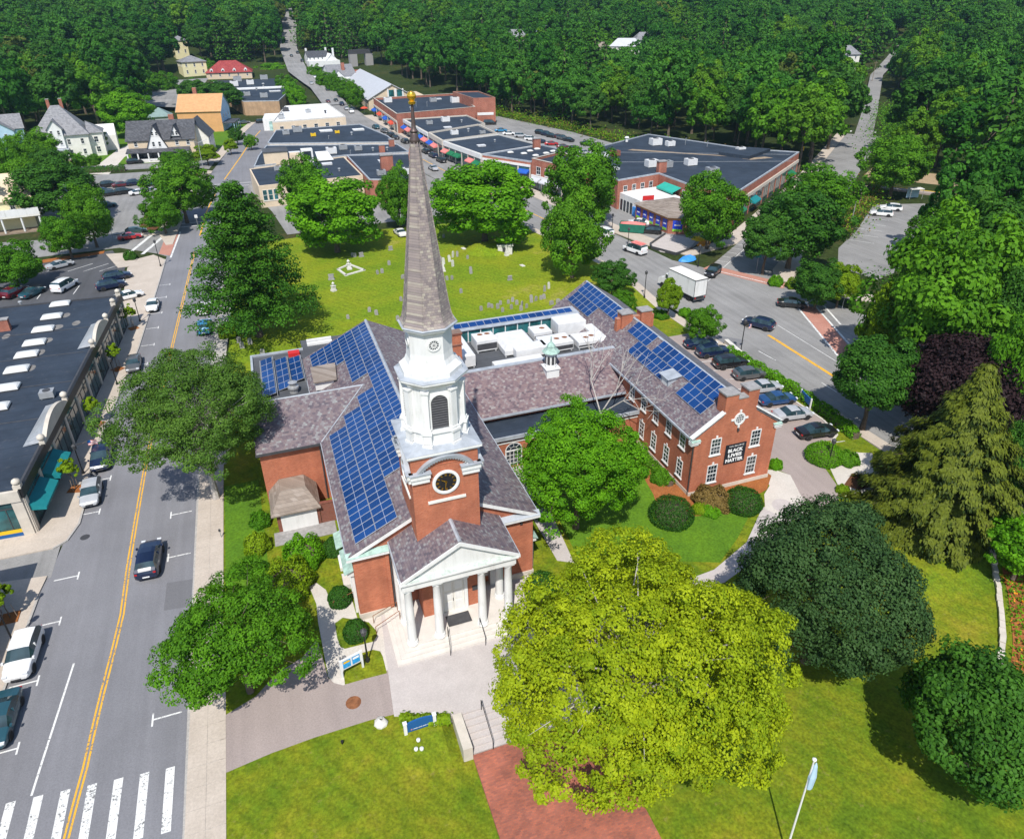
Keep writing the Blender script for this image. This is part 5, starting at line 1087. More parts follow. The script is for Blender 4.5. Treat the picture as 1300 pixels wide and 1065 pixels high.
# drooping spruce
def spruce(x, y, z, H, R, seed):
    rng = np.random.default_rng(seed); t = thing('drooping_spruce', 'tall olive green spruce with drooping layered branches by the lawn', 'tree', (x, y, z))
    P = []; Nn = []; T = []; b = MB(); b.tube((0, 0, -0.3), (0, 0, H*0.97), 0.38, 0.03, n=8, caps=False)
    for L in range(40):
        f = L/39; h = 0.6+(H-1.2)*f**0.92; rad = R*(1-f**1.25)*(0.82+0.36*rng.random())+0.3; nb = int(13-7*f)
        for k in range(nb):
            a = 2*pi*(k+rng.random()*0.8)/nb+L*0.7; ll = rad*(0.72+0.4*rng.random()); m = int(12+ll*13)
            s = rng.random(m)**0.75; dr = 0.32*ll*s**2.0-0.10*ll*s**5; droop = 0.32*ll
            px_ = np.cos(a)*s*ll; py_ = np.sin(a)*s*ll; pz_ = h-dr
            b.tube((0, 0, h), (cos(a)*ll*0.9, sin(a)*ll*0.9, h-0.22*ll), 0.05, 0.012, n=4, caps=False)
            for rep in range(9):
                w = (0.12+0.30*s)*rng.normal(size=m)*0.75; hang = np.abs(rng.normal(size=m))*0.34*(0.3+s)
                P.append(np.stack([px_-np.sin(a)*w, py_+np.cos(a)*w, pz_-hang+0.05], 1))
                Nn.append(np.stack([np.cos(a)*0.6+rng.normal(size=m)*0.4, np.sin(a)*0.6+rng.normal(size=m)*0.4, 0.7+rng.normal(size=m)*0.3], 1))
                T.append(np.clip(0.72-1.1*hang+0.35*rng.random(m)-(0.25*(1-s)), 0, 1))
    P = np.concatenate(P); Nn = np.concatenate(Nn); T = np.concatenate(T)
    b.build('trunk', bark, t); az = np.arctan2(P[:, 1], P[:, 0]); n = len(P); rad_ = np.stack([np.cos(az), np.sin(az), np.zeros(n)], 1); dn = rad_*0.55+np.array([0, 0, -0.85])+rng.normal(size=(n, 3))*0.22; tan_ = np.stack([-np.sin(az), np.cos(az), rng.normal(size=n)*0.3], 1)
    ln = (0.20+0.22*rng.random(n))[:, None]; wd = (0.055+0.05*rng.random(n))[:, None]
    V = np.stack([P-tan_*wd, P+dn*ln*0.5-tan_*wd*1.2, P+dn*ln, P+tan_*wd*1.2], 1).reshape(-1, 3)
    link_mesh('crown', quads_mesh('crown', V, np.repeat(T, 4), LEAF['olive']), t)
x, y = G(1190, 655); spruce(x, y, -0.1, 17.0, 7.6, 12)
# white pine with flat plates
def pine(x, y, z, H, R, seed, label):
    rng = np.random.default_rng(seed); t = thing('white_pine', label, 'tree', (x, y, z)); C_ = []; RR = []
    for L in range(12):
        f = L/11; h = H*(0.16+0.80*f); rad = R*(1-f)**0.7*(0.85+0.3*rng.random())+0.8; nb = int(11-4*f)
        for k in range(nb):
            a = 2*pi*(k+0.7*rng.random())/nb+L; 
            for s in ((0.92, 0.62, 0.3) if f < 0.85 else (0.8, 0.3)):
                C_.append((cos(a)*rad*s, sin(a)*rad*s, h+0.14*rad*s+rng.normal()*0.25)); RR.append((0.20+0.12*rng.random())*R*(1-0.4*f))
    C_ = np.array(C_); RR = np.array(RR); n = 150; q = sph(rng, len(C_)*n).reshape(len(C_), n, 3)
    q[..., 2] = np.abs(q[..., 2])*np.where(rng.random(q.shape[:2]) < 0.75, 1, -1)
    P = C_[:, None]+q*RR[:, None, None]*(0.5+0.55*rng.random((len(C_), n, 1)))*np.array([1, 1, 0.42])
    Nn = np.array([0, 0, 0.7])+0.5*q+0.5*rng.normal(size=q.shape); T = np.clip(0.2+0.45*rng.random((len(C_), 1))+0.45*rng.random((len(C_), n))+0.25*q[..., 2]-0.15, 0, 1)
    trunk_mb(seed, H*0.95, 0.45, C_, 0.15, nl=50, rl=0.22).build('trunk', bark, t, smooth=True)
    link_mesh('crown', leaf_mesh('crown', P.reshape(-1, 3), Nn.reshape(-1, 3), 0.30, T.ravel(), LEAF['pine']), t)
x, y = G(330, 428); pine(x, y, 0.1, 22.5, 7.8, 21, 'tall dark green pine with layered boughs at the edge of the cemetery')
# middle-distance trees share a few crowns
PROTO = {}
def proto(key, leaf, seed, R=5.0, H=10.6, z0=0.9, ncl=200, nlf=110, ls=0.29, **kw):
    t = tree('leafy_tree', 'prototype', 0, 0, 0, R, H, z0, leaf, seed, ncl, nlf, ls, **kw); PROTO[key] = t
proto('mid_a', 'mid', 31, shell=0.42, lobes=0.36, low=-.85); proto('mid_b', 'mid', 32, R=5.4, H=10.0, z0=0.8, shell=0.4, lobes=0.4, low=-.8); proto('deep_a', 'deep', 33, shell=0.45, lobes=0.34, low=-.8); proto('deep_b', 'deep', 34, R=4.6, H=12.0, z0=1.2, shell=0.55, lobes=0.2)
proto('bright_a', 'bright', 35, shell=0.42, lobes=0.36, low=-.85); proto('yg', 'yellowgreen', 36, R=4.5, H=9.2, z0=0.8, shell=0.45, lobes=0.3)
def plant(key, px, py, zc, rpx, asp, label, name='leafy_tree', group=None, rot=None, z=0.1):
    """a copy of a crown: centre pixel at height zc, half width in pixels"""
    zc = zc*1.28 if zc > 4.5 else zc*1.1
    x, y = spot(px, py, zc); p = PROTO[key]; o = copy_tree(p); o.name = name
    d = -(CM @ (np.array([x, y, zc])-(0, 0, CAM_H)))[2]
    baseR = {'mid_a': 5.0, 'mid_b': 5.4, 'deep_a': 5.0, 'deep_b': 4.6, 'bright_a': 5.0, 'yg': 4.5}[key]; baseC = {'mid_a': 6.3, 'mid_b': 5.8, 'deep_a': 6.3, 'deep_b': 7.2, 'bright_a': 6.3, 'yg': 5.4}[key]
    s = rpx*d/F/baseR; sz = zc/baseC if asp is None else s*asp
    o.location = (x, y, z); o.scale = (s, s, sz); o.rotation_euler = (0, 0, random.random()*6.28 if rot is None else rot)
    o['label'] = label
    if group: o['group'] = group
    elif 'group' in o: del o['group']
    return o
PL = [
 ('bright_a', 422, 268, 6.5, 62, None, 'bright green cemetery tree beside the low cream building with strip windows'),
 ('mid_a', 385, 232, 6.0, 30, None, 'leafy tree against the cream wall with teal windows'),
 ('bright_a', 614, 254, 7.0, 72, None, 'great bright green tree at the back of the cemetery beside the street'),
 ('mid_a', 742, 232, 8.0, 48, None, 'upper tree crown before the brick shops by the cemetery corner'),
 ('mid_b', 728, 300, 6.0, 44, None, 'spreading tree at the cemetery corner over the main street'),
 ('mid_b', 505, 250, 5.5, 26, None, 'smaller tree behind the slate spire at the cemetery edge'),
 ('mid_b', 903, 268, 6.0, 43, None, 'street tree on the pavement beside the wide black roofed block'),
 ('deep_a', 1010, 285, 6.5, 58, None, 'dark tree overhanging the side street opposite the black roofed block'),
 ('mid_a', 1040, 248, 6.0, 46, None, 'large leafy tree above the side street beyond the car park'),
 ('deep_b', 975, 305, 5.0, 32, None, 'darker tree at the mouth of the side street'),
 ('mid_a', 1140, 208, 6.5, 42, None, 'leafy tree between the side street and the railway cutting'),
 ('deep_a', 1040, 360, 4.0, 34, None, 'low dark tree on the street corner with the green street sign'),
 ('yg', 1068, 362, 3.5, 26, None, 'yellowish bushy tree beside the green street sign'),
 ('mid_b', 1205, 385, 9.0, 95, None, 'great spreading oak over the side lane'),
 ('deep_a', 1255, 330, 9.0, 78, None, 'tall dense tree behind the spreading oak'),
 ('yg', 1125, 415, 5.0, 32, None, 'small sunlit tree reaching over the side lane'),
 ('mid_a', 1200, 302, 5.0, 44, None, 'leafy tree along the near edge of the railside car park'),
 ('mid_b', 1290, 480, 7.0, 48, None, 'leafy tree past the oak at the far side of the lane'),
 ('deep_b', 1280, 420, 8.0, 45, None, 'dark tree rising beside the lane behind the oak'),
 ('bright_a', 1262, 258, 5.5, 44, None, 'broad green tree behind the railway platform'),
 ('mid_a', 228, 240, 6.0, 42, None, 'full green tree on the verge by the crossing of the west street'),
 ('mid_b', 205, 272, 4.0, 27, None, 'small pale tree beside the red car in the town car park'),
 ('mid_a', 82, 297, 4.5, 29, None, 'small neat tree between the two western car parks'),
 ('mid_b', 15, 338, 4.0, 38, None, 'spreading tree beside the dark shop car park'),
 ('deep_a', 70, 240, 6.0, 52, None, 'big tree between the town car park and the cream porch house'),
 ('mid_a', 34, 236, 6.0, 34, None, 'tree behind the house with the white columned porch'),
 ('mid_b', 112, 275, 5.0, 30, None, 'tree shading the entry of the town car park'),
 ('mid_b', 48, 192, 5.0, 32, None, 'round tree between the blue house and the white villa'),
 ('bright_a', 160, 142, 7.0, 35, None, 'big leafy tree behind the white villa and the gabled house'),
 ('deep_a', 128, 178, 3.0, 12, None, 'small tree in front of the white villa'),
 ('mid_a', 225, 205, 3.5, 22, None, 'bushy tree covering the porch of the gabled house'),
 ('yg', 262, 196, 3.0, 16, None, 'sunny shrub tree at the corner of the gabled house'),
 ('deep_b', 280, 122, 6.0, 30, None, 'dark tree behind the orange clapboard house'),
 ('mid_a', 318, 180, 2.5, 9, None, 'small tree beside the blue trimmed porch'),
 ('mid_b', 893, 412, 2.6, 24, None, 'small round tree at the head of the school car park'),
 ('yg', 850, 378, 3.2, 16, None, 'slim yellow green tree beside the main street pavement'),
 ('deep_a', 778, 352, 3.0, 27, None, 'dark evergreen shrub tree behind the school roof'),
 ('mid_a', 790, 384, 2.2, 17, None, 'bushy tree between the school roof and main street'),
 ('deep_b', 1285, 590, 5.0, 30, None, 'leafy tree beyond the copper beech at the road bend'),
]
PL += [('deep_a', 62, 214, 5.0, 26, None, 'tree at the garden corner of the white villa'), ('mid_b', 18, 205, 5.0, 22, None, 'tree before the pale blue house'), ('bright_a', 100, 204, 2.4, 10, None, 'round garden tree at the porch of the white villa'), ('mid_a', 120, 204, 2.2, 9, None, 'garden tree by the drive of the white villa'), ('deep_a', 300, 172, 3.0, 10, None, 'dark garden tree beside the orange house'), ('yg', 292, 186, 2.4, 9, None, 'sunny garden tree by the pavement of the orange house'), ('mid_b', 8, 225, 6.0, 30, None, 'tree behind the roof of the porch house'), ('deep_b', 245, 118, 6.0, 20, None, 'dark tree between the far lot and the orange house'), ('mid_a', 205, 108, 6.0, 22, None, 'tree at the rim of the far lot'), ('mid_b', 262, 92, 6.0, 14, None, 'tree between the cream house and the red roof')]
for a in PL: plant(*a)
# street trees down the long main street
for i, (px, py, r) in enumerate(((345, 92, 24), (352, 72, 17), (372, 118, 14), (362, 108, 13), (378, 128, 12))): plant('mid_a' if i % 2 else 'bright_a', px, py, 5.0, r, None, 'street tree on the shop side of the long main street', 'street_tree', 'street trees along the long main street')
for i, (px, py, r) in enumerate(((392, 88, 11), (402, 97, 12), (412, 104, 12), (424, 108, 12), (437, 113, 13), (450, 122, 13), (381, 78, 10))): plant('mid_b' if i % 2 else 'mid_a', px, py, 5.0, r, None, 'street tree along the kerb before the grey gabled hall', 'street_tree', 'street trees before the gabled hall')
for k_ in PROTO.values(): drop_tree(k_)
# saplings on the west pavement
sap = tree('sapling', 'slim street sapling in a mulched pit on the western pavement', 0, 0, 0, 0.95, 2.4, 1.5, 'yellowgreen', 51, 46, 60, 0.17, 0.05, nl=10, shell=0.3, lobes=0.3)
pit = MB().box(-0.65, 0.65, -0.65, 0.65, 0.02, 0.06).build('tree_pit', rustmulch, sap)
st = MB(); st.tube((-0.5, 0, 0), (-0.42, 0, 1.4), 0.03, n=5); st.tube((0.5, 0, 0), (0.42, 0, 1.4), 0.03, n=5); st.build('stake', wood, sap)
for i, (px, py) in enumerate(((14, 786), (97, 622), (124, 540), (150, 470), (170, 418))):
    o = sap if i == 0 else copy_tree(sap); x, y = G(px, py); o.location = (x, y, 0.14); o.rotation_euler = (0, 0, i*1.3); o['group'] = 'saplings along the western pavement'
# ------------------------------------------------------------------ shrubs
def shrub(name, label, x, y, z, R, H, leaf, seed, n=2600, ls=0.13, group=None, clipped=True):
    rng = np.random.default_rng(seed); t = thing(name, label, 'shrub', (x, y, z), 0, group); d = sph(rng, n); d[:, 2] = np.abs(d[:, 2])*1.0
    k = 1+(0.03 if clipped else 0.18)*np.sin(5*np.arctan2(d[:, 1], d[:, 0])+seed)*np.cos(4*d[:, 2]); r = k*(0.88+0.14*rng.random(n))
    prof = np.where(d[:, 2] < 0.3, 0.86+0.47*d[:, 2], 1.0)
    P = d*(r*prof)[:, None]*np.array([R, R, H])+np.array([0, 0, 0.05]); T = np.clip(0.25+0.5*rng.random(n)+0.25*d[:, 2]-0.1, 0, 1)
    link_mesh('foliage', leaf_mesh('foliage', P, d+0.55*rng.normal(size=d.shape), ls, T, LEAF[leaf]), t)
    core = MB(); core.lathe(0, 0, [(R*0.62, -0.1), (R*0.68, H*0.3), (R*0.58, H*0.55), (R*0.3, H*0.7), (0.02, H*0.75)], 10); core.build('stems', bark, t)
    return t
SH = [(853, 648, 2.3, 2.2, 'box', 'large clipped round bush at the brick corner of the school'), (944, 634, 2.0, 1.9, 'box', 'clipped round bush under the school banner wall'), (1047, 575, 2.1, 1.9, 'bright', 'clipped green dome bush beside the school drive lamp'),
 (451, 800, 0.0, 0, 'box', 'clipped ball bush beside the church walk lamp'), (431, 757, 0, 0, 'box', 'clipped ball bush beside the white side porch of the church'), (423, 694, 0, 0, 'box', 'clipped ball bush against the panelled roof wall of the church'),
 (688, 744, 0, 0, 'box', 'clipped dark bush at the right end of the portico steps')]
for i, (px, py, R, H, lf, lb) in enumerate(SH):
    if R == 0: R, H = (1.05, 1.5) if i < 6 else (1.6, 2.2)
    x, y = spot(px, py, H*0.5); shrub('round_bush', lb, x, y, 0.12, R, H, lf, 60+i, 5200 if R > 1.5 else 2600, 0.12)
LS = [(905, 632, 2.0, 1.5, 'rusty', 'loose flowering shrub in the bed under the school end windows'), (890, 646, 0.9, 0.7, 'yellowgreen', 'low bright shrub in front of the school bed'), (903, 648, 1.0, 0.8, 'bright', 'low green shrub at the edge of the school bed'), (837, 605, 0.9, 1.4, 'mid', 'small shrub beside the cellar grating at the school wall'),
 (1076, 582, 1.3, 1.1, 'mid', 'leafy shrub next to the dome bush by the school drive'), (365, 733, 2.2, 2.6, 'yellowgreen', 'yellow green shrub beside the curving church walk'), (385, 700, 1.9, 2.4, 'bright', 'broad green shrub on the grass before the church porch'), (326, 690, 1.2, 1.6, 'yellowgreen', 'bushy shrub in the border along the pavement lawn'), (322, 722, 1.1, 1.4, 'mid', 'low shrub nearer the drive in the pavement border'), (330, 660, 1.0, 1.3, 'mid', 'upper shrub in the border by the pavement lawn'), (1070, 622, 0.7, 0.6, 'yellowgreen', 'small bedding plant in the round drive island'), (985, 590, 0.7, 0.9, 'bright', 'small shrub at the right corner of the school wall'), (290, 420, 1.6, 1.8, 'yellowgreen', 'sunny yellow shrub beside the blue parked car'), (1008, 360, 1.4, 1.6, 'yellowgreen', 'round hedge bush on the pavement by the crossing'), (985, 357, 1.3, 1.5, 'bright', 'round bush next to the crossing signal post'),
 (870, 397, 1.1, 1.0, 'bright', 'shrub in the mulch by the main street pavement'), (840, 400, 1.2, 1.1, 'mid', 'spreading shrub behind the twin chimneys'), (165, 325, 1.3, 1.4, 'deep', 'clipped dark bush on the car park island')]
for i, (px, py, R, H, lf, lb) in enumerate(LS):
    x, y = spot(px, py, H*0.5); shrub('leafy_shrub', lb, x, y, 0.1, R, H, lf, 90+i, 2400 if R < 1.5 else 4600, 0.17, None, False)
# hedge between car park and main street
def hedge(label, pts, w, h, leaf, seed):
    rng = np.random.default_rng(seed); t = thing('hedge', label, 'hedge', (*pts[0], 0.1)); P = []; Nn = []; core = MB((*pts[0], 0.1)); n = 0
    for a, b_ in zip(pts, pts[1:]):
        L = hypot(b_[0]-a[0], b_[1]-a[1]); m = int(L*260); s = rng.random(m); th = rng.random(m)*pi; k = 1+0.12*np.sin(s*L*2.1+seed)+0.08*np.sin(s*L*5.3)
        ux, uy = (b_[0]-a[0])/L, (b_[1]-a[1])/L; off = np.cos(th)*w/2*k; z = np.sin(th)**0.7*h*k
        P.append(np.stack([a[0]+ux*s*L+uy*off-pts[0][0], a[1]+uy*s*L-ux*off-pts[0][1], z], 1)+rng.normal(size=(m, 3))*0.07); Nn.append(np.stack([uy*np.cos(th), -ux*np.cos(th), np.sin(th)], 1)+rng.normal(size=(m, 3))*0.5)
        c = offs([a, b_], w*0.3); d = offs([a, b_], -w*0.3); core.prism([c[0], c[1], d[1], d[0]], 0.0, h*0.75)
    P = np.concatenate(P); link_mesh('foliage', leaf_mesh('foliage', P, np.concatenate(Nn), 0.2, np.clip(0.3+0.6*rng.random(len(P)), 0, 1), LEAF[leaf]), t); core.build('stems', bark, t)
hedge('long loose hedge between the school car park and main street', [(58.3, 74), (58.9, 68), (59.4, 62), (59.3, 55), (58.8, 50.5)], 1.3, 1.2, 'bright', 71)
hedge('low hedge along the northern edge of the town car park', [(-62, 246), (-48, 243.5), (-36, 243)], 2.2, 1.6, 'deep', 72)
hedge('shrub bed along the verge beside the red car', [(-24.5, 176), (-22.5, 182), (-20.5, 190), (-18.5, 200)], 3.0, 1.5, 'mid', 73)
hedge('low planting at the foot of the school side wall', [(34.4, 57), (34.6, 53), (34.7, 50)], 1.0, 0.9, 'mid', 74)
hedge('green border planting beside the narrow church side walk', [(18.6, 57.5), (18.5, 52), (18.3, 47.5)], 0.9, 0.6, 'mid', 75)
hedge('low flowering border at the lip of the plaza', [(3.2, 33.0), (4.8, 32.4), (6.4, 31.9)], 0.7, 0.4, 'yellowgreen', 76)
# ------------------------------------------------------------------ flat roofed blocks
def ccw(p):
    a = sum(p[i][0]*p[(i+1) % len(p)][1]-p[(i+1) % len(p)][0]*p[i][1] for i in range(len(p)))
    return list(p) if a > 0 else list(p)[::-1]
def inset(p, d):
    p = ccw(p); n = len(p); out = []
    for i in range(n):
        a, b_, c = Vector(p[i-1]), Vector(p[i]), Vector(p[(i+1) % n]); e1 = (b_-a).normalized(); e2 = (c-b_).normalized()
        n1 = Vector((-e1.y, e1.x)); n2 = Vector((-e2.y, e2.x)); m = (n1+n2); m = m/max(0.3, m.dot(n1)+1e-6)*1.0
        out.append((b_.x+m.x*d, b_.y+m.y*d))
    return out
def flat_block(name, label, poly, z, wallm, roofm, ph=0.5, pm=None, cat='building', group=None, coping=None):
    poly = ccw(poly); cx = sum(p[0] for p in poly)/len(poly); cy = sum(p[1] for p in poly)/len(poly); org = (cx, cy, 0)
    t = thing(name, label, cat, org, 0, group)
    MB(org).prism(poly, -0.6, z).build('wall', wallm, t)
    rf = MB(org).prism(inset(poly, 0.02), z, z+0.08).build('roof', roofm, t)
    if ph:
        a, b_ = poly, inset(poly, 0.32); n = len(poly); m = MB(org)
        vs = [(*p, z) for p in a]+[(*p, z+ph) for p in a]+[(*p, z+ph) for p in b_]+[(*p, z) for p in b_]
        fs = []
        for i in range(n):
            j = (i+1) % n
            fs += [(i, j, n+j, n+i), (n+i, n+j, 2*n+j, 2*n+i), (2*n+i, 2*n+j, 3*n+j, 3*n+i)]
        m.add(vs, fs); m.build('parapet', pm or wallm, t)
        if coping:
            a2, b2 = inset(poly, -0.06), inset(poly, 0.38); m = MB(org); m.add([(*p, z+ph+0.002) for p in a2]+[(*p, z+ph+0.08) for p in a2]+[(*p, z+ph+0.08) for p in b2]+[(*p, z+ph+0.002) for p in b2], [f for i in range(n) for f in ((i, (i+1) % n, n+(i+1) % n, n+i), (n+i, n+(i+1) % n, 2*n+(i+1) % n, 2*n+i), (2*n+i, 2*n+(i+1) % n, 3*n+(i+1) % n, 3*n+i))]); m.build('coping', coping, t)
    t['_z'] = z; return t, org
def edge_frame(p0, p1):
    dx, dy = p1[0]-p0[0], p1[1]-p0[1]; L = hypot(dx, dy); u = (dx/L, dy/L); return u, (u[1], -u[0]), L   # normal to the right of travel
def ebox(mb, p0, u, nrm, s0, s1, d0, d1, z0, z1):
    mb.prism([(p0[0]+u[0]*s+nrm[0]*d, p0[1]+u[1]*s+nrm[1]*d) for s, d in ((s0, d0), (s1, d0), (s1, d1), (s0, d1))], z0, z1)
def facade_windows(t, org, p0, p1, n, w, h, z, rows=2, cols=2, fm=None, pm=None, key=False, margin=1.0):
    u, nrm, L = edge_frame(p0, p1)
    for i in range(n):
        s = margin+(L-2*margin)*(i+0.5)/n; window(t, nrm, (p0[0]+u[0]*s, p0[1]+u[1]*s), w, h, z, org, rows, cols, fm, pm, key, sill=True)
def shopfront(t, org, p0, p1, bay, z1, pier=None, fascia=None, gl=None, awn=(), zf=None, pw=0.45, sill=0.35):
    """piers, glazing, fascia and awnings along an edge; outward is to the right of p0 to p1"""
    u, nrm, L = edge_frame(p0, p1); n = max(1, round(L/bay)); b_ = L/n; zf = zf or z1-0.9
    for i in range(n+1):
        s = min(L-pw/2, max(pw/2, i*b_)); m = MB(org); ebox(m, p0, u, nrm, s-pw/2, s+pw/2, -0.1, 0.16, -0.3, zf); m.build('pier', pier or stone, t)
    for i in range(n):
        s0, s1 = i*b_+pw/2, (i+1)*b_-pw/2
        m = MB(org); ebox(m, p0, u, nrm, s0, s1, -0.1, 0.03, sill, zf-0.75); g = m.build('shop_window', gl or glass_shop, t)
        m = MB(org); ebox(m, p0, u, nrm, s0, s1, -0.1, 0.06, -0.3, sill); m.build('stall_riser', dark_metal, t)
        m = MB(org)
        for k in range(1, 3): ss = s0+(s1-s0)*k/3; ebox(m, p0, u, nrm, ss-0.035, ss+0.035, 0.0, 0.07, sill, zf-0.75)
        ebox(m, p0, u, nrm, s0, s1, 0.0, 0.075, zf-0.80, zf-0.70); m.build('mullions', dark_metal, g)
        m = MB(org); ebox(m, p0, u, nrm, s0, s1, -0.1, 0.05, zf-0.70, zf); m.build('transom', glass_teal if i % 2 else glass_shop, t)
        if awn and awn[i % len(awn)] is not None:
            m = MB(org); P = lambda s, d, z: (p0[0]+u[0]*s+nrm[0]*d, p0[1]+u[1]*s+nrm[1]*d, z)
            m.add([P(s0+0.1, 0.05, 3.3), P(s1-0.1, 0.05, 3.3), P(s1-0.1, 1.5, 2.55), P(s0+0.1, 1.5, 2.55), P(s1-0.1, 1.5, 2.3), P(s0+0.1, 1.5, 2.3), P(s0+0.1, 0.05, 2.5), P(s1-0.1, 0.05, 2.5)], [(0, 3, 2, 1), (3, 5, 4, 2), (0, 6, 5, 3), (1, 2, 4, 7)]); m.build('awning', awn[i % len(awn)], t)
    m = MB(org); ebox(m, p0, u, nrm, 0, L, -0.05, 0.28, zf+0.002, z1); m.build('fascia', fascia or stone, t)
def rooftop(t, org, kind, x, y, z, s=1.0, mat=None):
    m = MB(org)
    if kind == 'unit':
        m.box(x-0.9*s, x+0.9*s, y-0.7*s, y+0.7*s, z+0.15, z+1.1*s); m.box(x-0.8*s, x-0.65*s, y-0.6*s, y+0.6*s, z, z+0.15); m.box(x+0.65*s, x+0.8*s, y-0.6*s, y+0.6*s, z, z+0.15)
        o = m.build('roof_unit', mat or galv, t); f = MB(org); f.prism(blob(x, y, 0.5*s, 0.5*s, 12), z+1.1*s+0.004, z+1.1*s+0.08); f.build('fan_grille', dark_metal, o)
    elif kind == 'vent': m.lathe(x, y, [(0.22*s, z), (0.22*s, z+0.5*s), (0.38*s, z+0.6*s), (0.3*s, z+0.8*s), (0.05, z+0.85*s)], 10); m.build('roof_vent', mat or galv, t)
    elif kind == 'hatch': m.box(x-1.0*s, x+1.0*s, y-0.8*s, y+0.8*s, z, z+0.3); m.box(x-1.05*s, x+1.05*s, y-0.85*s, y+0.85*s, z+0.3, z+0.36); m.build('roof_hatch', mat or hvac_m, t)
    elif kind == 'skylight':
        w_, d_ = 1.5*s, 0.95*s; m.box(x-w_, x+w_, y-d_, y+d_, z, z+0.18); c = m.build('skylight', dark_metal, t); q = MB(org); lv = []
        for f, zz in ((1.0, 0.18), (0.96, 0.34), (0.8, 0.48), (0.45, 0.58)): lv.append([(x-w_*f, y-d_*f, z+zz), (x+w_*f, y-d_*f, z+zz), (x+w_*f, y+d_*f, z+zz), (x-w_*f, y+d_*f, z+zz)])
        q.add([p for l in lv for p in l], [(j*4+i, j*4+(i+1) % 4, j*4+4+(i+1) % 4, j*4+4+i) for j in range(3) for i in range(4)]+[(12, 13, 14, 15)]); q.build('dome', skylight_m, c, smooth=True)
    elif kind == 'chimney': m.box(x-0.8*s, x+0.8*s, y-0.5*s, y+0.5*s, z, z+2.0*s); c = m.build('chimney', mat or shop_brick, t); q = MB(org); q.box(x-0.9*s, x+0.9*s, y-0.6*s, y+0.6*s, z+2.0*s, z+2.15*s); q.build('chimney_cap', stone_grey, c)
    elif kind == 'pipe': m.tube((x, y, z), (x, y, z+1.0*s), 0.07, n=6); m.tube((x, y, z+1.0*s), (x+0.3, y, z+1.0*s), 0.07, n=6); m.build('roof_pipe', mat or galv, t)

# ---- long shop block on the west street
A0, A1 = (-25.1, 64.5), (-22.35, 115.8)
zA = 4.75
shopA, oA = flat_block('shop_block', 'long black roofed shop row with opal skylights along the west street', [A0, A1, (-66, 118.2), (-66, 66.2)], zA, cream, black_roof, 0.28, dark_metal)
shopfront(shopA, oA, A1, A0, 4.9, 5.1, stone, black, glass_shop, (None, None, None, None, None, None, None, None, None, teal, teal), zf=4.15) if False else None
shopfront(shopA, oA, A0, A1, 4.9, 5.12, stone, black, glass_shop, (teal, teal, None, None, None, None, None, None, None, None), zf=4.15)
shopfront(shopA, oA, (-38.0, 65.1), A0, 4.6, 5.12, stone, stone, glass_teal, (), zf=4.0, pw=0.9, sill=0.9)
u, nrm, L = edge_frame(A0, A1)
for s0, s1 in ((8.4, 17.0), (32.2, 40.5)):        # arched stone gables with ball finials
    n = 16; m = MB(oA); P = lambda s, d, z: (A0[0]+u[0]*s+nrm[0]*d, A0[1]+u[1]*s+nrm[1]*d, z); rc, hh = (s1-s0)/2, 1.35
    prof = [(s0+(s1-s0)*i/n, 5.12+hh*sin(pi*i/n)**0.8) for i in range(n+1)]
    vs = [P(s, d, z) for d in (0.30, -0.12) for s, z in prof]; k = n+1
    m.add(vs+[P(s0, 0.30, 5.0), P(s1, 0.30, 5.0), P(s0, -0.12, 5.0), P(s1, -0.12, 5.0)], [(i, i+1, k+i+1, k+i) for i in range(n)]+[tuple([2*k]+list(range(k))+[2*k+1])[::-1], tuple([2*k+2]+list(range(k, 2*k))+[2*k+3])]); gb = m.build('arched_gable', stone, shopA)
    m = MB(oA); vs = [P(s, -0.12, z-0.06) for s, z in prof]+[P(s, -1.9, 4.84) for s, z in prof]; m.add(vs, [(i, i+1, k+i+1, k+i) for i in range(n)]); m.build('gable_roof', galv, gb)
    for s in (s0-0.3, s1+0.3):
        x, y, _ = P(s, 0.05, 0); m = MB(oA); m.box(x-0.25, x+0.25, y-0.25, y+0.25, 5.0, 5.4); m.lathe(x, y, [(0.15, 5.4), (0.16, 5.5), (0.32, 5.62), (0.38, 5.8), (0.32, 6.0), (0.12, 6.15), (0.0, 6.18)], 12); m.build('ball_finial', stone, shopA, smooth=True)
for s in (0.4, L-0.5, L-4.5):
    x, y, _ = P(s, -0.1, 0); m = MB(oA); m.box(x-0.32, x+0.32, y-0.32, y+0.32, -0.3 if s < 1 else 4.9, 5.5); m.lathe(x, y, [(0.2, 5.5), (0.34, 5.62), (0.38, 5.8), (0.3, 5.98), (0.0, 6.15)], 12); m.build('ball_finial', stone, shopA, smooth=True)
for px, py in ((76, 385), (65.5, 401), (54.5, 417), (43.5, 434), (33.5, 449), (21, 468), (8, 491), (-6, 516)):
    x, y = G(px, py, zA+0.4); rooftop(shopA, oA, 'skylight', x, y, zA+0.08, 0.88)
stain = plain('pale roof stain', (0.19, 0.18, 0.17), 0.8, 0.3, 2)
for px, py in ((84, 401), (73, 416), (60, 433), (52, 448), (97, 411), (40, 468), (8, 428)):
    x, y = G(px, py, zA); MB(oA).prism(blob(x, y, 0.45+0.3*random.random(), 0.9, 14), zA+0.085, zA+0.092).build('roof_stain', stain, shopA)
for px, py, kd in ((27, 388, 'vent'), (8, 420, 'chimney'), (62, 505, 'unit'), (2, 417, 'unit')):
    x, y = G(px, py, zA); rooftop(shopA, oA, kd, x, y, zA+0.08, 0.8)
for y in (79.0, 87.5, 96.0, 104.5): MB(oA).prism([(-65, y+1.6), (-24.4, y-0.4), (-24.4, y-0.25), (-65, y+1.75)], zA+0.08, zA+0.12).build('roof_seam', dark_metal, shopA)
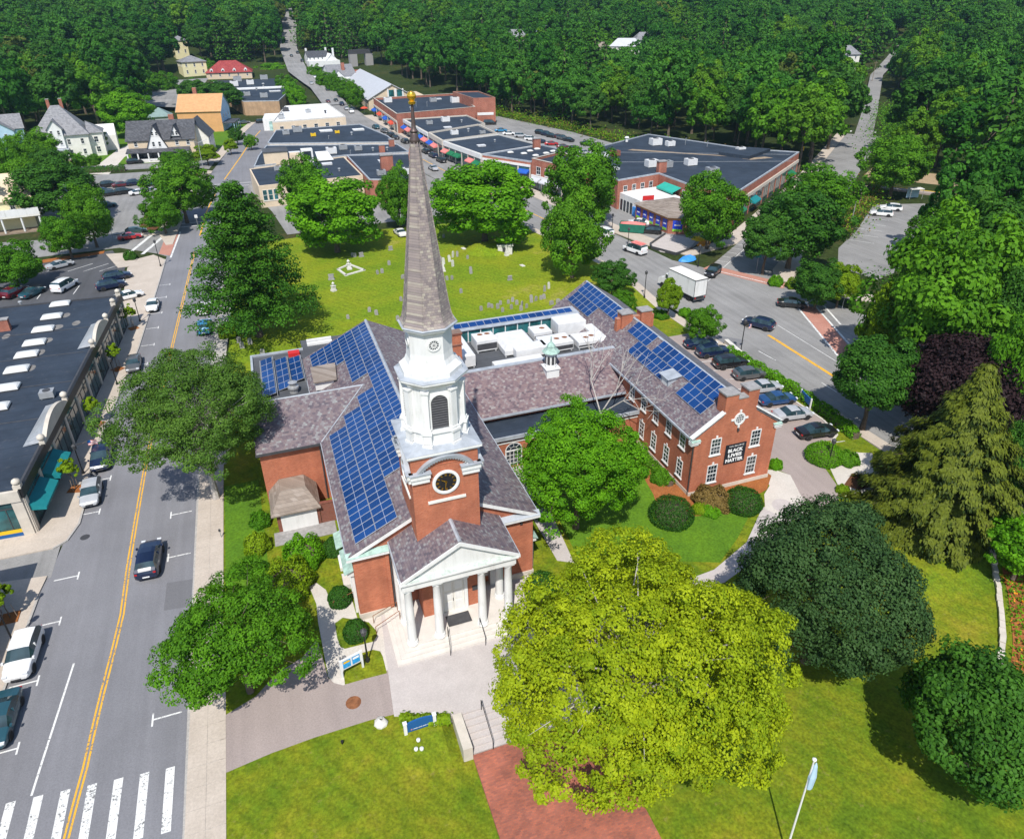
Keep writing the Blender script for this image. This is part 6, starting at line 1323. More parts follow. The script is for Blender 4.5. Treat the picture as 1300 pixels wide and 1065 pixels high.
# display in the corner window
m = MB(oA); ebox(m, (-38.0, 65.1), *edge_frame((-38.0, 65.1), A0)[:2], 9.2, 12.3, 0.05, 0.13, 0.55, 0.9); m.build('window_sill', stripe_m, shopA)
m = MB(oA); ebox(m, (-38.0, 65.1), *edge_frame((-38.0, 65.1), A0)[:2], 9.2, 12.3, 0.05, 0.12, 0.15, 0.54); m.build('window_panel', sign_blue, shopA)
# ---- next shop across the alley
shopB, oB = flat_block('corner_shop', 'grey shop at the alley corner with a tall glazed front', [(-26.4, 12), (-25.9, 56.4), (-52, 56.6), (-52, 12)], 4.9, grey_siding, grey_roof, 0.4, stone)
shopfront(shopB, oB, (-26.4, 12), (-25.9, 56.4), 5.2, 5.3, grey_siding, stone, glass_shop, (), zf=4.4, pw=0.7)

# ---- middle block behind the cemetery
mA, o = flat_block('low_cream_block', 'low cream building with strip windows and black roof behind the cemetery', [(-1.0, 204), (0.4, 182.4), (25.8, 185.0), (24.8, 211.5)], 5.0, cream, black_roof, 0.25, cream)
facade_windows(mA, o, (0.4, 182.4), (8.0, 183.2), 5, 1.1, 2.6, 1.6, 2, 1, white_warm, glass_teal, margin=0.6)
facade_windows(mA, o, (16.0, 184.0), (25.8, 185.0), 7, 1.0, 2.2, 1.9, 2, 1, white_warm, glass, margin=0.3)
for x, y, k, s in ((6, 200, 'unit', 1), (19, 203, 'hatch', 1.3), (21, 193, 'vent', 1)): rooftop(mA, o, k, x, y, 5.08, s)
mB, o = flat_block('dark_roof_block', 'black roofed building with a red brick chimney beside the cemetery trees', [(26.2, 178), (37, 173), (44.2, 206), (25.4, 211)], 5.4, shop_brick, black_roof, 0.3, lead)
rooftop(mB, o, 'chimney', 32.5, 187.5, 5.48, 1.9); rooftop(mB, o, 'unit', 30, 182, 5.48, 1.2); rooftop(mB, o, 'unit', 36.5, 181, 5.48, 1.4, hvac_m); rooftop(mB, o, 'hatch', 34, 199, 5.48, 1.6)
m = MB(o); m.prism([(41.6, 196), (44.0, 205.6), (42.6, 206), (40.2, 196.4)], 5.4, 7.6); m.build('corner_parapet', shop_brick, mB)
mC, o = flat_block('terrace_block', 'black roofed terrace with rooftop skylights between the two streets', [(1.9, 220.5), (4.9, 237.5), (42.6, 224.2), (43.4, 210.5), (24.9, 212.4), (0.2, 206)], 5.2, stone, black_roof, 0.3, lead)
m = MB(o); m.box(3.2, 9.4, 207.5, 213.5, 5.2, 8.4); st_ = m.build('stair_tower', cream, mC); m = MB(o); m.box(3.0, 9.6, 207.3, 213.7, 8.4, 8.6); m.build('tower_roof', grey_roof, st_)
m = MB(o); m.box(13.0, 16.0, 206.8, 209.5, 5.2, 8.6); lt = m.build('lift_house', white, mC); m = MB(o); m.box(13.5, 15.5, 206.7, 206.82, 6.2, 8.2); m.build('lift_window', glass, lt)
m = MB(o); m.slab((17.2, 207.5, 5.4), (21.4, 207.5, 5.4), (20.6, 214.5, 6.6), (17.2, 214.5, 6.6), 0.12); m.build('roof_deck', white, mC)
m = MB(o); m.box(9.8, 12.6, 207.4, 211, 5.2, 7.4); m.build('roof_shed', beige, mC)
for x, y, k, s, mt in ((15.5, 219, 'unit', 1.4, hvac_m), (22, 217, 'unit', 1.6, hvac_m), (12, 222, 'hatch', 1.5, None), (30, 219, 'unit', 1.2, None), (34, 217, 'vent', 1.2, None), (38, 216, 'vent', 1.2, None), (27, 214.5, 'pipe', 1, None), (26, 222, 'unit', 1.3, None), (40.5, 222, 'chimney', 1.0, None), (36, 213.5, 'chimney', 1.0, None)): rooftop(mC, o, k, x, y, 5.28, s, mt)
mD, o = flat_block('upper_terrace', 'dark roofed terrace in front of the white roofed building', [(5.5, 240), (9.4, 264), (37.9, 266), (42.4, 238), (42.4, 226), (6.0, 238.4)], 5.6, stone, black_roof, 0.3, lead)
for x, y, k, s, mt in ((12, 254, 'unit', 1.2, None), (16, 258, 'unit', 1.6, galv), (25, 256, 'hatch', 2.0, white), (35.5, 254, 'hatch', 1.8, white), (20, 247, 'unit', 0.9, stripe_m), (28, 250, 'unit', 0.8, stripe_m), (32, 245, 'vent', 1.2, None), (24, 240, 'pipe', 1, None)): rooftop(mD, o, k, x, y, 5.68, s, mt)
facade_windows(mD, o, (42.4, 226), (42.4, 238), 4, 1.2, 1.6, 3.2)
mE, o = flat_block('white_roof_block', 'white roofed commercial building with parapet beside the main street', [(9.2, 283), (35.9, 287), (34.2, 328), (16.8, 327)], 5.6, cream, white_roof, 0.45, stone_white)
for x, y, k, s, mt in ((14, 300, 'vent', 1.3, None), (16, 312, 'unit', 1.3, dark_metal), (24, 305, 'unit', 1.1, None), (30, 300, 'vent', 1.4, dark_metal), (27, 316, 'hatch', 1.1, None), (13, 292, 'unit', 1.2, None)): rooftop(mE, o, k, x, y, 5.68, s, mt)
facade_windows(mE, o, (9.2, 283), (35.9, 287), 6, 1.4, 1.6, 2.6)
mF, o = flat_block('white_garage', 'small white garage with pale green door behind the white roofed building', [(6.5, 304), (14.5, 303), (14.2, 318), (8, 319)], 4.2, white, white_roof, 0.2, white)
m = MB(o); ebox(m, (6.5, 304), *edge_frame((6.5, 304), (14.5, 303))[:2], 2.2, 5.4, 0, 0.08, 0, 3.4); m.build('garage_door', glassmat('pale green panel', (0.30, 0.45, 0.42), 0.5), mF)
mG, o = flat_block('tan_block', 'tan walled shop building with black roof and white parapet strip', [(0.8, 350), (15.5, 346), (23.4, 388), (22.5, 470), (-14, 462), (-8, 390)], 5.8, tan_brick, black_roof, 0.35, lead)
for x, y, k, s, mt in ((10, 362, 'unit', 1.8, None), (16, 385, 'hatch', 2.5, hvac_m), (3, 372, 'unit', 1.6, None), (8, 395, 'vent', 1.6, None), (-2, 420, 'unit', 2.2, hvac_m), (6, 425, 'unit', 2.0, hvac_m), (12, 412, 'vent', 2, None), (0, 445, 'unit', 2.4, galv), (14, 450, 'unit', 2.2, galv)): rooftop(mG, o, k, x, y, 5.88, s, mt)
m = MB(o); m.box(-7, 21.5, 400, 404, 5.88, 6.5); m.build('roof_strip', white_roof, mG)
# red roofed house with dormers and neighbours
def hip_house(name, label, cx, cy, w, d, ze, zr, rz, wallm, roofm, z=0.0, rid=None, cat='house', over=0.5, dorm=0, win=(), chim=(), zb=-1.0):
    """house with a hipped roof, built about its own centre"""
    t = thing(name, label, cat, (cx, cy, z), rz); rid = (w-d)/2 if rid is None else rid; rid = max(0.05, rid); m = MB(); m.box(-w/2, w/2, -d/2, d/2, zb, ze); m.build('wall', wallm, t)
    a, b_ = w/2+over, d/2+over; m = MB(); m.add([(-a, -b_, ze-0.05), (a, -b_, ze-0.05), (a, b_, ze-0.05), (-a, b_, ze-0.05), (-rid, 0, zr), (rid, 0, zr), (-a, -b_, ze-0.25), (a, -b_, ze-0.25), (a, b_, ze-0.25), (-a, b_, ze-0.25)], [(0,1,5,4),(1,2,5),(2,3,4,5),(3,0,4),(6,7,1,0),(7,8,2,1),(8,9,3,2),(9,6,0,3),(9,8,7,6)]); r = m.build('roof', roofm, t)
    for i in range(dorm):
        x = -w/2+w*(i+0.5)/dorm; m = MB(); gable_walls(m, x-0.8, x+0.8, -d/2+0.3, -d/2+3.0, ze-0.1, ze+1.3, ze+2.1); dd = m.build('dormer', white, r); m = MB(); m.box(x-0.45, x+0.45, -d/2+0.24, -d/2+0.32, ze+0.2, ze+1.2); m.build('pane', glass, dd)
    for face, n, zz, h in win:
        for i in range(n):
            if face == 's': window(t, (0, -1), (-w/2+w*(i+0.5)/n, -d/2), 0.95, h, zz, (0, 0, 0), 2, 2, white, glass, False)
            elif face == 'e': window(t, (1, 0), (w/2, -d/2+d*(i+0.5)/n), 0.95, h, zz, (0, 0, 0), 2, 2, white, glass, False)
            elif face == 'w': window(t, (-1, 0), (-w/2, -d/2+d*(i+0.5)/n), 0.95, h, zz, (0, 0, 0), 2, 2, white, glass, False)
    for x, y, zz in chim:
        m = MB(); m.box(x-0.45, x+0.45, y-0.45, y+0.45, ze, zz); c = m.build('chimney', shop_brick, r); m = MB(); m.box(x-0.52, x+0.52, y-0.52, y+0.52, zz, zz+0.15); m.build('chimney_cap', stone_grey, c)
    return t
def gable_part(t, x0, x1, y0, y1, ze, zr, axis, wallm, roofm, over=0.4, th=0.15, z0=-1.0):
    m = MB(); gable_walls(m, x0, x1, y0, y1, z0, ze, zr, axis); m.build('wall', wallm, t)
    for s in (-1, 1):
        m = MB()
        if axis == 'y':
            c = (x0+x1)/2; k = (zr-ze)/((x1-x0)/2); e = (x0-over) if s < 0 else (x1+over); z_e = zr-k*((x1-x0)/2+over)+0.1; q = [(c, y0-over, zr+0.1), (c, y1+over, zr+0.1), (e, y1+over, z_e), (e, y0-over, z_e)]
        else:
            c = (y0+y1)/2; k = (zr-ze)/((y1-y0)/2); e = (y0-over) if s < 0 else (y1+over); z_e = zr-k*((y1-y0)/2+over)+0.1; q = [(x1+over, c, zr+0.1), (x0-over, c, zr+0.1), (x0-over, e, z_e), (x1+over, e, z_e)]
        m.slab(*(q if s < 0 else [q[1], q[0], q[3], q[2]]), th); m.build('roof', roofm, t)
_x, _y, _z = GT(293, 101); hip_house('red_roof_house', 'long building with a red tiled hip roof and a row of dormers', _x, _y+8, 24, 15, 4.0, 9.5, -0.05, beige, shingle_red, _z-0.5, dorm=4, cat='building', win=(('s', 5, 2.0, 1.6),))
_x, _y, _z = GT(246, 98); hip_house('cream_house', 'pale yellow two storey house with a grey roof at the wood edge', _x, _y+7, 13, 12, 8, 10.8, 0.25, yellow_siding, shingle_grey, _z-0.3, win=(('s', 3, 5.5, 1.8), ('s', 3, 2.0, 1.8), ('e', 3, 5.5, 1.8), ('w', 3, 5.5, 1.8)))
_x, _y, _z = GT(231, 76); hip_house('tall_white_house', 'tall narrow white house with bluish roof among the forest trees', _x, _y+5, 8, 10, 11, 13.5, 0.2, yellow_siding, shingle_grey, _z-0.5, win=(('s', 2, 8, 2.0), ('s', 2, 4, 2.0), ('e', 3, 8, 2.0)))
# ---- shops on the east side of the main street
sH, o = flat_block('brick_department_store', 'big brick store with black roof and long brick rear wall', [(53.8, 329), (53.3, 277), (86, 284), (90, 331)], 6.2, shop_brick, black_roof, 0.9, shop_brick, coping=stone)
shopfront(sH, o, (53.8, 329), (53.3, 277), 6.5, 4.6, stone, stone, glass_shop, (blue_cloth, None, red_cloth, None), zf=3.9)
for x, y, k, s, mt in ((58, 318, 'unit', 1.8, hvac_m), (66, 300, 'pipe', 2, None), (70, 298, 'pipe', 2, None), (76, 312, 'unit', 1.5, None), (80, 320, 'hatch', 1.5, None), (84, 306, 'unit', 2.0, hvac_m), (62, 292, 'vent', 1.4, None)): rooftop(sH, o, k, x, y, 6.28, s, mt)
sH2, o = flat_block('brick_stage_house', 'taller plain brick box with white sign at the rear of the store', [(85, 313), (86.3, 287.5), (95, 286), (95.4, 310)], 9.4, shop_brick, black_roof, 0.5, shop_brick)
m = MB(o); ebox(m, (86.3, 287.5), *edge_frame((86.3, 287.5), (95, 286))[:2], 1.5, 8.0, 0, 0.1, 3.4, 4.4); m.build('sign_board', white, sH2)
sI, o = flat_block('low_shop_row', 'low shops with black roofs beside the big brick store', [(55.6, 276.3), (56.6, 242.2), (80.4, 254), (80.2, 276.6)], 4.8, stone, black_roof, 0.5, stone)
shopfront(sI, o, (55.6, 276.3), (56.6, 242.2), 5.6, 5.2, stone, white, glass_shop, (blue_cloth, pink_cloth, None, green_cloth), zf=4.1)
for x, y, k, s, mt in ((62, 262, 'unit', 1.2, None), (69, 266, 'unit', 1.6, hvac_m), (74, 262, 'vent', 1.2, None), (66, 252, 'hatch', 1.3, None)): rooftop(sI, o, k, x, y, 4.88, s, mt)
sJ, o = flat_block('stepped_shops', 'shops with brick cross walls and black roofs before the rear car park', [(56.7, 241.4), (57.0, 224.6), (77.2, 231), (77.0, 251.6)], 5.0, dark_brick, black_roof, 0.6, stone)
shopfront(sJ, o, (56.7, 241.4), (57.0, 224.6), 5.6, 5.5, stone, stone, glass_shop, (blue_cloth, pink_cloth, None), zf=4.1)
for x, y, k, s, mt in ((64, 236, 'unit', 1.3, hvac_m), (70, 240, 'vent', 1.4, None), (73, 234, 'unit', 1.0, None)): rooftop(sJ, o, k, x, y, 5.08, s, mt)
sK, o = flat_block('awning_shops', 'black roofed shops with salmon and green awnings facing the street', [(57.2, 224.2), (61.6, 199), (82.8, 206.5), (77.2, 229.8)], 5.0, stone, black_roof, 0.5, stone_white)
shopfront(sK, o, (57.2, 224.2), (61.6, 199), 4.2, 5.4, stone, white, glass_shop, (pink_cloth, green_cloth, green_cloth, None), zf=4.1)
for x, y, k, s, mt in ((66, 213, 'hatch', 1.2, None), (72, 218, 'vent', 1, None)): rooftop(sK, o, k, x, y, 5.08, s, mt)
sL, o = flat_block('skylit_shops', 'black roofed shops dotted with small white domes', [(61.8, 198.5), (70.8, 183.8), (86.8, 191.4), (82.9, 206)], 5.2, shop_brick, black_roof, 0.4, lead)
for x, y in ((70, 198), (73, 195), (76, 198), (79, 200), (75, 191), (79, 193), (82, 195)): rooftop(sL, o, 'skylight', x, y, 5.28, 0.55)
rooftop(sL, o, 'chimney', 80, 203, 5.28, 1.3)
shopfront(sL, o, (61.8, 198.5), (70.8, 183.8), 4.3, 4.6, stone, white, glass_shop, (None, blue_cloth), zf=4.0)
sM, o = flat_block('brick_corner_shop', 'two storey brick shop with paired white windows near the cemetery corner', [(68.4, 176.8), (72.3, 165.2), (80.8, 169.5), (79.0, 182.6)], 7.0, shop_brick, black_roof, 0.7, shop_brick, coping=stone)
facade_windows(sM, o, (68.4, 176.8), (72.3, 165.2), 3, 1.7, 2.0, 4.0, 2, 2)
facade_windows(sM, o, (72.3, 165.2), (80.8, 169.5), 2, 1.5, 2.0, 4.0, 2, 2)
shopfront(sM, o, (68.4, 176.8), (72.3, 165.2), 4.1, 3.7, stone, white, glass_shop, (pale_metal,), zf=3.1)
NP = [(79.2, 149.2), (91.6, 152.2), (92.0, 138.0), (97.1, 128.8), (140.2, 161.4), (130.4, 170.5), (117, 202.5), (95.4, 190), (80.2, 173)]
sN, o = flat_block('black_roof_block', 'wide black roofed brick block with shopfronts along the side street', NP, 6.7, shop_brick, black_roof, 0.32, lead)
shopfront(sN, o, (97.1, 128.8), (140.2, 161.4), 5.4, 5.0, shop_brick, stone, glass_shop, (green_cloth, None, teal, None, None, None, None, None), zf=4.2)
facade_windows(sN, o, (79.2, 149.2), (91.6, 152.2), 4, 1.2, 2.0, 3.4, 2, 2); facade_windows(sN, o, (92.0, 138.0), (97.1, 128.8), 3, 1.2, 2.0, 3.4, 2, 2)
facade_windows(sN, o, (91.6, 152.2), (92.0, 138.0), 3, 1.4, 1.9, 3.4, 2, 2)
m = MB(o); m.add([(91.5, 149, 5.6), (91.8, 142, 5.6), (89.6, 142, 4.7), (89.3, 149, 4.7), (89.6, 142, 4.3), (89.3, 149, 4.3)], [(0, 1, 2, 3), (3, 2, 4, 5)]); m.build('awning', plain('sea green awning', (0.03, 0.38, 0.30), 0.6, 0.08, 1), sN)
for x, y, k, s, mt in ((86, 172, 'unit', 1.6, hvac_m), (92, 176, 'unit', 1.3, dark_brick), (94, 160, 'unit', 1.6, hvac_m), (97, 158, 'unit', 1.5, galv), (93, 153.5, 'chimney', 1.3, None), (104, 158, 'unit', 1.5, hvac_m), (103, 147, 'unit', 1.5, galv), (110, 186, 'unit', 1.7, hvac_m), (113, 183, 'unit', 1.3, hvac_m), (105, 194, 'vent', 1.8, white), (118, 183, 'pipe', 1.8, None), (122, 178, 'pipe', 1.5, None), (126, 168, 'unit', 1.2, hvac_m), (84, 161, 'hatch', 1.2, None)): rooftop(sN, o, k, x, y, 6.78, s, mt)
pat = plain('bare tan roof patch', (0.30, 0.23, 0.16), 0.9, 0.2, 1)
for pts in ([(101, 183), (112, 172), (122, 163), (120, 163.5), (109, 173), (99, 182)], [(122, 158), (129, 158), (128, 160), (121, 160.2)]): MB(o).prism(pts, 6.785, 6.80).build('roof_patch', pat, sN)
for a, b_ in (((82, 171), (132, 152)), ((88, 184), (136, 160))):
    q = offs([a, b_], 0.15); MB(o).prism([a, b_, q[1], q[0]], 6.785, 6.84).build('roof_seam', galv, sN)
m = MB(o); m.prism([(118, 166.5), (129.5, 169.6), (133.8, 165.4), (122, 158.6)], 6.78, 7.6); m.build('raised_roof', black_roof, sN)
# bank pavilion with the blue printed windows
bO = (84.0, 134.5, 0.0); bank = thing('brick_pavilion', 'small brick pavilion with grey hipped roof and blue printed windows', 'building', bO)
bp = [(79.3, 140.3), (80.2, 127.6), (83.4, 125.6), (91.6, 132.4), (91.0, 139.0)]
MB(bO).prism(bp, -0.4, 3.6).build('wall', shop_brick, bank)
ap = [(84.6, 134.6), (86.6, 134.8)]; rp = inset(bp, -0.5)
rp = [p for p in rp]; n = len(rp); m = MB(bO); vs = [(*p, 3.6) for p in rp]+[(85.4, 135.0, 5.7)]; m.add(vs, [(i, (i+1) % n, n) for i in range(n)]+[tuple(range(n))[::-1]]); m.build('roof', shingle_brown, bank)
def dec(p0, p1, k, w_):
    u, nrm, L = edge_frame(p0, p1)
    for i in range(k):
        s = L*(i+0.5)/k; m = MB(bO); ebox(m, p0, u, nrm, s-w_/2, s+w_/2, 0, 0.06, 0.7, 3.0); wn = m.build('printed_window', bluetarp if False else plain('blue window print %d' % (RNG.integers(1e6)), (0.01, 0.05, 0.50), 0.25, 0.2, 1.5, spec=0.6), bank)
        m = MB(bO); ebox(m, p0, u, nrm, s-w_/2, s+w_/2, 0.062, 0.07, 0.7, 1.2); m.build('window_band', plain('lime window print %d' % (RNG.integers(1e6)), (0.25, 0.55, 0.05), 0.4, 0.2, 1.5), wn)
        m = MB(bO); ebox(m, p0, u, nrm, s-w_*0.3, s+w_*0.3, 0.062, 0.07, 1.9, 2.15); m.build('window_caption', letter_white, wn)
    m = MB(bO); ebox(m, p0, u, nrm, 0, L, 0, 0.10, 3.1, 3.45); m.build('fascia', plain('orange fascia %d' % (RNG.integers(1e6)), (0.55, 0.26, 0.12), 0.7, 0.1, 1), bank)
dec((79.3, 140.3), (80.2, 127.6), 5, 1.5); dec((80.2, 127.6), (83.4, 125.6), 1, 2.0); dec((83.4, 125.6), (91.6, 132.4), 3, 1.8)
m = MB(bO); m.prism([(79.9, 150), (80.5, 140.6), (90.8, 139.4), (90.8, 151.4)], -0.3, 4.0); wx = m.build('white_annex', white, bank)
m = MB(bO); ebox(m, (79.9, 150), *edge_frame((79.9, 150), (80.5, 140.6))[:2], 1.0, 6.6, -0.2, 0.05, 0.1, 2.7); m.build('annex_opening', glass, wx)
for s in (1.0, 2.4, 3.8, 5.2, 6.6):
    m = MB(bO); ebox(m, (79.9, 150), *edge_frame((79.9, 150), (80.5, 140.6))[:2], s-0.1, s+0.1, 0.05, 0.12, 0.0, 2.8); m.build('annex_post', white, wx)
m = MB(bO); ebox(m, (79.9, 150), *edge_frame((79.9, 150), (80.5, 140.6))[:2], 6.9, 8.7, 0.06, 0.3, 0.0, 2.2); m.build('blue_locker', bluetarp, wx)
sg = MB(bO); ebox(sg, (80.5, 140.6), *edge_frame((80.5, 140.6), (90.8, 139.4))[:2], 0.5, 3.2, 0.02, 0.12, 4.1, 5.1); sg.build('red_sign', red_plastic, bank)
# ---- halls beyond
gO = thing('gabled_hall', 'pale hall with a long grey metal roof and a glazed gable end', 'building', (65, 392, hz(65, 392)-1.0), 0.0)
gable_part(gO, -11, 11, -48, 40, 4.2, 10.0, 'y', beige, pale_metal, 0.6, 0.25)
for x0, x1 in ((-1.5, 0.8), (2.2, 4.5)):
    m = MB(); m.box(x0, x1, -48.15, -47.98, 3.2, 7.6); m.build('gable_window', glass_teal, gO)
m = MB(); m.box(-2.2, -1.6, -48.3, -47.99, 0, 8.0); m.box(1.0, 2.0, -48.3, -47.99, 0, 8.0); m.box(4.6, 5.2, -48.3, -47.99, 0, 8.0); m.build('gable_frame', white, gO)
m = MB(); m.box(0.9, 2.1, -48.4, -48.0, 0, 3); m.build('door', dark_metal, gO)
m = MB(); m.box(11, 15, -46, -30, -1, 4.6); m.build('side_bay', beige, gO)
h2 = thing('grey_chapel', 'grey roofed gabled building with brick chimney next to the pale hall', 'building', (*GT(432, 103)[:2], GT(432, 103)[2]), 0.1); h2.scale = (.55, .55, .55)
gable_part(h2, -14, 12, -22, 22, 6, 15, 'x', white, shingle_grey, 0.6, 0.25); gable_part(h2, -14, -2, -30, 0, 6, 12, 'y', white, shingle_grey, 0.6, 0.25)
m = MB(); m.box(0, 3, -12, -9, 9, 17); m.build('chimney', shop_brick, h2); m = MB(); m.box(12, 22, -20, 10, -1, 8.5); m.build('brick_wing', shop_brick, h2)
h3 = thing('white_inn', 'white painted group with dark roofs and tall chimneys by the long street', 'building', GT(408, 82), 0.1); h3.scale = (.62, .62, .62)
gable_part(h3, -14, 6, -8, 10, 7, 12, 'x', white, shingle_dark, 0.5, 0.25); gable_part(h3, 2, 12, -18, 2, 5, 10, 'y', white, white_roof, 0.5, 0.25); m = MB(); m.box(-16, 14, -22, -8, -1, 4.2); m.build('white_porch', white, h3)
for x, y in ((-13, 3), (7, 6), (11, -8)): m = MB(); m.box(x-0.8, x+0.8, y-0.8, y+0.8, 5, 14.5); m.build('chimney', white, h3)
for i in range(4): window(h3, (0, -1), (-12+4*i, -8), 1.3, 2, 4.6, (0, 0, 0), 2, 2, white, glass, False)
br = thing('rail_bridge', 'dark steel railway bridge on stone abutments behind the halls', 'bridge', GT(459, 84), 0.15); br.scale = (.45, .45, .7)
m = MB(); m.box(-16, 16, -3, 3, 9.5, 13); m.build('girder', dark_metal, br); m = MB(); m.box(-16, -6, -4, 4, -2, 9.5); m.build('abutment', stone_grey, br); m = MB(); m.box(6, 16, -4, 4, -2, 9.5); m.build('abutment', stone_grey, br)
# ------------------------------------------------------------------ the wooden houses in the west
v = thing('blue_house', 'pale blue gabled house with grey roof at the end of the row', 'house', (-82, 296, 0), 0.25)
gable_part(v, -7, 7, -7, 8, 7.0, 12.0, 'y', blue_siding, shingle_grey); gable_part(v, 3, 10, -2, 7, 7.0, 11.0, 'x', blue_siding, shingle_grey)
for z in (1.2, 4.4):
    for x in (-4.5, 0, 4.5): window(v, (0, -1), (x, -7), 0.9, 1.6, z, (0, 0, 0), 2, 2, white, glass, False)
    for y in (-4.5, -0.5): window(v, (1, 0), (7, y) if y < -2.5 else (10, y), 0.9, 1.6, z, (0, 0, 0), 2, 2, white, glass, False)
m = MB(); m.box(-7.5, 3, -9.5, -7, 3.0, 3.3); m.build('porch_roof', shingle_grey, v)
for x in (-7.2, -3.6, 0, 2.7): m = MB(); m.tube((x, -9.3, -0.5), (x, -9.3, 3.0), 0.12); m.build('porch_post', white, v)
# white villa with steep hip roof
v = hip_house('white_villa', 'white villa with steep grey hip roof, dormer and twin brick chimneys', -56.5, 277, 15, 15, 7.4, 15.5, 0.10, white_warm, shingle_grey, 0.0, rid=1.2, over=0.6, win=(('s', 4, 4.4, 1.7), ('s', 4, 1.2, 1.7), ('e', 4, 4.4, 1.7), ('e', 4, 1.2, 1.7)), chim=((-1.8, 1.5, 17.2), (1.8, 1.5, 17.2)))
m = MB(); gable_walls(m, -3.2, 0.8, -8.4, -2.0, 3.6, 9.6, 12.0); d = m.build('front_bay', white, v)
for s in (-1, 1):
    m = MB(); c = -1.2; e = c+s*2.5; q = [(c, -8.8, 12.15), (c, -2, 12.15), (e, -2, 9.1), (e, -8.8, 9.1)]; m.slab(*(q if s < 0 else [q[1], q[0], q[3], q[2]]), 0.12); m.build('bay_roof', shingle_grey, d)
for x in (-2.2, -0.2): window(v, (0, -1), (x, -8.4), 0.8, 1.4, 7.6, (0, 0, 0), 2, 2, white, glass, False); window(v, (0, -1), (x, -8.4), 0.8, 1.4, 4.6, (0, 0, 0), 2, 2, white, glass, False)
m = MB(); m.box(-5.5, 1.5, -11.5, -7.5, 3.2, 3.5); m.build('porch_roof', lead, v)
for x in (-5.2, -3.0, -0.9, 1.2): m = MB(); m.tube((x, -11.2, -0.5), (x, -11.2, 3.2), 0.16); m.build('porch_post', white, v)
m = MB(); m.box(-5.5, 1.5, -11.5, -7.5, -0.5, 0.5); m.build('porch_floor', wood, v)
m = MB(); m.box(7.5, 11.5, -5.5, 3.5, -0.5, 7.2); m.build('east_bay', white_warm, v); m = MB(); m.add([(7.3, -6, 7.2), (12, -6, 7.2), (12, 4, 7.2), (7.3, 4, 7.2), (7.3, -1, 10.5)], [(0, 1, 4), (1, 2, 4), (2, 3, 4), (0, 3, 2, 1)]); m.build('bay_roof', shingle_grey, v)
for z in (1.2, 4.3):
    for y in (-3.8, -0.5, 2): window(v, (1, 0), (11.5, y), 0.85, 1.7, z, (0, 0, 0), 2, 2, white, glass, False)
    window(v, (0, -1), (9.5, -5.5), 1.2, 1.8, z, (0, 0, 0), 2, 2, white, glass, False)
m = MB(); gable_walls(m, 8, 15, 3.6, 12, -0.5, 5.0, 8.0, 'x'); m.build('rear_wing', white_warm, v)
# gabled house with two white gables and a porch
g = thing('gabled_house', 'cream house with charcoal roof, two white front gables and a long porch', 'house', (-24.5, 262, 0), -0.12)
gable_part(g, -10.5, 9, -6, 6, 6.4, 11.2, 'x', beige, shingle_dark, 0.5, 0.18); gable_part(g, 4.5, 12.5, 0, 11, 6.0, 10.8, 'y', white_warm, shingle_dark, 0.5, 0.18)
def front_gable(x0, x1, z0, zr, y0, y1, wm):
    m = MB(); gable_walls(m, x0, x1, y0, y1, z0-0.3, z0, zr); o = m.build('front_gable', wm, g)
    for s in (-1, 1):
        m = MB(); c = (x0+x1)/2; k = (zr-z0)/((x1-x0)/2); e = c+s*((x1-x0)/2+0.4); q = [(c, y0-0.35, zr+0.12), (c, y1, zr+0.12), (e, y1, zr+0.12-k*((x1-x0)/2+0.4)), (e, y0-0.35, zr+0.12-k*((x1-x0)/2+0.4))]; m.slab(*(q if s < 0 else [q[1], q[0], q[3], q[2]]), 0.14); m.build('gable_roof', shingle_dark, o)
front_gable(-5.2, 1.2, 3.6, 10.6, -6.6, 0, white); front_gable(2.6, 5.2, 7.4, 10.4, -6.2, -1, white)
for x, z in ((-2.6, 7.6), (-1.4, 7.6)): window(g, (0, -1), (x, -6.6), 0.7, 1.1, z, (0, 0, 0), 2, 1, white, glass, False)
for x in (-2.9, -1.1): window(g, (0, -1), (x, -6.6), 0.85, 1.5, 4.3, (0, 0, 0), 2, 1, white, glass, False)
for x in (3.4, 4.4): window(g, (0, -1), (x, -6.2), 0.7, 1.2, 7.4, (0, 0, 0), 2, 1, white, glass, False)
for x in (-8.2, 3.9, 7.2): window(g, (0, -1), (x, -6), 1.0, 1.5, 4.4, (0, 0, 0), 2, 2, white, glass, False)
for y in (2.5, 6.0, 9): window(g, (1, 0), (12.5, y), 1.0, 1.6, 3.6, (0, 0, 0), 2, 2, white, glass, False); window(g, (1, 0), (12.5, y), 1.0, 1.6, 0.8, (0, 0, 0), 2, 2, white, glass, False)
m = MB(); m.slab((-11, -9.2, 3.0), (7.5, -9.2, 3.0), (7.5, -6, 3.9), (-11, -6, 3.9), 0.15); m.build('porch_roof', shingle_dark, g)
for x in (-10.6, -7.6, -4.6, -1.6, 1.4, 4.4, 7.1): m = MB(); m.box(x-0.18, x+0.18, -9.1, -8.75, 0.2, 2.95); m.build('porch_post', white, g)
for x0, x1 in ((-10.4, -1.8), (1.6, 7.0)): m = MB(); m.box(x0, x1, -9.0, -8.9, 0.6, 1.1); m.build('porch_rail', white, g)
m = MB(); m.box(-10.8, 7.3, -9.2, -6, -0.5, 0.35); m.build('porch_floor', white_warm, g)
m = MB(); m.box(-10.2, 6.8, -6.08, -5.98, 0.6, 2.8); m.build('porch_windows', glass, g)
m = MB(); m.box(1.4, 3.0, 1.5, 2.7, 9.5, 12.6); m.build('chimney', shop_brick, g)
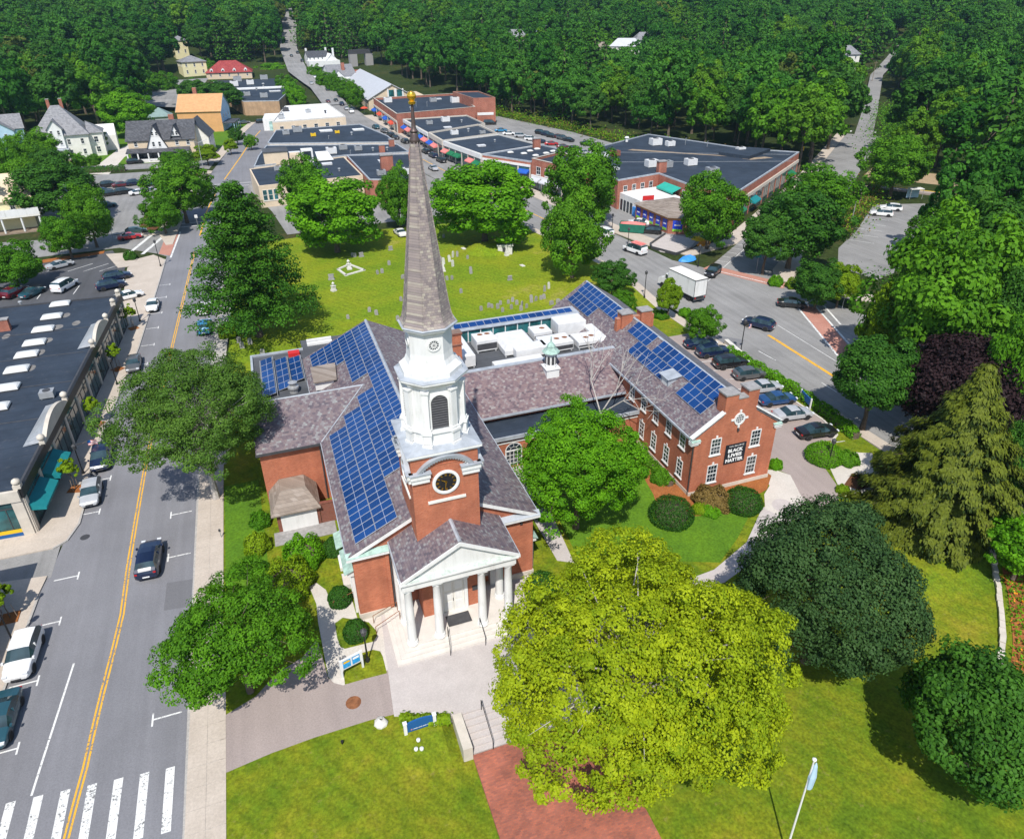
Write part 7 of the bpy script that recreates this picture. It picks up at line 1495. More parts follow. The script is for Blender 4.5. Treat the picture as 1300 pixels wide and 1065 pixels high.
# orange clapboard house with blue side
h = thing('orange_house', 'orange clapboard house with grey green roof and blue end wall', 'house', (-13.5, 318, 0), -0.2)
gable_part(h, -9, 7, -8, 8, 7.6, 12.8, 'x', orange_siding, green_roof, 0.4, 0.2); m = MB(); m.add([(7.02, -8, -0.5), (7.02, 8, -0.5), (7.02, 8, 7.6), (7.02, 0, 12.7), (7.02, -8, 7.6)], [(0, 1, 2, 3, 4)]); m.build('blue_gable', blue_siding, h)
m = MB(); m.slab((-9.3, -8.5, 7.4), (7.3, -8.5, 7.4), (7.3, 0.0, 12.95), (-9.3, 0.0, 12.95), 0.05); m.build('roof_slope', plain('orange cedar shingle', (0.55, 0.30, 0.14), 0.8, 0.12, 1), h)
for y in (-4.5, 0, 4.5): window(h, (1, 0), (7.02, y), 1.0, 1.7, 4.4, (0, 0, 0), 2, 2, white, glass, False)
m = MB(); m.box(7.0, 11.5, -8.5, 3, 3.0, 3.3); m.build('porch_roof', shingle_dark, h)
for y in (-8.2, -4.4, -0.6, 2.8): m = MB(); m.tube((11.2, y, -0.2), (11.2, y, 3.0), 0.14); m.build('porch_post', blue_siding, h)
m = MB(); m.box(-4, -2.6, 1, 2.4, 11, 15); m.build('chimney', shop_brick, h)
# small things of that corner
hip_house('grey_cottage', 'small grey cottage with bluish roof behind the orange house', -32, 335, 8, 8, 4, 7, 0.0, grey_siding, green_roof, 0.0)
p = thing('porch_house', 'cream house with white columned porch and beige roof beside the lane', 'house', (-56.0, 187, 0), 0.12)
gable_part(p, -9, 8, -5, 8, 6.6, 11, 'x', yellow_siding, beige, 0.5, 0.18); m = MB(); m.box(-9, 9.5, -8.4, -5, 3.4, 3.8); m.build('porch_roof', white_warm, p)
m = MB(); m.box(-9, 9.5, -8.4, -8.2, 3.8, 5.2); m.build('balcony_rail', white, p)
for x in (-8.6, -5, -1.4, 2.2, 5.8, 9.2): m = MB(); m.tube((x, -8.1, -0.3), (x, -8.1, 3.4), 0.2); m.build('porch_column', white, p)
for x in (-6, -2.5, 1, 4.5): window(p, (0, -1), (x, -5), 1.0, 1.6, 4.5, (0, 0, 0), 2, 2, white, glass, False)
m = MB(); m.box(-9, 9.5, -8.4, -5, -0.3, 0.3); m.build('porch_floor', wood, p); m = MB(); m.box(9.5, 15, -9, -7.5, -0.2, 0.5); m.build('garden_wall', rust, p)
# roofs among the trees on the eastern hill
FH = [(756, 72, 16, 11, 0.2, shingle_brown, 'brown roofed house among the hillside trees'), (793, 66, 18, 9, -0.2, pale_metal, 'pale grey roofed house beside the brown roof on the hill'), (817, 57, 14, 10, 0.1, shingle_grey, 'grey roofed house higher up the wooded hill'), (826, 104, 12, 10, -0.3, shingle_grey, 'grey roofed house with brick chimney in the hillside wood'), (655, 52, 12, 10, 0.2, shingle_grey, 'house at the left end of the hillside group'), (690, 46, 12, 10, 0.0, green_roof, 'bluish roofed house high in the hillside wood'), (668, 62, 14, 9, 0.3, shingle_brown, 'tan roofed house below the bluish roof in the wood'), (1063, 80, 14, 10, 0.2, shingle_grey, 'grey roofed house beside the side street hill'), (1290, 150, 14, 10, 0.4, shingle_grey, 'house half hidden in the eastern wood')]
for px, py, w_, d_, rz, rm, lb in FH:
    x, y, z = GT(px, py+22); r = hypot(x, y)
    hip_house('hill_house', lb, x, y, w_, d_, 6.0, 10.0, rz-0.35, white_warm, rm, z+(6.5 if r > 400 else 1.0), zb=-9.0, rid=w_*0.28, win=(('s', 3, 3.8, 1.5),), chim=((2, 0, 12.0),) if 'chimney' in lb else ())
# ------------------------------------------------------------------ cars
CARS = {   # t, z under, z belt, z top, width factor; rear to front
 'sedan': (4.75, 1.84, [(0.0,.40,.66,.74,.78),(.025,.27,.84,.97,.90),(.13,.22,.90,1.05,.96),(.20,.22,.91,1.09,.98),(.35,.22,.91,1.40,1.0),(.49,.22,.90,1.45,1.0),(.60,.22,.89,1.40,1.0),(.74,.22,.87,1.00,.99),(.89,.24,.80,.88,.95),(.965,.28,.68,.77,.88),(1.0,.38,.58,.62,.76)], (3, 7), .33),
 'hatch': (4.35, 1.80, [(0.0,.40,.70,.80,.80),(.02,.28,.90,1.05,.92),(.06,.22,.95,1.16,.97),(.08,.22,.95,1.22,.98),(.20,.22,.94,1.48,1.0),(.42,.22,.93,1.53,1.0),(.58,.22,.92,1.47,1.0),(.75,.22,.90,1.04,.99),(.89,.24,.82,.90,.95),(.965,.28,.70,.78,.88),(1.0,.38,.60,.64,.76)], (3, 7), .33),
 'suv': (4.75, 1.93, [(0.0,.45,.80,.92,.82),(.02,.32,1.02,1.15,.93),(.05,.28,1.08,1.30,.97),(.065,.28,1.09,1.36,.98),(.15,.28,1.09,1.66,1.0),(.42,.28,1.07,1.73,1.0),(.58,.28,1.06,1.66,1.0),(.73,.28,1.04,1.16,.99),(.88,.30,.97,1.06,.96),(.965,.34,.82,.92,.90),(1.0,.44,.68,.74,.80)], (3, 7), .37),
 'van': (5.2, 2.0, [(0.0,.45,.85,1.0,.86),(.012,.32,1.10,1.40,.95),(.02,.28,1.15,1.55,.98),(.03,.28,1.15,1.70,.99),(.07,.28,1.15,1.98,1.0),(.45,.28,1.13,2.03,1.0),(.66,.28,1.12,1.92,1.0),(.82,.28,1.08,1.22,.99),(.92,.30,.98,1.08,.96),(.97,.34,.82,.92,.90),(1.0,.44,.68,.74,.80)], (3, 7), .36),
}
def car_meshes(kind):
    L, W, S, (g0, g1), wr = CARS[kind]; body = MB(); gl = MB(); rows = []
    for i, (t, zb, zl, zt, wf) in enumerate(S):
        x = -L/2+t*L; w_ = W/2*wf; cab = g0 < i < g1; wt = w_*(0.74 if cab else 0.90 if i not in (g0, g1) else 0.86)
        h = [(w_*.82, zb), (w_, zb+.16), (w_*1.005, (zb+zl)/2+.12), (w_*.965, zl), (wt, zt-.05), (wt*.62, zt-.005), (0, zt)]
        rows.append([(x, y, z) for y, z in h]+[(x, -y, z) for y, z in h[-2::-1]])
    n = len(rows[0])
    for i in range(len(rows)-1):
        for j in range(n-1):
            a, b_, c, d = rows[i][j], rows[i][j+1], rows[i+1][j+1], rows[i+1][j]
            side = j in (3, n-5); topf = j in (4, 5, n-7, n-6)
            isg = (side and g0 <= i < g1) or (topf and (i == g0 or i == g1-1))
            (gl if isg else body).add([a, b_, c, d], [(0, 1, 2, 3)])
        body.add([rows[i][0], rows[i][-1], rows[i+1][-1], rows[i+1][0]], [(0, 1, 2, 3)], 1)
    for k in (0, -1):
        r = rows[k]; body.add(r, [tuple(range(n)) if k == -1 else tuple(range(n))[::-1]])
    wx = (-0.295*L, 0.305*L)
    for x in wx:                              # dark wheel arches
        for s in (-1, 1):
            m = 12; y = s*(W/2+0.006); body.add([(x+(wr+.06)*cos(pi*q/m), y, wr+(wr+.06)*sin(pi*q/m)) for q in range(m+1)]+[(x-(wr+.06), y, .25), (x+(wr+.06), y, .25)], [tuple(range(m+3)) if s < 0 else tuple(range(m+3))[::-1]], 1)
    xm = -L/2+0.47*L
    for s in (-1, 1): body.box(xm-.035, xm+.035, min(s*W*.36, s*W*.487), max(s*W*.36, s*W*.487), S[5][2]-.05, S[5][2]+.30)
    for s in (-1, 1): body.box(.205*L, .245*L, min(s*W*.49, s*W*.57), max(s*W*.49, s*W*.57), S[7][2]-.02, S[7][2]+.13)
    # plate and bumper strip
    body.box(-L/2-.012, -L/2+.03, -.28, .28, .52, .64, 2); body.box(L/2-.03, L/2+.012, -.34, .34, .40, .56, 1)
    bm = body.mesh(kind+'_body', [car_paint, dark_metal, letter_white], True); gm = gl.mesh(kind+'_glass', car_glass, True)
    w2 = MB(); w2.lathe(0, 0, [(wr*.62, -.11), (wr*.94, -.11), (wr, -.07), (wr, .07), (wr*.94, .11), (wr*.62, .11)], 18, ax='y'); tyre = w2.mesh('tyre', rubber, True)
    w3 = MB(); w3.lathe(0, 0, [(0.03, .10), (wr*.3, .10), (wr*.63, .085), (wr*.63, -.085), (wr*.3, -.10), (0.03, -.10)], 10, ax='y'); rim = w3.mesh('rim', rim_m, False)
    zl = S[8][2]; hl = MB(); hl.box(L/2-.20, L/2-.02, -.17, .17, zl-.16, zl-.03); hm = hl.mesh('headlight', lamp_m)
    zr = S[2][2]; tl = MB(); tl.box(-.02, .10, -.11, .11, -.06, .07); tm = tl.mesh('tail_light', tail_m)
    far = MB(); 
    return dict(L=L, W=W, wr=wr, wx=wx, body=bm, glass=gm, tyre=tyre, rim=rim, head=hm, tail=tm, zr=zr)
CM_ = {k: car_meshes(k) for k in CARS}
COLS = {'black': (.012, .012, .014), 'navy': (.008, .016, .05), 'blue': (.015, .06, .17), 'silver': (.42, .43, .45), 'white': (.78, .78, .78), 'grey': (.09, .095, .10), 'red': (.40, .012, .015), 'maroon': (.11, .01, .018), 'teal': (.02, .075, .10), 'green': (.03, .07, .06), 'skyblue': (.03, .22, .42), 'sand': (.30, .26, .20)}
def car(kind, col, x, y, rz, label, z=0.03, group=None, simple=False):
    d = CM_[kind]; t = thing('parked_car' if 'parked' in label else 'car', label, 'car' if kind != 'van' else 'van', (x, y, z), rz, group)
    b_ = link_mesh('body', d['body'], t); b_.color = (*COLS[col], 1); link_mesh('windows', d['glass'], t)
    for wx in d['wx']:
        for s in (-1, 1):
            w_ = link_mesh('wheel', d['tyre'], t); w_.location = (wx, s*(d['W']/2-.095), d['wr'])
            if not simple: link_mesh('rim', d['rim'], w_)
    if not simple:
        for s in (-1, 1):
            h = link_mesh('headlight', d['head'], t); h.location = (0, s*d['W']*.34, 0)
            q = link_mesh('tail_light', d['tail'], t); q.location = (-d['L']/2+.02, s*d['W']*.38, d['zr']-.12)
    return t
UP, DN = pi/2, -pi/2
def at(px, py): return G(px, py, 0.5)
for kind, col, px, py, rz, lb in (
 ('suv', 'navy', 190, 711, UP-.03, 'dark blue sport utility car driving beside the yellow centre line'),
 ('hatch', 'silver', 116, 626, DN+.05, 'silver hatchback parked at the kerb before the teal awnings'),
 ('suv', 'navy', 129, 582, DN+.05, 'dark blue car parked behind the silver hatchback'),
 ('suv', 'white', 31, 832, DN-.02, 'white sport utility car with dark sunroof parked by a pavement sapling'),
 ('sedan', 'teal', 2, 914, DN-.02, 'deep blue sedan parked in front of the white sunroof car'),
 ('sedan', 'white', 194, 388, DN, 'small white sedan parked beside the lamp on the west street'),
 ('sedan', 'grey', 170, 462, DN+.04, 'grey blue sedan parked under the leaning tree'),
 ('suv', 'skyblue', 260, 416, UP-.05, 'bright blue pickup sized car parked below the tall pine'),
 ('sedan', 'white', 259, 392, UP-.05, 'white car parked half under the tall pine'),
 ('van', 'white', 83, 364, 1.15, 'white minivan parked behind the shop roof in the dark lot'),
 ('suv', 'maroon', 19, 372, 1.05, 'red wine coloured car parked in the shop lot'),
 ('sedan', 'teal', 41, 372, 1.05, 'dark teal sedan parked next to the wine coloured car'),
 ('suv', 'black', 2, 374, 1.05, 'black car parked at the end of the shop lot row'),
 ('sedan', 'silver', 76, 337, 0.55, 'silver sedan parked under the small neat tree'),
 ('suv', 'navy', 149, 352, 0.3, 'dark blue car parked at the shop lot island'),
 ('suv', 'navy', 141, 363, 0.3, 'second dark blue car parked beside the shop roof corner'),
 ('sedan', 'white', 163, 376, 0.4, 'white car parked by the patio of the shop row'),
 ('sedan', 'red', 165, 301, 0.15, 'bright red sedan parked beside the verge shrubs'),
 ('hatch', 'green', 173, 294, 0.15, 'dark green hatchback parked behind the red sedan'),
 ('sedan', 'black', 113, 290, 0.3, 'dark car parked in the tree shade of the town lot'),
 ('suv', 'black', 171, 206, 0.2, 'black car parked in the drive of the gabled house'),
 ('sedan', 'grey', 310, 156, 0.1, 'grey car parked beside the white garage'), ('suv', 'black', 332, 155, 0.1, 'black car parked at the door of the white garage'),
 ('suv', 'navy', 963, 412, UP+.55, 'dark blue sport utility car turning through the wide crossing'),
 ('sedan', 'black', 1006, 386, -0.62, 'black sedan waiting beside the red crossing band'),
 ('suv', 'black', 905, 346, -pi+.66, 'black car coming out of the side street over the red band'),
 ('suv', 'black', 826, 294, 2.5, 'dark car parked next to the green dumpster'), ('sedan', 'white', 811, 283, 2.5, 'white car parked along the pavilion wall'),
 ('suv', 'white', 1119, 272, 2.4, 'white car parked in the railside lot, nearer the street'), ('suv', 'white', 1131, 265, 2.4, 'white car parked in the railside lot, nearer the platform'),
 ('sedan', 'black', 983, 258, .66, 'black car parked under the trees of the side street'), ('sedan', 'silver', 995, 250, .66, 'pale car parked under the trees of the side street'),
 ):
    x, y = at(px, py); car(kind, col, x, y, rz, lb, 0.05 if x < 40 else 0.06)
for i, (kind, col, px, py, lb) in enumerate((('sedan', 'navy', 889, 437, 'navy sedan parked nearest the small round tree in the school lot'), ('suv', 'navy', 905, 448, 'deep blue car parked second from the round tree in the school lot'), ('suv', 'black', 927, 462, 'black tall car parked third in the school lot row'), ('hatch', 'grey', 951, 476, 'grey hatchback parked mid row in the school lot'), ('sedan', 'silver', 969, 493, 'silver grey sedan parked behind the gable chimney'), ('sedan', 'blue', 986, 508, 'mid blue sedan parked beside the silver one'), ('sedan', 'silver', 1006, 527, 'silver sedan parked beside the gable end'), ('sedan', 'black', 1036, 549, 'black sedan parked last in the row by the dome bush'))):
    x, y = at(px, py); car(kind, col, x, y, -0.12, lb, 0.14, 'cars parked in the school lot')
for kind, col, px, py, lb in (('suv', 'black', 139, 235, 0), ('sedan', 'maroon', 154, 235, 0), ('suv', 'navy', 172, 233, 0), ('suv', 'teal', 189, 234, 0), ('sedan', 'navy', 131, 243, 0), ('hatch', 'black', 142, 246, 0), ('suv', 'black', 158, 244, 0), ('sedan', 'white', 176, 245, 0), ('sedan', 'silver', 190, 243, 0), ('sedan', 'green', 120, 242, 0), ('hatch', 'teal', 136, 261, 0)):
    x, y = at(px, py); row = 'back row' if py < 240 else 'front row'
    car(kind, col, x, y, 0.25, '%s %s parked in the %s of the town car park' % (col.replace('sand', 'tan'), {'suv': 'sport utility car', 'sedan': 'sedan', 'hatch': 'hatchback', 'van': 'van'}[kind], row), 0.05, 'cars in the town car park', True)
REAR = [('sedan', 'skyblue', 636, 166), ('sedan', 'white', 646, 170), ('suv', 'silver', 661, 173), ('suv', 'white', 674, 177), ('suv', 'navy', 684, 180), ('sedan', 'red', 700, 183), ('sedan', 'maroon', 715, 187), ('suv', 'black', 730, 190), ('sedan', 'silver', 741, 194), ('suv', 'black', 686, 169), ('suv', 'navy', 694, 171), ('hatch', 'black', 700, 173), ('sedan', 'maroon', 708, 174), ('suv', 'grey', 714, 176), ('sedan', 'black', 722, 178), ('sedan', 'black', 744, 183), ('suv', 'green', 691, 191), ('van', 'black', 622, 157), ('suv', 'black', 604, 158)]
for i, (kind, col, px, py) in enumerate(REAR):
    x, y = at(px, py); far = 9 <= i < 16
    car(kind, col, x, y, -0.35 if not far else -1.2, '%s %s parked in the lot behind the shops, %s' % (col, {'suv': 'sport utility car', 'sedan': 'sedan', 'hatch': 'hatchback', 'van': 'van'}[kind], 'under the wooded bank' if far else 'nearer the black roofs'), 0.05, 'cars in the lot behind the shops', True)
MAIN = [('sedan', 'black', 427, 133, 1), ('suv', 'navy', 434, 136, 1), ('sedan', 'silver', 440, 140, 1), ('suv', 'white', 446, 143, 1), ('suv', 'white', 396, 110, 1), ('sedan', 'white', 402, 114, 1), ('suv', 'white', 410, 118, 1), ('sedan', 'silver', 397, 119, 0), ('suv', 'navy', 417, 124, 1), ('sedan', 'maroon', 417, 134, 0), ('suv', 'black', 382, 98, 1), ('suv', 'black', 387, 103, 1), ('sedan', 'black', 374, 100, 0), ('suv', 'teal', 477, 162, 1), ('suv', 'grey', 488, 167, 1), ('suv', 'black', 496, 172, 1), ('sedan', 'black', 502, 175, 1), ('sedan', 'maroon', 477, 170, 0), ('suv', 'black', 541, 193, 1), ('suv', 'navy', 550, 198, 1), ('suv', 'black', 560, 204, 1), ('suv', 'black', 514, 180, 0), ('sedan', 'silver', 550, 214, 0), ('sedan', 'white', 508, 296, 0)]
for i, (kind, col, px, py, side) in enumerate(MAIN):
    x, y = at(px, py)
    zz = hz(x, y)+1.6*sstep(325, 400, hypot(x, y))+0.05
    car(kind, col, x, y, UP+0.13 if y < 330 else UP+0.02, '%s %s %s the long main street' % (col, {'suv': 'sport utility car', 'sedan': 'sedan', 'hatch': 'hatchback'}[kind], 'parked at the shop side of' if side else 'on the left side of'), zz, 'cars along the long main street', True)
for i, (col, px, py) in enumerate((('silver', 200, 126), ('grey', 206, 131), ('white', 210, 122), ('black', 238, 119), ('white', 231, 127), ('black', 223, 140))):
    x, y, z = GT(px, py); car('sedan', col, x, y, 0.4+i, '%s sedan parked on the far lot behind the orange house' % col, z+1.0, 'cars on the far lot', True)
strip('far_lot', [GT(px, py)[:2] for px, py in ((186, 142), (184, 128), (190, 117), (214, 110))], [GT(px, py)[:2] for px, py in ((240, 143), (248, 130), (258, 118), (266, 106))], 0.9, asphalt_old)
# white panel van with ladder rack
x, y = at(806, 318); v = car('van', 'white', x, y, UP+.30, 'white panel van with a red roof rack at the kerb behind the truck', 0.05)
m = MB(); m.box(-2.2, .6, -.8, .8, 2.10, 2.16); m.box(-1.9, -.2, -.5, .3, 2.16, 2.3); m.build('roof_rack', pink_cloth, v)
x, y = at(766, 297); car('van', 'white', x, y, UP+.2, 'white van half hidden by the cemetery corner tree', 0.05)
# box truck
tx, ty = at(866, 370); tr_ = thing('box_truck', 'white box truck with tall cargo body driving along main street', 'truck', (tx, ty, 0.04), UP+.14)
m = MB(); m.box(-4.3, 2.4, -1.25, 1.25, 1.05, 3.95); bx_ = m.build('cargo_box', white, tr_)
m = MB(); m.box(-4.34, 2.44, -1.29, 1.29, 3.951, 4.02); m.build('box_roof', white_warm, bx_)
m = MB()
for yy in (-1.29, 1.25): m.box(-4.36, -4.28, yy, yy+.04, 1.0, 4.0); m.box(-4.36, 2.46, yy, yy+.04, 3.86, 3.95); m.box(-4.36, 2.46, yy, yy+.04, 1.0, 1.09)
m.box(-4.37, -4.3, -1.25, 1.25, 3.84, 3.95); m.box(-4.37, -4.3, -1.25, 1.25, 1.0, 1.12); m.build('box_trim', dark_metal, bx_)
m = MB(); m.box(-4.2, 4.6, -.45, .45, .62, 1.0); m.box(-4.35, -4.15, -1.2, 1.2, .45, .75); m.build('chassis', dark_metal, tr_)
m = MB(); pr = [(2.6, .6), (2.6, 2.75), (3.3, 2.8), (3.75, 2.0), (4.9, 1.72), (5.15, 1.5), (5.2, .6)]
m.add([(x_, -1.05, z_) for x_, z_ in pr]+[(x_, 1.05, z_) for x_, z_ in pr], [tuple(range(7))[::-1], tuple(range(7, 14))]+[(i, (i+1) % 7, 7+(i+1) % 7, 7+i) for i in range(7)]); cb = m.build('cab', white, tr_)
m = MB(); m.add([(3.34, -.95, 2.76), (3.34, .95, 2.76), (3.77, .95, 2.02), (3.77, -.95, 2.02)], [(0, 3, 2, 1)]); m.build('windscreen', car_glass, cb)
for s in (-1, 1): m = MB(); m.box(2.75, 3.35, min(s*1.05, s*1.065), max(s*1.05, s*1.065), 1.95, 2.65); m.build('side_window', car_glass, cb)
wt = MB(); wt.lathe(0, 0, [(.3, -.15), (.47, -.15), (.5, -.1), (.5, .1), (.47, .15), (.3, .15)], 18, ax='y'); wtm = wt.mesh('tyre', rubber, True); wr_ = MB(); wr_.lathe(0, 0, [(.05, .12), (.3, .1), (.3, -.1), (.05, -.12)], 10, ax='y'); wrm = wr_.mesh('rim', rim_m)
for wx in (-2.9, 4.0):
    for s in (-1, 1): o = link_mesh('wheel', wtm, tr_); o.location = (wx, s*1.02, .5); link_mesh('rim', wrm, o)
for s in (-1, 1): m = MB(); m.box(5.14, 5.24, s*.75-.15, s*.75+.15, .95, 1.2); m.build('headlight', lamp_m, tr_); m = MB(); m.box(-4.42, -4.36, s*1.0-.12, s*1.0+.12, .8, .95); m.build('tail_light', tail_m, tr_)
# ------------------------------------------------------------------ street furniture
def lamp(px, py, h, label, z=0.14, kind='post'):
    x, y = G(px, py, z); t = thing('street_lamp', label, 'street lamp', (x, y, z))
    m = MB(); m.lathe(0, 0, [(.16, -.05), (.16, .25), (.09, .35), (.07, .6), (.055, h-.6), (.08, h-.55)], 10); m.build('post', black, t, smooth=True)
    m = MB(); m.lathe(0, 0, [(.06, h-.55), (.20, h-.48), (.24, h-.12), (.26, h-.08), (.10, h+.06), (.03, h+.12), (.0, h+.2)], 8); m.build('lantern', dark_metal, t)
    m = MB(); m.lathe(0, 0, [(.19, h-.46), (.225, h-.14)], 8); m.build('lamp_glass', lamp_m, t); return t
lamp(467, 839, 3.3, 'black lantern post by the church notice board', .15); lamp(1051, 592, 3.4, 'black lantern post beside the dome bush at the school drive', .14)
lamp(106, 601, 3.6, 'black lamp post between the blue and silver parked cars'); lamp(17, 815, 3.6, 'black lamp post behind the white sunroof car'); lamp(149, 488, 3.8, 'black lamp post near the leaning street tree'); lamp(178, 408, 3.8, 'black lamp post beside the small white sedan'); lamp(204, 338, 5.0, 'tall dark lamp post at the brick crossing')
lamp(818, 378, 4.6, 'dark lamp post on the pavement in front of the box truck', .145); lamp(797, 312, 3.6, 'dark lamp post behind the white panel van', .145); lamp(777, 293, 3.6, 'dark lamp post near the green dumpster', .145); lamp(886, 338, 4.0, 'grey lamp post by the blue tarpaulin', .15)
fl_ = lamp(940, 448, 5.0, 'dark lamp post flying a small flag beside main street', .145)
def flag(t, x, y, z, L=.9, H=.6, ang=0.5):
    m = MB(); m.tube((0, 0, z), (x, y, z+.35), .02, n=5); m.build('flag_staff', wood, t)
    nx_ = 8; m = MB()
    for i in range(nx_):
        for s_ in range(7):
            u0, u1 = i/nx_, (i+1)/nx_; v0, v1 = s_/7, (s_+1)/7
            P = lambda u, v: (x+cos(ang)*u*L, y+sin(ang)*u*L+.06*sin(u*7+v*2), z+.35-v*H-.25*u*u)
            m.add([P(u0, v0), P(u1, v0), P(u1, v1), P(u0, v1)], [(0, 1, 2, 3)], 2 if (i < 3 and s_ < 4) else s_ % 2)
    m.build('flag', [pink_cloth, letter_white, sign_blue], t)
flag(fl_, .5, -.3, 4.0)
x, y = G(103, 560, 2.6); t = thing('shop_flag', 'small striped flag on a staff at the shop front near the blue car', 'flag', (x, y, 2.3)); flag(t, .6, -.3, 0.0); m = MB(); m.box(-.5, .05, -.06, .06, -.06, .06); m.build('bracket', dark_metal, t)
def pole(px, py, h, label, arm=False, r=.15):
    x, y, z = GT(px, py); t = thing('utility_pole', label, 'utility pole', (x, y, z)); m = MB(); m.tube((0, 0, -1), (.02*h, .01*h, h), r, r*.6, n=8); m.build('pole', wood if not arm else galv, t)
    m = MB()
    if arm: m.tube((.02*h, .01*h, h-.1), (.02*h-2.2, .01*h-.5, h+.6), .06, n=6); m.tube((.02*h, .01*h, h-.1), (.02*h+2.4, .01*h+.4, h+.6), .06, n=6); m.build('lamp_arm', galv, t)
    else: m.box(-1.1, 1.3, -.06, .06, h-.9, h-.75); m.build('cross_arm', wood, t)
    return t
pole(260, 226, 9.5, 'double armed street light at the corner of the gabled house', True, .12)
pole(1106, 108, 11, 'wooden utility pole at the upper end of the side street'); pole(1136, 78, 12, 'leaning wooden pole in the wood by the upper side street'); pole(1146, 236, 10, 'wooden pole at the railway cutting'); pole(1215, 135, 10, 'bare wooden pole among the eastern trees'); pole(1081, 282, 6.5, 'grey street light pole beside the railside lot', True, .1); pole(662, 140, 11, 'wooden pole above the rear car park'); pole(517, 100, 12, 'wooden pole with cross arm behind the spire ball'); pole(608, 128, 10, 'wooden pole behind the brick stage house'); pole(1090, 262, 5.5, 'short grey pole by the railside lot')
# street signs
def sign(px, py, h, label, mat, w_=.9, hh=.3, z=.15, two=False):
    x, y = G(px, py, z); t = thing('street_sign', label, 'sign', (x, y, z)); m = MB(); m.tube((0, 0, -.1), (0, 0, h), .04, n=6); m.build('sign_post', galv, t); m = MB(); m.box(-w_/2, w_/2, -.05, -.02, h-hh, h); m.build('sign_plate', mat, t); return t
sign(1069, 392, 3.8, 'green street name sign at the crossing corner', green_steel, 2.2, .5); sign(1017, 200, 3.2, 'yellow warning sign at the end of the black roofed block', stripe_m, 1.2, 1.2, .1); sign(144, 305, 3.0, 'white sign on a post at the town car park entry', white, .8, 1.0, .05); sign(252, 290, 3.0, 'small sign post by the brick crossing', white, .6, .7); sign(960, 345, 3.0, 'turquoise street sign at the side street corner', teal, 1.2, .35); sign(281, 682, 1.0, 'short black meter post on the lawn edge of the pavement', dark_metal, .2, .3, .12)
# church notice board, blue sign, rails
x, y = G(448, 853, .15); t = thing('notice_board', 'white framed notice board with two blue panels by the church walk', 'notice board', (x, y, .15), .27)
for s in (-1, 1): m = MB(); m.box(s*.82-.07, s*.82+.07, -.07, .07, -.1, 1.75); m.build('board_post', white, t)
m = MB(); m.box(-.75, .75, -.07, .07, .75, 1.7); fr_ = m.build('board_frame', white, t)
for s in (-1, 1): m = MB(); m.box(s*.36-.30, s*.36+.30, -.085, -.06, .86, 1.6); m.build('notice_panel', plain('notice print %d' % (s+2), (.03, .30, .62), .4, .3, 5), fr_); m = MB(); m.box(s*.36-.24, s*.36+.24, -.09, -.086, 1.32, 1.52); m.build('notice_heading', stripe_m if s < 0 else letter_white, fr_)
gx, gy = G(534, 927, -.1); t = thing('church_sign', 'blue arched church sign board between white posts on the front lawn', 'sign', (gx, gy, lawn_z(gx, gy)-.02), 0.02)
for s in (-1, 1): m = MB(); m.box(s*1.02-.11, s*1.02+.11, -.11, .11, -.2, 1.05); m.box(s*1.02-.14, s*1.02+.14, -.14, .14, 1.05, 1.12); m.build('sign_post', white, t)
n = 12; m = MB(); pr = [(-.9+1.8*i/n, .98+.14*sin(pi*i/n)) for i in range(n+1)]; k = n+1
m.add([(x_, -.06, z_) for x_, z_ in pr]+[(x_, .06, z_) for x_, z_ in pr]+[(-.9, -.06, .15), (.9, -.06, .15), (-.9, .06, .15), (.9, .06, .15)], [tuple([2*k]+[2*k+1]+list(range(k-1, -1, -1))), tuple([2*k+2]+list(range(k, 2*k))+[2*k+3]), (2*k, 2*k+2, 2*k+3, 2*k+1)]+[(i, i+1, k+i+1, k+i) for i in range(n)]); bd = m.build('sign_board', sign_blue, t)
m = MB()
for i in range(15): x_ = -.52+.078*i; m.box(x_, x_+(.055 if i % 4 else .03), -.066, -.061, .32, .38)
m.build('small_lettering', letter_white, bd, kind='stuff')
m = MB(); m.box(-.66, -.57, -.066, -.061, .30, .40); m.build('sign_emblem', pink_cloth, bd)
def rail(label, pts, h=.9, posts=None, r=.028, z=0.0, group=None, mat=None):
    """a handrail through points; posts drop to the ground"""
    o_ = pts[0]; t = thing('handrail', label, 'handrail', o_, 0, group); m = MB(o_)
    for a, b_ in zip(pts, pts[1:]): m.tube((a[0], a[1], a[2]+h), (b_[0], b_[1], b_[2]+h), r, n=6)
    m.build('top_rail', mat or black, t)
    for p_ in (posts or [pts[0], pts[-1]]): m = MB(o_); m.tube((p_[0], p_[1], p_[2]-.1), (p_[0], p_[1], p_[2]+h), r, n=6); m.build('rail_post', mat or black, t)
rail('black handrail on the portico steps, nearer the notice board', [(8.15, 38.6, .75), (7.95, 37.2, .14)]); rail('black handrail on the portico steps, nearer the lime maple', [(10.75, 38.6, .75), (10.75, 37.2, .14)])
rail('black handrail in the middle of the lower steps', [(8.75, 32.0, .13), (8.75, 29.4, -.8)]); rail('black handrail at the maple side of the lower steps', [(10.85, 32.0, .13), (10.85, 29.4, -.8)])
rail('brown rail beside the portico side ramp', [(3.0, 41.2, .14), (5.0, 41.6, .75)], .8, mat=rust); rail('brown rail at the far edge of the portico side ramp', [(3.0, 42.4, .14), (5.0, 42.6, .75)], .8, mat=rust); rail('brown rail at the side door steps', [(.2, 45.0, .14), (1.9, 45.2, .5)], .8, mat=rust)
ls_ = thing('lower_steps', 'granite steps leading from the plaza down to the brick walk', 'steps', (9, 30.7, -.8))
for i in range(6):
    m = MB((9, 30.7, -.8)); z = .13-.155*(i+1); y1_ = 32.05-.42*i; m.box(7.3, 16.2, y1_-.42, y1_+.02, -1.2, z); m.build('tread', plaza_m, ls_)
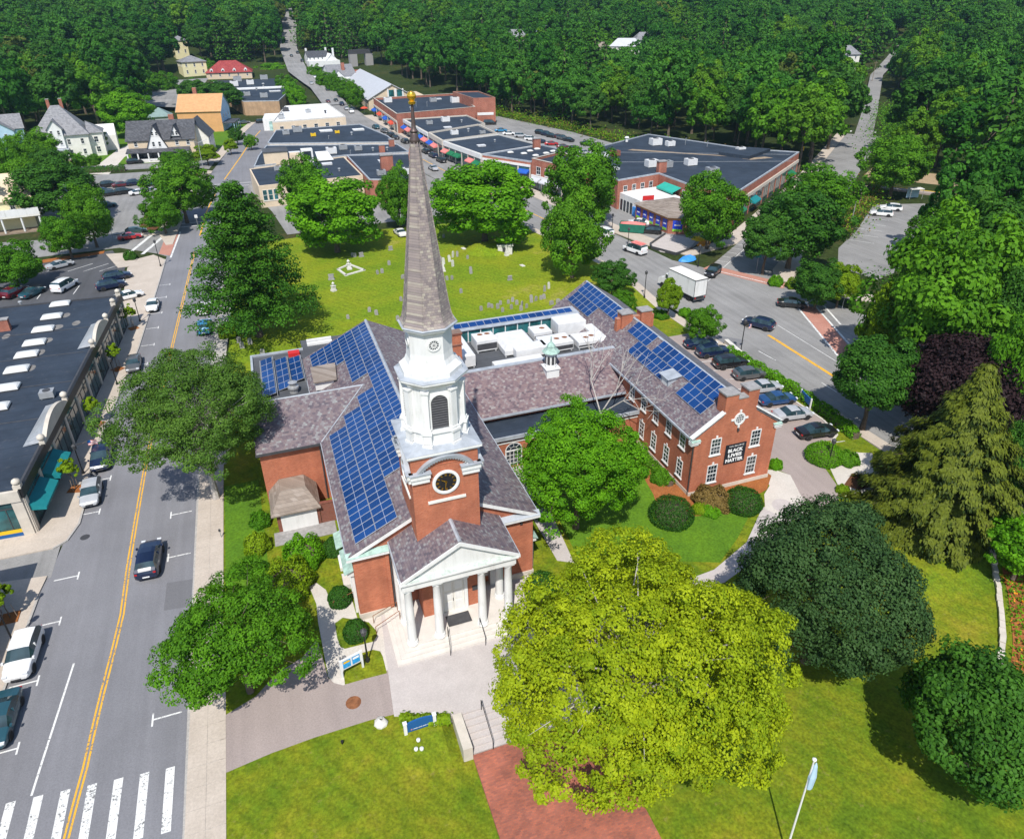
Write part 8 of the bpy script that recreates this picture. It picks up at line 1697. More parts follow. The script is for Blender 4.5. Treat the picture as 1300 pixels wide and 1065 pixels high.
m = MB((9, 30.7, -.8)); m.prism([(6.65, 32.1), (7.3, 32.1), (7.3, 29.3), (6.65, 29.3)], -1.2, .26); m.build('cheek_wall', stone, ls_)
x, y = 9.35, 39.8; mt = MB((x, y, .9)); mt.box(x-.95, x+.95, y-.55, y+.55, .912, .93); mt.build('door_mat', dark_metal, label='dark rectangular door mat on the portico floor', cat='door mat').location = (x, y, .9)
for px, py, s, lb in ((484, 919, .75, 'pale boulder on the front lawn beside the blue sign'),):
    x, y = G(px, py); t = MB(); rng = np.random.default_rng(5); t.lathe(0, 0, [(.5*s, -.2), (.62*s, .1), (.55*s, .35*s), (.3*s, .55*s), (.02, .6*s)], 9); o = t.build('boulder', stone_white, None, True, None, lb, 'rock'); o.location = (x, y, .05); o.rotation_euler = (.1, .1, .5)
    me = o.data
    for v_ in me.vertices: v_.co.x += rng.normal()*.05; v_.co.y += rng.normal()*.05
for i, (px, py) in enumerate(((532, 947), (529, 957), (536, 956))):
    x, y = G(px, py, -.6); o = MB(); o.lathe(0, 0, [(.05, -.3), (.05, .05), (.14, .08), (.14, .2), (.0, .26)], 8); q = o.build('garden_light', white, None, False, None, 'small white ground light in the grass below the blue sign', 'garden light', 'garden lights below the blue sign'); q.location = (x, y, lawn_z(x, y)+.02)
x, y = G(435, 945); m = MB(); m.lathe(0, 0, [(.05, -.3), (.05, .12), (.09, .14), (.09, .3), (0, .32)], 8); o = m.build('spot_light', black, label='little black spot light on the front lawn by the drive', cat='garden light'); o.location = (x, y, .1)
# flagpole whose head stands into the view
x, y = G(1034, 964, 8.0); t = thing('flagpole', 'white flagpole with a furled flag on the lower lawn', 'flagpole', (x, y, -.85)); m = MB(); m.tube((0, 0, -.2), (0, 0, 8.75), .07, .045, n=8); m.lathe(0, 0, [(.05, 8.75), (.12, 8.83), (.12, 8.9), (0, 9.0)], 10); m.build('pole', white, t, smooth=True)
m = MB(); m.lathe(.16, -.05, [(.03, 6.2), (.16, 6.4), (.20, 7.4), (.10, 8.3), (.03, 8.55)], 7, sx=1.2); m.build('furled_flag', blue_siding, t)
# dry stone edging and the brick path with its flower border
t = thing('stone_edging', 'low pale stone edging curving along the brick path', 'stone edging', (59.1, 34.5, -.2))
wp = resample([(60.2, 36.2), (59.1, 34.5), (56.9, 31.6), (54.2, 28.4), (51.8, 26.2), (49.9, 24.5), (47.7, 22.9), (44, 20.4), (40, 18.2)], .75)
for i in range(len(wp)-1):
    a, b_ = wp[i], wp[i+1]; q = offs([a, b_], .36+.1*random.random()); e = .02; f = lambda p_, r_, s_: (p_[0]+(r_[0]-p_[0])*s_, p_[1]+(r_[1]-p_[1])*s_)
    zt = lawn_z(*a)+.22+.10*random.random(); m = MB((59.1, 34.5, -.2)); base = [f(a, b_, e), f(a, b_, 1-e), f(q[0], q[1], 1-e*2), f(q[0], q[1], e*2)]; m.prism(base, zt-.7, zt); m.build('edging_stone', stone, t)
pb = offs(wp, -.5); pc = offs(wp, -2.6); pd = offs(wp, -5.2)
strip('flower_border', pb, pc, .05, rustmulch, dz=lawn_z); strip('brick_path', pc, pd, .07, brick_walk, dz=lawn_z)
rng = np.random.default_rng(8); P = []
for i in range(len(wp)-1):
    for k in range(60): s_ = rng.random(); P.append((pb[i][0]+(pc[i][0]-pb[i][0])*s_+rng.normal()*.2, pb[i][1]+(pc[i][1]-pb[i][1])*s_+rng.normal()*.2, lawn_z(*pb[i])+.05+.45*rng.random()))
P = np.array(P); mi = (rng.random(len(P)) < .1).astype(int); o = link_mesh('flowers', leaf_mesh('flowers', P, rng.normal(size=P.shape)*.6+np.array([0, 0, .8]), .2, rng.random(len(P)), [LEAF['bright'], orange_cloth], 1, mi)); tag(o, 'orange and yellow flowers growing along the brick path', 'flowers', None, 'stuff')
# bare pale tree by the wing
x, y = G(762, 535, 3.5); t = thing('bare_tree', 'dead pale tree with bare branches before the parish wing roof', 'tree', (x, y, .1)); m = MB(); rng = np.random.default_rng(3)
def grow(m, p, d, L, r, dep):
    q = p+d*L; m.tube(p, q, r, r*.7, n=6, caps=False)
    if dep:
        for k in range(3 if dep > 1 else 2): nd = (d+Vector(rng.normal(size=3))*.42+Vector((0, 0, .12))).normalized(); grow(m, q, nd, L*(.62+.2*rng.random()), r*.6, dep-1)
grow(m, Vector((0, 0, -.2)), Vector((0, 0, 1)), 4.6, .14, 4); m.build('trunk', bark_pale, t)
# dumpster, tarpaulins, sign by the hedge, bench wall
x, y = G(802, 294, .2); t = thing('dumpster', 'green steel dumpster heaped with rubble beside the dark car', 'dumpster', (x, y, .14), 2.5); m = MB(); m.add([(-2.6, -1.1, .15), (2.4, -1.1, .15), (2.4, 1.1, .15), (-2.6, 1.1, .15), (-2.9, -1.2, 1.9), (2.6, -1.2, 1.9), (2.6, 1.2, 1.9), (-2.9, 1.2, 1.9)], [(3,2,1,0),(0,1,5,4),(1,2,6,5),(2,3,7,6),(3,0,4,7)]); m.build('bin', green_steel, t)
m = MB(); m.add([(-2.8, -1.15, 1.7), (2.5, -1.15, 1.7), (2.5, 1.15, 1.7), (-2.8, 1.15, 1.7), (-.8, -.2, 2.2), (1.0, .1, 2.15)], [(0,1,5,4),(1,2,5),(2,3,4,5),(3,0,4)]); m.build('rubble', pink_cloth, t)
for s in (-1.8, -.6, .6, 1.8): m = MB(); m.box(s-.06, s+.06, -1.3, -1.12, .2, 1.85); m.build('rib', green_steel, t)
for px, py, lb, mat_, a, b_, rz in ((894, 310, 'orange tarpaulin heap beside the pavilion corner', orange_cloth, 1.9, 1.0, .3), (887, 305, 'yellow barrier heap under the street tree', stripe_m, .8, 1.5, .8), (873, 329, 'bright blue tarpaulin spread on the corner yard', bluetarp, 2.2, 1.3, .4)):
    x, y = G(px, py, .2); m = MB(); rng = np.random.default_rng(px); n = 12; vs = [(0, 0, .75)]
    for rr, zz in ((.45, .6), (.8, .35), (1.0, 0)): vs += [(a*rr*cos(2*pi*i/n)*(1+.1*rng.normal()), b_*rr*sin(2*pi*i/n)*(1+.1*rng.normal()), zz*(1+.2*rng.normal())+.0) for i in range(n)]
    m.add(vs, [(0, 1+i, 1+(i+1) % n) for i in range(n)]+[(1+j*n+i, 1+j*n+n+i, 1+j*n+n+(i+1) % n, 1+j*n+(i+1) % n) for j in range(2) for i in range(n)]); o = m.build('tarpaulin', mat_, None, False, None, lb, 'tarpaulin'); o.location = (x, y, .15); o.rotation_euler = (0, 0, rz)
sheet('fenced_pad', GL([(826, 312), (845, 299), (862, 300), (884, 306), (876, 316), (858, 323), (838, 320)]), .17, plaza_m)
t = thing('low_wall', 'dark low kerb wall round the pale pad in the corner yard', 'wall', (*G(840, 318), .1)); pts = GL([(845, 299), (826, 312), (828, 316), (858, 324), (878, 317)]); o_ = (*G(840, 318), .1)
for a, b_ in zip(pts, pts[1:]): q = offs([a, b_], .25); MB(o_).prism([a, b_, q[1], q[0]], 0, .55).build('wall_segment', dark_metal, t)
x, y = G(1022, 511, .4); t = thing('roadside_sign', 'blue church sign board facing main street over the hedge', 'sign', (x, y, .15), 1.35); m = MB(); m.box(-1.15, 1.15, -.06, .06, .45, 1.35); m.build('sign_board', sign_blue, t)
for s in (-1, 1): m = MB(); m.box(s*1.22-.07, s*1.22+.07, -.08, .08, -.1, 1.45); m.build('sign_post', white, t)
x, y = G(930, 443, .2); t = thing('low_wall', 'pale low stone wall at the end of the school car park', 'wall', (x, y, .1), 1.45); m = MB(); m.box(-2.0, 2.0, -.25, .25, -.1, .6); m.build('wall_body', stone_white, t); m = MB(); m.box(-2.05, 2.05, -.3, .3, .6, .7); m.build('wall_cap', stone_white, t)
# railway cutting
rl = thing('railway_platform', 'railway platform edge with yellow line in the eastern cutting', 'platform', (*G(1150, 245), 0)); ro = (*G(1150, 245), 0); a = G(1120, 238); b_ = G(1235, 252); q = offs([a, b_], 3.0); MB(ro).prism([a, b_, q[1], q[0]], -.4, .5).build('platform', asphalt_pink, rl); q2 = offs([a, b_], .5); MB(ro).prism([a, b_, q2[1], q2[0]], .5, .52).build('yellow_line', stripe_m, rl)
a2, b2 = GL([(1095, 225), (1260, 243)]); q = offs([a2, b2], -14); sheet('rail_bed', [a2, b2, q[1], q[0]], .16, sand)
for lb, px, py in (('white ticket shelter on the railway platform', 1160, 252),): x, y = G(px, py, .5); t = thing('shelter', lb, 'shelter', (x, y, .5), -.3); m = MB(); m.box(-1.6, 1.6, -.9, .9, 2.3, 2.45); m.build('shelter_roof', white, t); m = MB(); m.box(-1.5, 1.5, .8, .86, 0, 2.3); m.build('shelter_back', blue_siding, t); [MB().tube((s, -.8, 0), (s, -.8, 2.3), .06, n=6).build('shelter_post', galv, t) for s in (-1.5, 1.5)]
# umbrellas and stands before the shops
for px, py, mat_, lb in ((463, 142, red_cloth, 'red parasol on the pavement before the brick store'), (503, 157, blue_cloth, 'blue parasol on the pavement before the low shops'), (362, 73, red_cloth, 'red balloon like parasol beside the long street')):
    x, y = G(px, py+3); z = hz(x, y)+.15; t = thing('parasol', lb, 'parasol', (x, y, z)); m = MB(); m.tube((0, 0, 0), (0, 0, 2.6), .05, n=6); m.build('parasol_pole', galv, t); m = MB(); m.lathe(0, 0, [(1.7, 2.2), (1.5, 2.4), (.8, 2.75), (0, 2.95)], 8); m.build('canopy', mat_, t)
# two people walking up the side street
def person(px, py, label, rz, top, leg, ph):
    x, y, z = GT(px, py); t = thing('person', label, 'person', (x, y, z+.05), rz); s = ph
    J = {'pel': (0, 0, .95), 'sp': (0.01, 0, 1.2), 'ch': (.02, 0, 1.38), 'nk': (.02, 0, 1.52), 'hd': (.04, 0, 1.64), 'tp': (.04, 0, 1.74), 'lk': (.12*s, .09, .52), 'la': (.16*s-.12, .09, .08), 'lf': (.16*s+.05, .1, .04), 'rk': (-.02*s+.06, -.09, .5), 'ra': (-.25*s, -.09, .12), 'rf': (-.12*s-.02, -.1, .05), 'ls': (.02, .19, 1.42), 'le': (-.08*s, .24, 1.15), 'lh': (.02*s, .24, .92), 'rs': (.02, -.19, 1.42), 're': (.1*s, -.24, 1.15), 'rh': (.22*s, -.22, .95), 'lhp': (0, .09, .92), 'rhp': (0, -.09, .92)}
    E_ = [('pel', 'sp'), ('sp', 'ch'), ('ch', 'nk'), ('nk', 'hd'), ('hd', 'tp'), ('pel', 'lhp'), ('lhp', 'lk'), ('lk', 'la'), ('la', 'lf'), ('pel', 'rhp'), ('rhp', 'rk'), ('rk', 'ra'), ('ra', 'rf'), ('ch', 'ls'), ('ls', 'le'), ('le', 'lh'), ('ch', 'rs'), ('rs', 're'), ('re', 'rh')]
    Rr = {'pel': .15, 'sp': .14, 'ch': .16, 'nk': .06, 'hd': .10, 'tp': .08, 'lk': .06, 'rk': .06, 'la': .045, 'ra': .045, 'lf': .04, 'rf': .04, 'ls': .075, 'rs': .075, 'le': .05, 're': .05, 'lh': .04, 'rh': .04, 'lhp': .10, 'rhp': .10}
    ks = list(J); me = bpy.data.meshes.new('body'); me.from_pydata([J[k] for k in ks], [(ks.index(a), ks.index(b_)) for a, b_ in E_], [])
    o = link_mesh('body', me, t); md = o.modifiers.new('skin', 'SKIN'); sv = me.skin_vertices[0].data
    for i, k in enumerate(ks): sv[i].radius = (Rr[k], Rr[k]); sv[i].use_root = (k == 'pel')
    o.modifiers.new('sub', 'SUBSURF').levels = 1; o.modifiers['sub'].render_levels = 1
    mm, tt, bb = nmat('clothes '+label[:20]); sx = N(tt, 'ShaderNodeSeparateXYZ'); tt.links.new(objc(tt), sx.inputs[0]); tt.links.new(ramp(tt, math_(tt, 'DIVIDE', sx.outputs[2], 1.8), [(0.0, (.03, .03, .03)), (.06, leg), (.52, top), (.84, (.5, .32, .24)), (.93, (.04, .025, .02))], 'CONSTANT'), bb.inputs['Base Color']); me.materials.append(mm)
person(1088, 137, 'person in dark clothes walking up the side street', .8, (.02, .02, .03), (.03, .03, .05), 1); person(1093, 136, 'person in a purple top walking beside another on the side street', .8, (.12, .03, .10), (.02, .02, .03), -1)
# ------------------------------------------------------------------ graves
def stone_mesh(kind, w_, h, t_):
    m = MB()
    if kind == 'round':
        n = 10; pr = [(-w_/2, -.2), (w_/2, -.2), (w_/2, h-w_*.35)]+[(w_/2*cos(pi*i/n), h-w_*.35+w_*.35*sin(pi*i/n)) for i in range(1, n)]+[(-w_/2, h-w_*.35)]
        k = len(pr); m.add([(x, -t_/2, z) for x, z in pr]+[(x, t_/2, z) for x, z in pr], [tuple(range(k)), tuple(range(2*k-1, k-1, -1))]+[(i, k+i, k+(i+1) % k, (i+1) % k) for i in range(k)])
    elif kind == 'block': m.box(-w_/2-.12, w_/2+.12, -t_/2-.1, t_/2+.1, -.2, .22); m.box(-w_/2, w_/2, -t_/2, t_/2, .22, h); m.box(-w_/2-.05, w_/2+.05, -t_/2-.05, t_/2+.05, h, h+.1)
    elif kind == 'obelisk': m.box(-.5, .5, -.5, .5, -.2, .3); m.box(-.38, .38, -.38, .38, .3, .9); m.add([(-.26, -.26, .9), (.26, -.26, .9), (.26, .26, .9), (-.26, .26, .9), (-.14, -.14, h), (.14, -.14, h), (.14, .14, h), (-.14, .14, h), (0, 0, h+.25)], [(0,1,5,4),(1,2,6,5),(2,3,7,6),(3,0,4,7),(4,5,8),(5,6,8),(6,7,8),(7,4,8)])
    elif kind == 'flat': m.box(-w_/2, w_/2, -h/2, h/2, -.1, .12)
    elif kind == 'urn': m.box(-.5, .5, -.5, .5, -.2, .35); m.box(-.36, .36, -.36, .36, .35, 1.1); m.box(-.45, .45, -.45, .45, 1.1, 1.22); m.lathe(0, 0, [(.12, 1.22), (.1, 1.35), (.3, 1.6), (.32, 1.75), (.12, 1.9), (.06, 2.05), (0, 2.1)], 10)
    return m.mesh('gravestone', [stone_grey])
GM = {'s': stone_mesh('round', .62, 1.0, .16), 't': stone_mesh('round', .6, 1.5, .14), 'w': stone_mesh('round', .9, .9, .2), 'b': stone_mesh('block', 1.0, 1.0, .4), 'o': stone_mesh('obelisk', 1, 2.2, 1), 'f': stone_mesh('flat', .9, 1.6, 1), 'u': stone_mesh('urn', 1, 2, 1)}
WHAT = {'s': 'small round topped gravestone', 't': 'tall slim gravestone', 'w': 'wide low gravestone', 'b': 'blocky gravestone on a plinth', 'o': 'pale tapering obelisk', 'f': 'flat grave slab', 'u': 'urn topped grave monument'}
q = lambda x, y: (400+x/3.611, 270+y/3.611)
GR = [('u', 158, 262, 'inside the kerbed plot'), ('b', 213, 205, 'near the bright cemetery tree'), ('s', 172, 205, 'near the bright cemetery tree'), ('s', 183, 207, 'near the bright cemetery tree'), ('b', 347, 175, 'alone at the back of the cemetery'), ('s', 340, 243, 'between the kerbed plot and the spire'), ('s', 288, 285, 'of the pair beside the kerbed plot'), ('s', 308, 280, 'of the pair beside the kerbed plot'), ('w', 404, 305, 'beside the spire'), ('b', 76, 310, 'beyond the kerbed plot toward the pine'), ('u', 86, 362, 'toward the tall pine'), ('s', 250, 458, 'in the open grass behind the panelled roof'), ('s', 152, 490, 'in the open grass behind the panelled roof'), ('s', 283, 472, 'in the open grass behind the panelled roof'), ('s', 395, 408, 'close to the spire base'), ('s', 380, 498, 'close to the spire base'), ('s', 418, 370, 'close to the spire base'),
 ('t', 590, 240, 'in the upright group beside the spire'), ('o', 588, 272, 'in the upright group beside the spire'), ('t', 632, 208, 'in the upright group beside the spire'), ('t', 652, 205, 'in the upright group beside the spire'), ('t', 632, 250, 'in the upright group beside the spire'), ('t', 576, 228, 'in the upright group beside the spire'), ('t', 617, 228, 'in the upright group beside the spire'), ('s', 606, 312, 'of the low dark pair right of the spire'), ('s', 628, 310, 'of the low dark pair right of the spire'), ('t', 715, 283, 'standing apart in the middle of the cemetery'), ('b', 893, 312, 'alone on the open slope'), ('f', 681, 168, 'on the dry slope below the great tree'), ('f', 950, 246, 'on the grass below the corner tree'), ('o', 878, 200, 'beside the earth tomb'), ('s', 590, 118, 'at the back edge of the cemetery'), ('s', 670, 372, 'in the thin grass'), ('s', 700, 215, 'in the thin grass'),
 ('t', 1052, 365, 'of the slim pair toward main street'), ('t', 1072, 352, 'of the slim pair toward main street'), ('t', 992, 415, 'in the row behind the clerestory'), ('s', 1012, 408, 'in the row behind the clerestory'), ('s', 1035, 402, 'in the row behind the clerestory'), ('s', 1050, 398, 'in the row behind the clerestory'), ('w', 1084, 425, 'of the dark pair near the school roof'), ('w', 1114, 418, 'of the dark pair near the school roof'), ('s', 948, 430, 'in the row behind the clerestory'), ('s', 944, 452, 'in the row behind the clerestory'), ('s', 900, 445, 'in the row behind the clerestory'), ('s', 886, 420, 'in the row behind the clerestory'), ('s', 860, 458, 'in the row behind the clerestory'), ('s', 850, 425, 'in the row behind the clerestory'), ('s', 838, 443, 'in the row behind the clerestory'), ('s', 812, 440, 'in the row behind the clerestory'), ('s', 796, 438, 'in the row behind the clerestory'), ('s', 762, 452, 'in the row behind the clerestory'), ('s', 970, 440, 'in the row behind the clerestory'), ('s', 905, 412, 'in the row behind the clerestory'), ('s', 925, 425, 'in the row behind the clerestory')]
for i, (k, x, y, wh) in enumerate(GR):
    gx, gy = G(*q(x, y)); o = link_mesh('gravestone', GM[k]); o.location = (gx, gy, .11); o.rotation_euler = (random.gauss(0, .04), random.gauss(0, .04), random.gauss(.15, .2)); s = .72+.2*random.random(); o.scale = (s, s, s)
    tag(o, '%s %s' % (WHAT[k], wh), 'gravestone', 'gravestones in the cemetery')
    if k in 'ou' or (k == 't' and i % 2) or k == 'f':
        o.data = o.data.copy(); o.data.materials[0] = stone_white
for i, (px, py) in enumerate(((308, 443), (318, 438), (334, 452), (304, 436))):
    gx, gy = G(px, py); o = link_mesh('gravestone', GM['s']); o.location = (gx, gy, .11); tag(o, 'small worn gravestone in the shade under the tall pine', 'gravestone', 'gravestones in the cemetery')
t = thing('grave_plot', 'square stone kerbed plot round the urn monument', 'grave plot', (*G(446, 344), .1)); oo = (*G(446, 344), .1); pts = GL([q(100, 265), q(158, 240), q(232, 268), q(140, 295)])
for i in range(4):
    a, b_ = pts[i], pts[(i+1) % 4]; c = offs([a, b_], .4); MB(oo).prism([a, b_, c[1], c[0]], 0, .32).build('plot_kerb', stone_white, t)
gx, gy = G(*q(800, 178)); t = thing('earth_tomb', 'low stone fronted earth tomb on the dry slope', 'tomb', (gx, gy, .1), -.3); m = MB(); m.lathe(0, 0, [(4.6, -.1), (4.2, .5), (3.0, 1.2), (1.4, 1.55), (0, 1.6)], 20, sx=1.1, sy=.8); m.build('mound', grass_cem, t, smooth=True); m = MB(); m.box(1.6, 4.4, -2.6, -2.0, -.1, 1.7); m.box(1.4, 4.6, -2.7, -1.9, 1.7, 1.9); f_ = m.build('tomb_front', stone_white, t); m = MB(); m.box(2.5, 3.5, -2.62, -2.55, .1, 1.4); m.build('tomb_door', dark_metal, f_)
# ------------------------------------------------------------------ the woods
CLEAR = [
 [(-120, 40), (-120, 262), (-98, 263), (-94, 318), (-44, 334), (-34, 352), (-42, 385), (-50, 440), (-44, 468), (-20, 470), (-22, 500), (14, 500), (22, 480), (30, 440), (31, 420), (54, 400), (52, 470), (90, 455), (92, 400), (100, 385), (101, 335), (118, 255), (131, 205), (146, 164), (176, 190), (203, 214), (212, 202), (178, 168), (146, 141), (152, 130), (126, 100), (110, 88), (120, 40), (118, 0), (-120, 0)],
]
for px, py, w_, d_, rz, rm, lb in FH:
    x, y, z = GT(px, py+22); ux, uy = -x/hypot(x, y), -y/hypot(x, y); CLEAR.append([(x-9, y-9), (x+9, y-9), (x+9, y+9), (x-9, y+9)]); CLEAR.append([(x-6*uy, y+6*ux), (x+6*uy, y-6*ux), (x+9*uy+ux*62, y-9*ux+uy*62), (x-9*uy+ux*62, y+9*ux+uy*62)])
CLEAR += [[(176, 162), (212, 186), (270, 248), (300, 300), (240, 252), (203, 214)], [G(1105, 264), G(1236, 272), G(1240, 226), G(1110, 220)]]
for C_, hw in ((FAR_C, 8), (NE2, 9)):
    A_, B_ = offs(C_, -hw), offs(C_, hw)
    for i in range(len(C_)-1): CLEAR.append([A_[i], A_[i+1], B_[i+1], B_[i]])
for px, py, w_ in ((246, 97, 11), (293, 98, 16), (231, 74, 7), (408, 79, 13), (459, 80, 10), (432, 100, 14)):
    x, y, z = GT(px, py); ux, uy = -x/hypot(x, y), -y/hypot(x, y); CLEAR.append([(x-w_*uy-ux*16, y+w_*ux-uy*16), (x+w_*uy-ux*16, y-w_*ux-uy*16), (x+w_*uy+ux*48, y-w_*ux+uy*48), (x-w_*uy+ux*48, y+w_*ux+uy*48)])
def inside(x, y, P):
    c = False; n = len(P); j = n-1
    for i in range(n):
        if (P[i][1] > y) != (P[j][1] > y) and x < (P[j][0]-P[i][0])*(y-P[i][1])/(P[j][1]-P[i][1])+P[i][0]: c = not c
        j = i
    return c
rng = np.random.default_rng(77); cand = []
step = 12.6
for gx in np.arange(-330, 760, step):
    for gy in np.arange(95, 900, step):
        x = gx+rng.uniform(-.48, .48)*step; y = gy+rng.uniform(-.48, .48)*step; r = hypot(x, y)
        if r > 860 or r < 100: continue
        u_, v_ = PXL((x, y, hz(x, y)+8)) 
        if u_ < -90 or u_ > 1390 or v_ < -60 or v_ > 900: continue
        if any(inside(x, y, P) for P in CLEAR): continue
        cand.append((r, x, y))
cand.sort()
def wood_proto(key, leaf, seed, R, H, z0, ncl, nlf, ls, conif=False):
    if conif:
        rg = np.random.default_rng(seed); P = []; Nn = []; T = []
        for L_ in range(13):
            f = L_/12; h = H*(.12+.86*f); rad = R*(1-f)**.85+.3
            n_ = int(60*rad/R)+14; a = rg.random(n_)*6.28; s_ = np.sqrt(rg.random(n_)); lob = 1+.25*np.sin(5*a+L_*1.7)
            P.append(np.stack([np.cos(a)*s_*rad*lob, np.sin(a)*s_*rad*lob, h-.18*s_*rad+rg.normal(size=n_)*.2], 1)); Nn.append(np.stack([np.cos(a)*.5, np.sin(a)*.5, np.full(n_, .8)], 1)+rg.normal(size=(n_, 3))*.35); T.append(np.clip(.2+.7*rg.random(n_)*s_, 0, 1))
        P = np.concatenate(P); Nn = np.concatenate(Nn); T = np.concatenate(T); c = P[:30]
    else: c, P, Nn, T = crown_pts(seed, R, H, z0, ncl, nlf, shell=.5, lobes=.28, cr=(.13, .24))
    me = leaf_mesh('wood_tree', P, Nn, ls, T, [LEAF[leaf], bark]); cr_ = me.copy()
    b_ = trunk_mb(seed, z0+H*.6 if not conif else H*.9, .28, c, .4, 6, 6); bm = bmesh.new(); bm.from_mesh(me); k0 = len(bm.faces)
    vs_ = [bm.verts.new(v_) for v_ in b_.v]
    for f_ in b_.f:
        try: bm.faces.new([vs_[i] for i in f_]).material_index = 1
        except ValueError: pass
    bm.to_mesh(me); bm.free(); WC.append((cr_, b_.mesh('trunk', bark, True))); return me
WC = []
WP = [wood_proto('a', 'far', 201, 5.6, 11, 2.6, 110, 55, .5), wood_proto('b', 'far', 202, 6.2, 10, 2.6, 115, 55, .5), wood_proto('c', 'farlime', 203, 5.2, 10.5, 2.4, 100, 55, .5), wood_proto('d', 'far', 204, 4.8, 12.5, 2.4, 105, 55, .48), wood_proto('e', 'pine', 205, 4.4, 17, 2, 0, 0, .75, True), wood_proto('f', 'deep', 206, 5.6, 11.5, 2.4, 105, 55, .5), wood_proto('g', 'mid', 207, 4.6, 9.0, 2.0, 90, 50, .46), wood_proto('h', 'farrust', 208, 5.0, 9.5, 2.4, 95, 50, .48)]
WL = ['broad leafy tree in the wood beyond the town', 'wide crowned tree in the wood beyond the town', 'sunny yellow green tree in the wood beyond the town', 'tall leafy tree in the wood beyond the town', 'dark pointed conifer in the wood beyond the town', 'deep green tree in the wood beyond the town', 'small fresh green tree in the wood beyond the town', 'brownish green tree in the wood beyond the town']
NI = 290
for r, x, y in cand[:NI]:
    k = int(rng.choice(8, p=[.2, .17, .13, .15, .09, .12, .09, .05])); s = rng.uniform(1.15, 2.0); o = thing('wood_tree', WL[k], 'tree'); link_mesh('crown', WC[k][0], o); link_mesh('trunk', WC[k][1], o)
    o.location = (x, y, hz(x, y)-.1); o.scale = (s, s, s*rng.uniform(.9, 1.2)); o.rotation_euler = (0, 0, rng.random()*6.28); tag(o, WL[k], 'tree', 'trees of the near wood')
rest = cand[NI:]; print('wood trees', len(cand))
far_col = bpy.data.collections.new('wood_sources')
for i, me in enumerate(WP):
    o = bpy.data.objects.new('source_%d' % i, me); far_col.objects.link(o)
me = bpy.data.meshes.new('far_wood'); n = len(rest); me.from_pydata([(x, y, hz(x, y)-.1) for r, x, y in rest], [], [])
def fattr(nm, ty, vals): a_ = me.attributes.new(nm, ty, 'POINT'); a_.data.foreach_set('value', vals)
fattr('idx', 'INT', rng.choice(8, size=n, p=[.2, .18, .10, .15, .13, .13, .06, .05]).astype(np.int32)); fattr('scl', 'FLOAT', rng.uniform(1.2, 2.2, n).astype(np.float32)); fattr('rot', 'FLOAT', (rng.random(n)*6.28).astype(np.float32))
fo = link_mesh('far_wood', me); tag(fo, 'far wooded hills closing the view behind the town', 'woods', None, 'stuff')
ng = bpy.data.node_groups.new('wood', 'GeometryNodeTree'); ng.interface.new_socket('Geometry', in_out='INPUT', socket_type='NodeSocketGeometry'); ng.interface.new_socket('Geometry', in_out='OUTPUT', socket_type='NodeSocketGeometry')
gi = ng.nodes.new('NodeGroupInput'); go = ng.nodes.new('NodeGroupOutput'); iop = ng.nodes.new('GeometryNodeInstanceOnPoints'); ci = ng.nodes.new('GeometryNodeCollectionInfo'); ci.inputs['Collection'].default_value = far_col; ci.inputs['Separate Children'].default_value = True; ci.inputs['Reset Children'].default_value = True
mp_ = ng.nodes.new('GeometryNodeMeshToPoints'); ng.links.new(gi.outputs[0], mp_.inputs[0]); ng.links.new(mp_.outputs[0], iop.inputs['Points']); ng.links.new(ci.outputs[0], iop.inputs['Instance']); iop.inputs['Pick Instance'].default_value = True
def na(nm, ty): a_ = ng.nodes.new('GeometryNodeInputNamedAttribute'); a_.data_type = ty; a_.inputs[0].default_value = nm; return a_.outputs[0]
ng.links.new(na('idx', 'INT'), iop.inputs['Instance Index']); ng.links.new(na('scl', 'FLOAT'), iop.inputs['Scale']); cx_ = ng.nodes.new('ShaderNodeCombineXYZ'); ng.links.new(na('rot', 'FLOAT'), cx_.inputs[2]); ng.links.new(cx_.outputs[0], iop.inputs['Rotation']); ng.links.new(iop.outputs[0], go.inputs[0])
md = fo.modifiers.new('wood', 'NODES'); md.node_group = ng
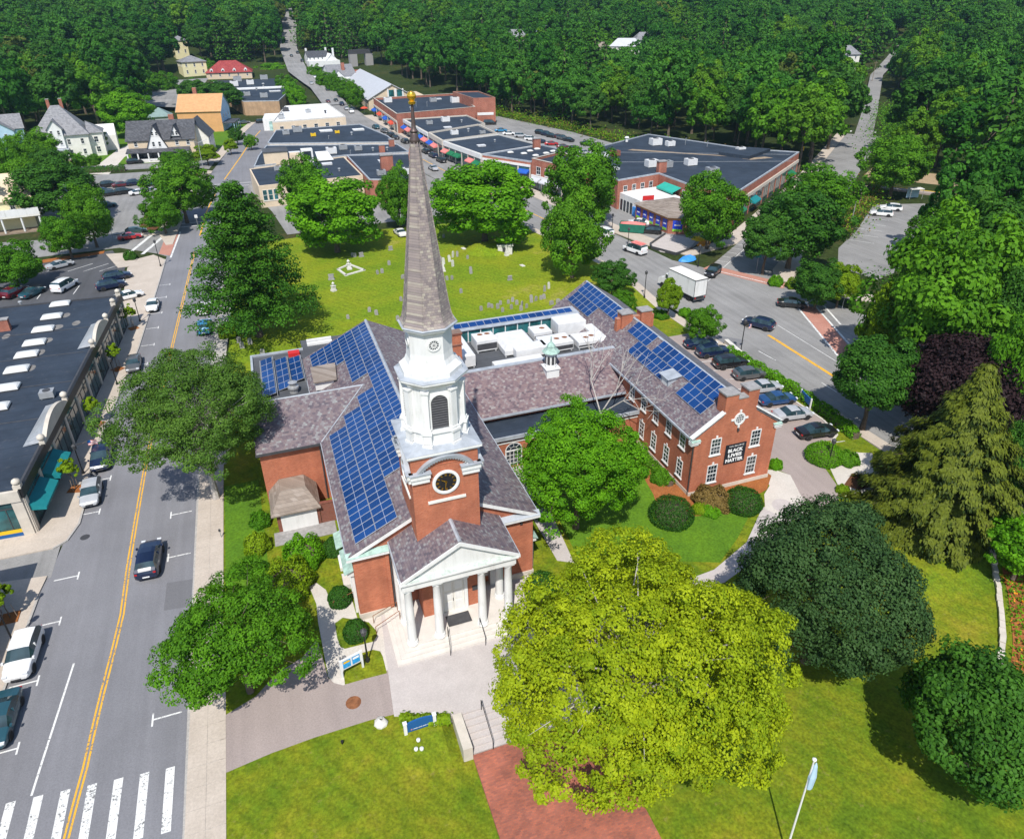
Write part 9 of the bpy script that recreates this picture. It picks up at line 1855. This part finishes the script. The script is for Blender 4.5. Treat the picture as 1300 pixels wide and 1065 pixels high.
# undergrowth along the wooded bank and the cutting
def brush(name, label, pts, w_, h, leafs, seed, dens=60, ls=.45):
    rg = np.random.default_rng(seed); P = []; L_ = resample(pts, 3)
    for a, b_ in zip(L_, L_[1:]):
        for k in range(dens):
            s_ = rg.random(); x = a[0]+(b_[0]-a[0])*s_+rg.normal()*w_; y = a[1]+(b_[1]-a[1])*s_+rg.normal()*w_; P.append((x, y, hz(x, y)+abs(rg.normal())*h*(.6+.4*sin(x*.7)*cos(y*.6))+.1))
    P = np.array(P); o = link_mesh(name, leaf_mesh(name, P, rg.normal(size=P.shape)*.5+np.array([0, 0, .7]), ls, np.clip(.2+.7*rg.random(len(P)), 0, 1), [LEAF[l] for l in leafs], 1, rg.integers(0, len(leafs), len(P)))); tag(o, label, 'undergrowth', None, 'stuff')
brush('bank_brush', 'mixed brush and dry grass on the bank behind the rear lot', [(100, 330), (119, 256), (129, 205), (146, 170)], 2.6, 2.0, ['mid', 'yellowgreen', 'rusty', 'bright'], 91, 150)
brush('cutting_brush', 'weeds and bushes along the railway cutting', [(110, 112), (128, 126), (150, 142), (176, 164)], 2.0, 1.2, ['yellowgreen', 'rusty', 'mid'], 92, 120)
brush('street_bank_brush', 'bushes on the bank right of the upper side street', [(190, 176), (214, 198), (240, 224), (266, 252)], 4.5, 3.2, ['mid', 'deep', 'bright'], 95, 190, .55)
brush('lane_brush', 'leafy undergrowth beside the side lane', [(100, 90), (112, 78), (122, 62)], 3.0, 1.6, ['mid', 'deep'], 93, 120); brush('verge_brush', 'undergrowth at the bend of main street', [(80, 62), (88, 56), (98, 44), (90, 36), (80, 30)], 3.0, 1.4, ['mid', 'deep'], 94, 120)

# ------------------------------------------------------------------ summer haze
hm, ht, hb = nmat('summer haze'); ht.nodes.remove(hb); pv = N(ht, 'ShaderNodeVolumePrincipled'); pv.inputs['Color'].default_value = (0.50, 0.80, 1.0, 1); pv.inputs['Density'].default_value = 0.00009; pv.inputs['Anisotropy'].default_value = 0.2
ht.links.new(pv.outputs[0], ht.nodes['Material Output'].inputs['Volume'])
MB().box(-1700, 2200, -250, 2450, -4, 110).build('haze', hm, kind='stuff', label='thin blue summer haze over the town and the woods', cat='haze')
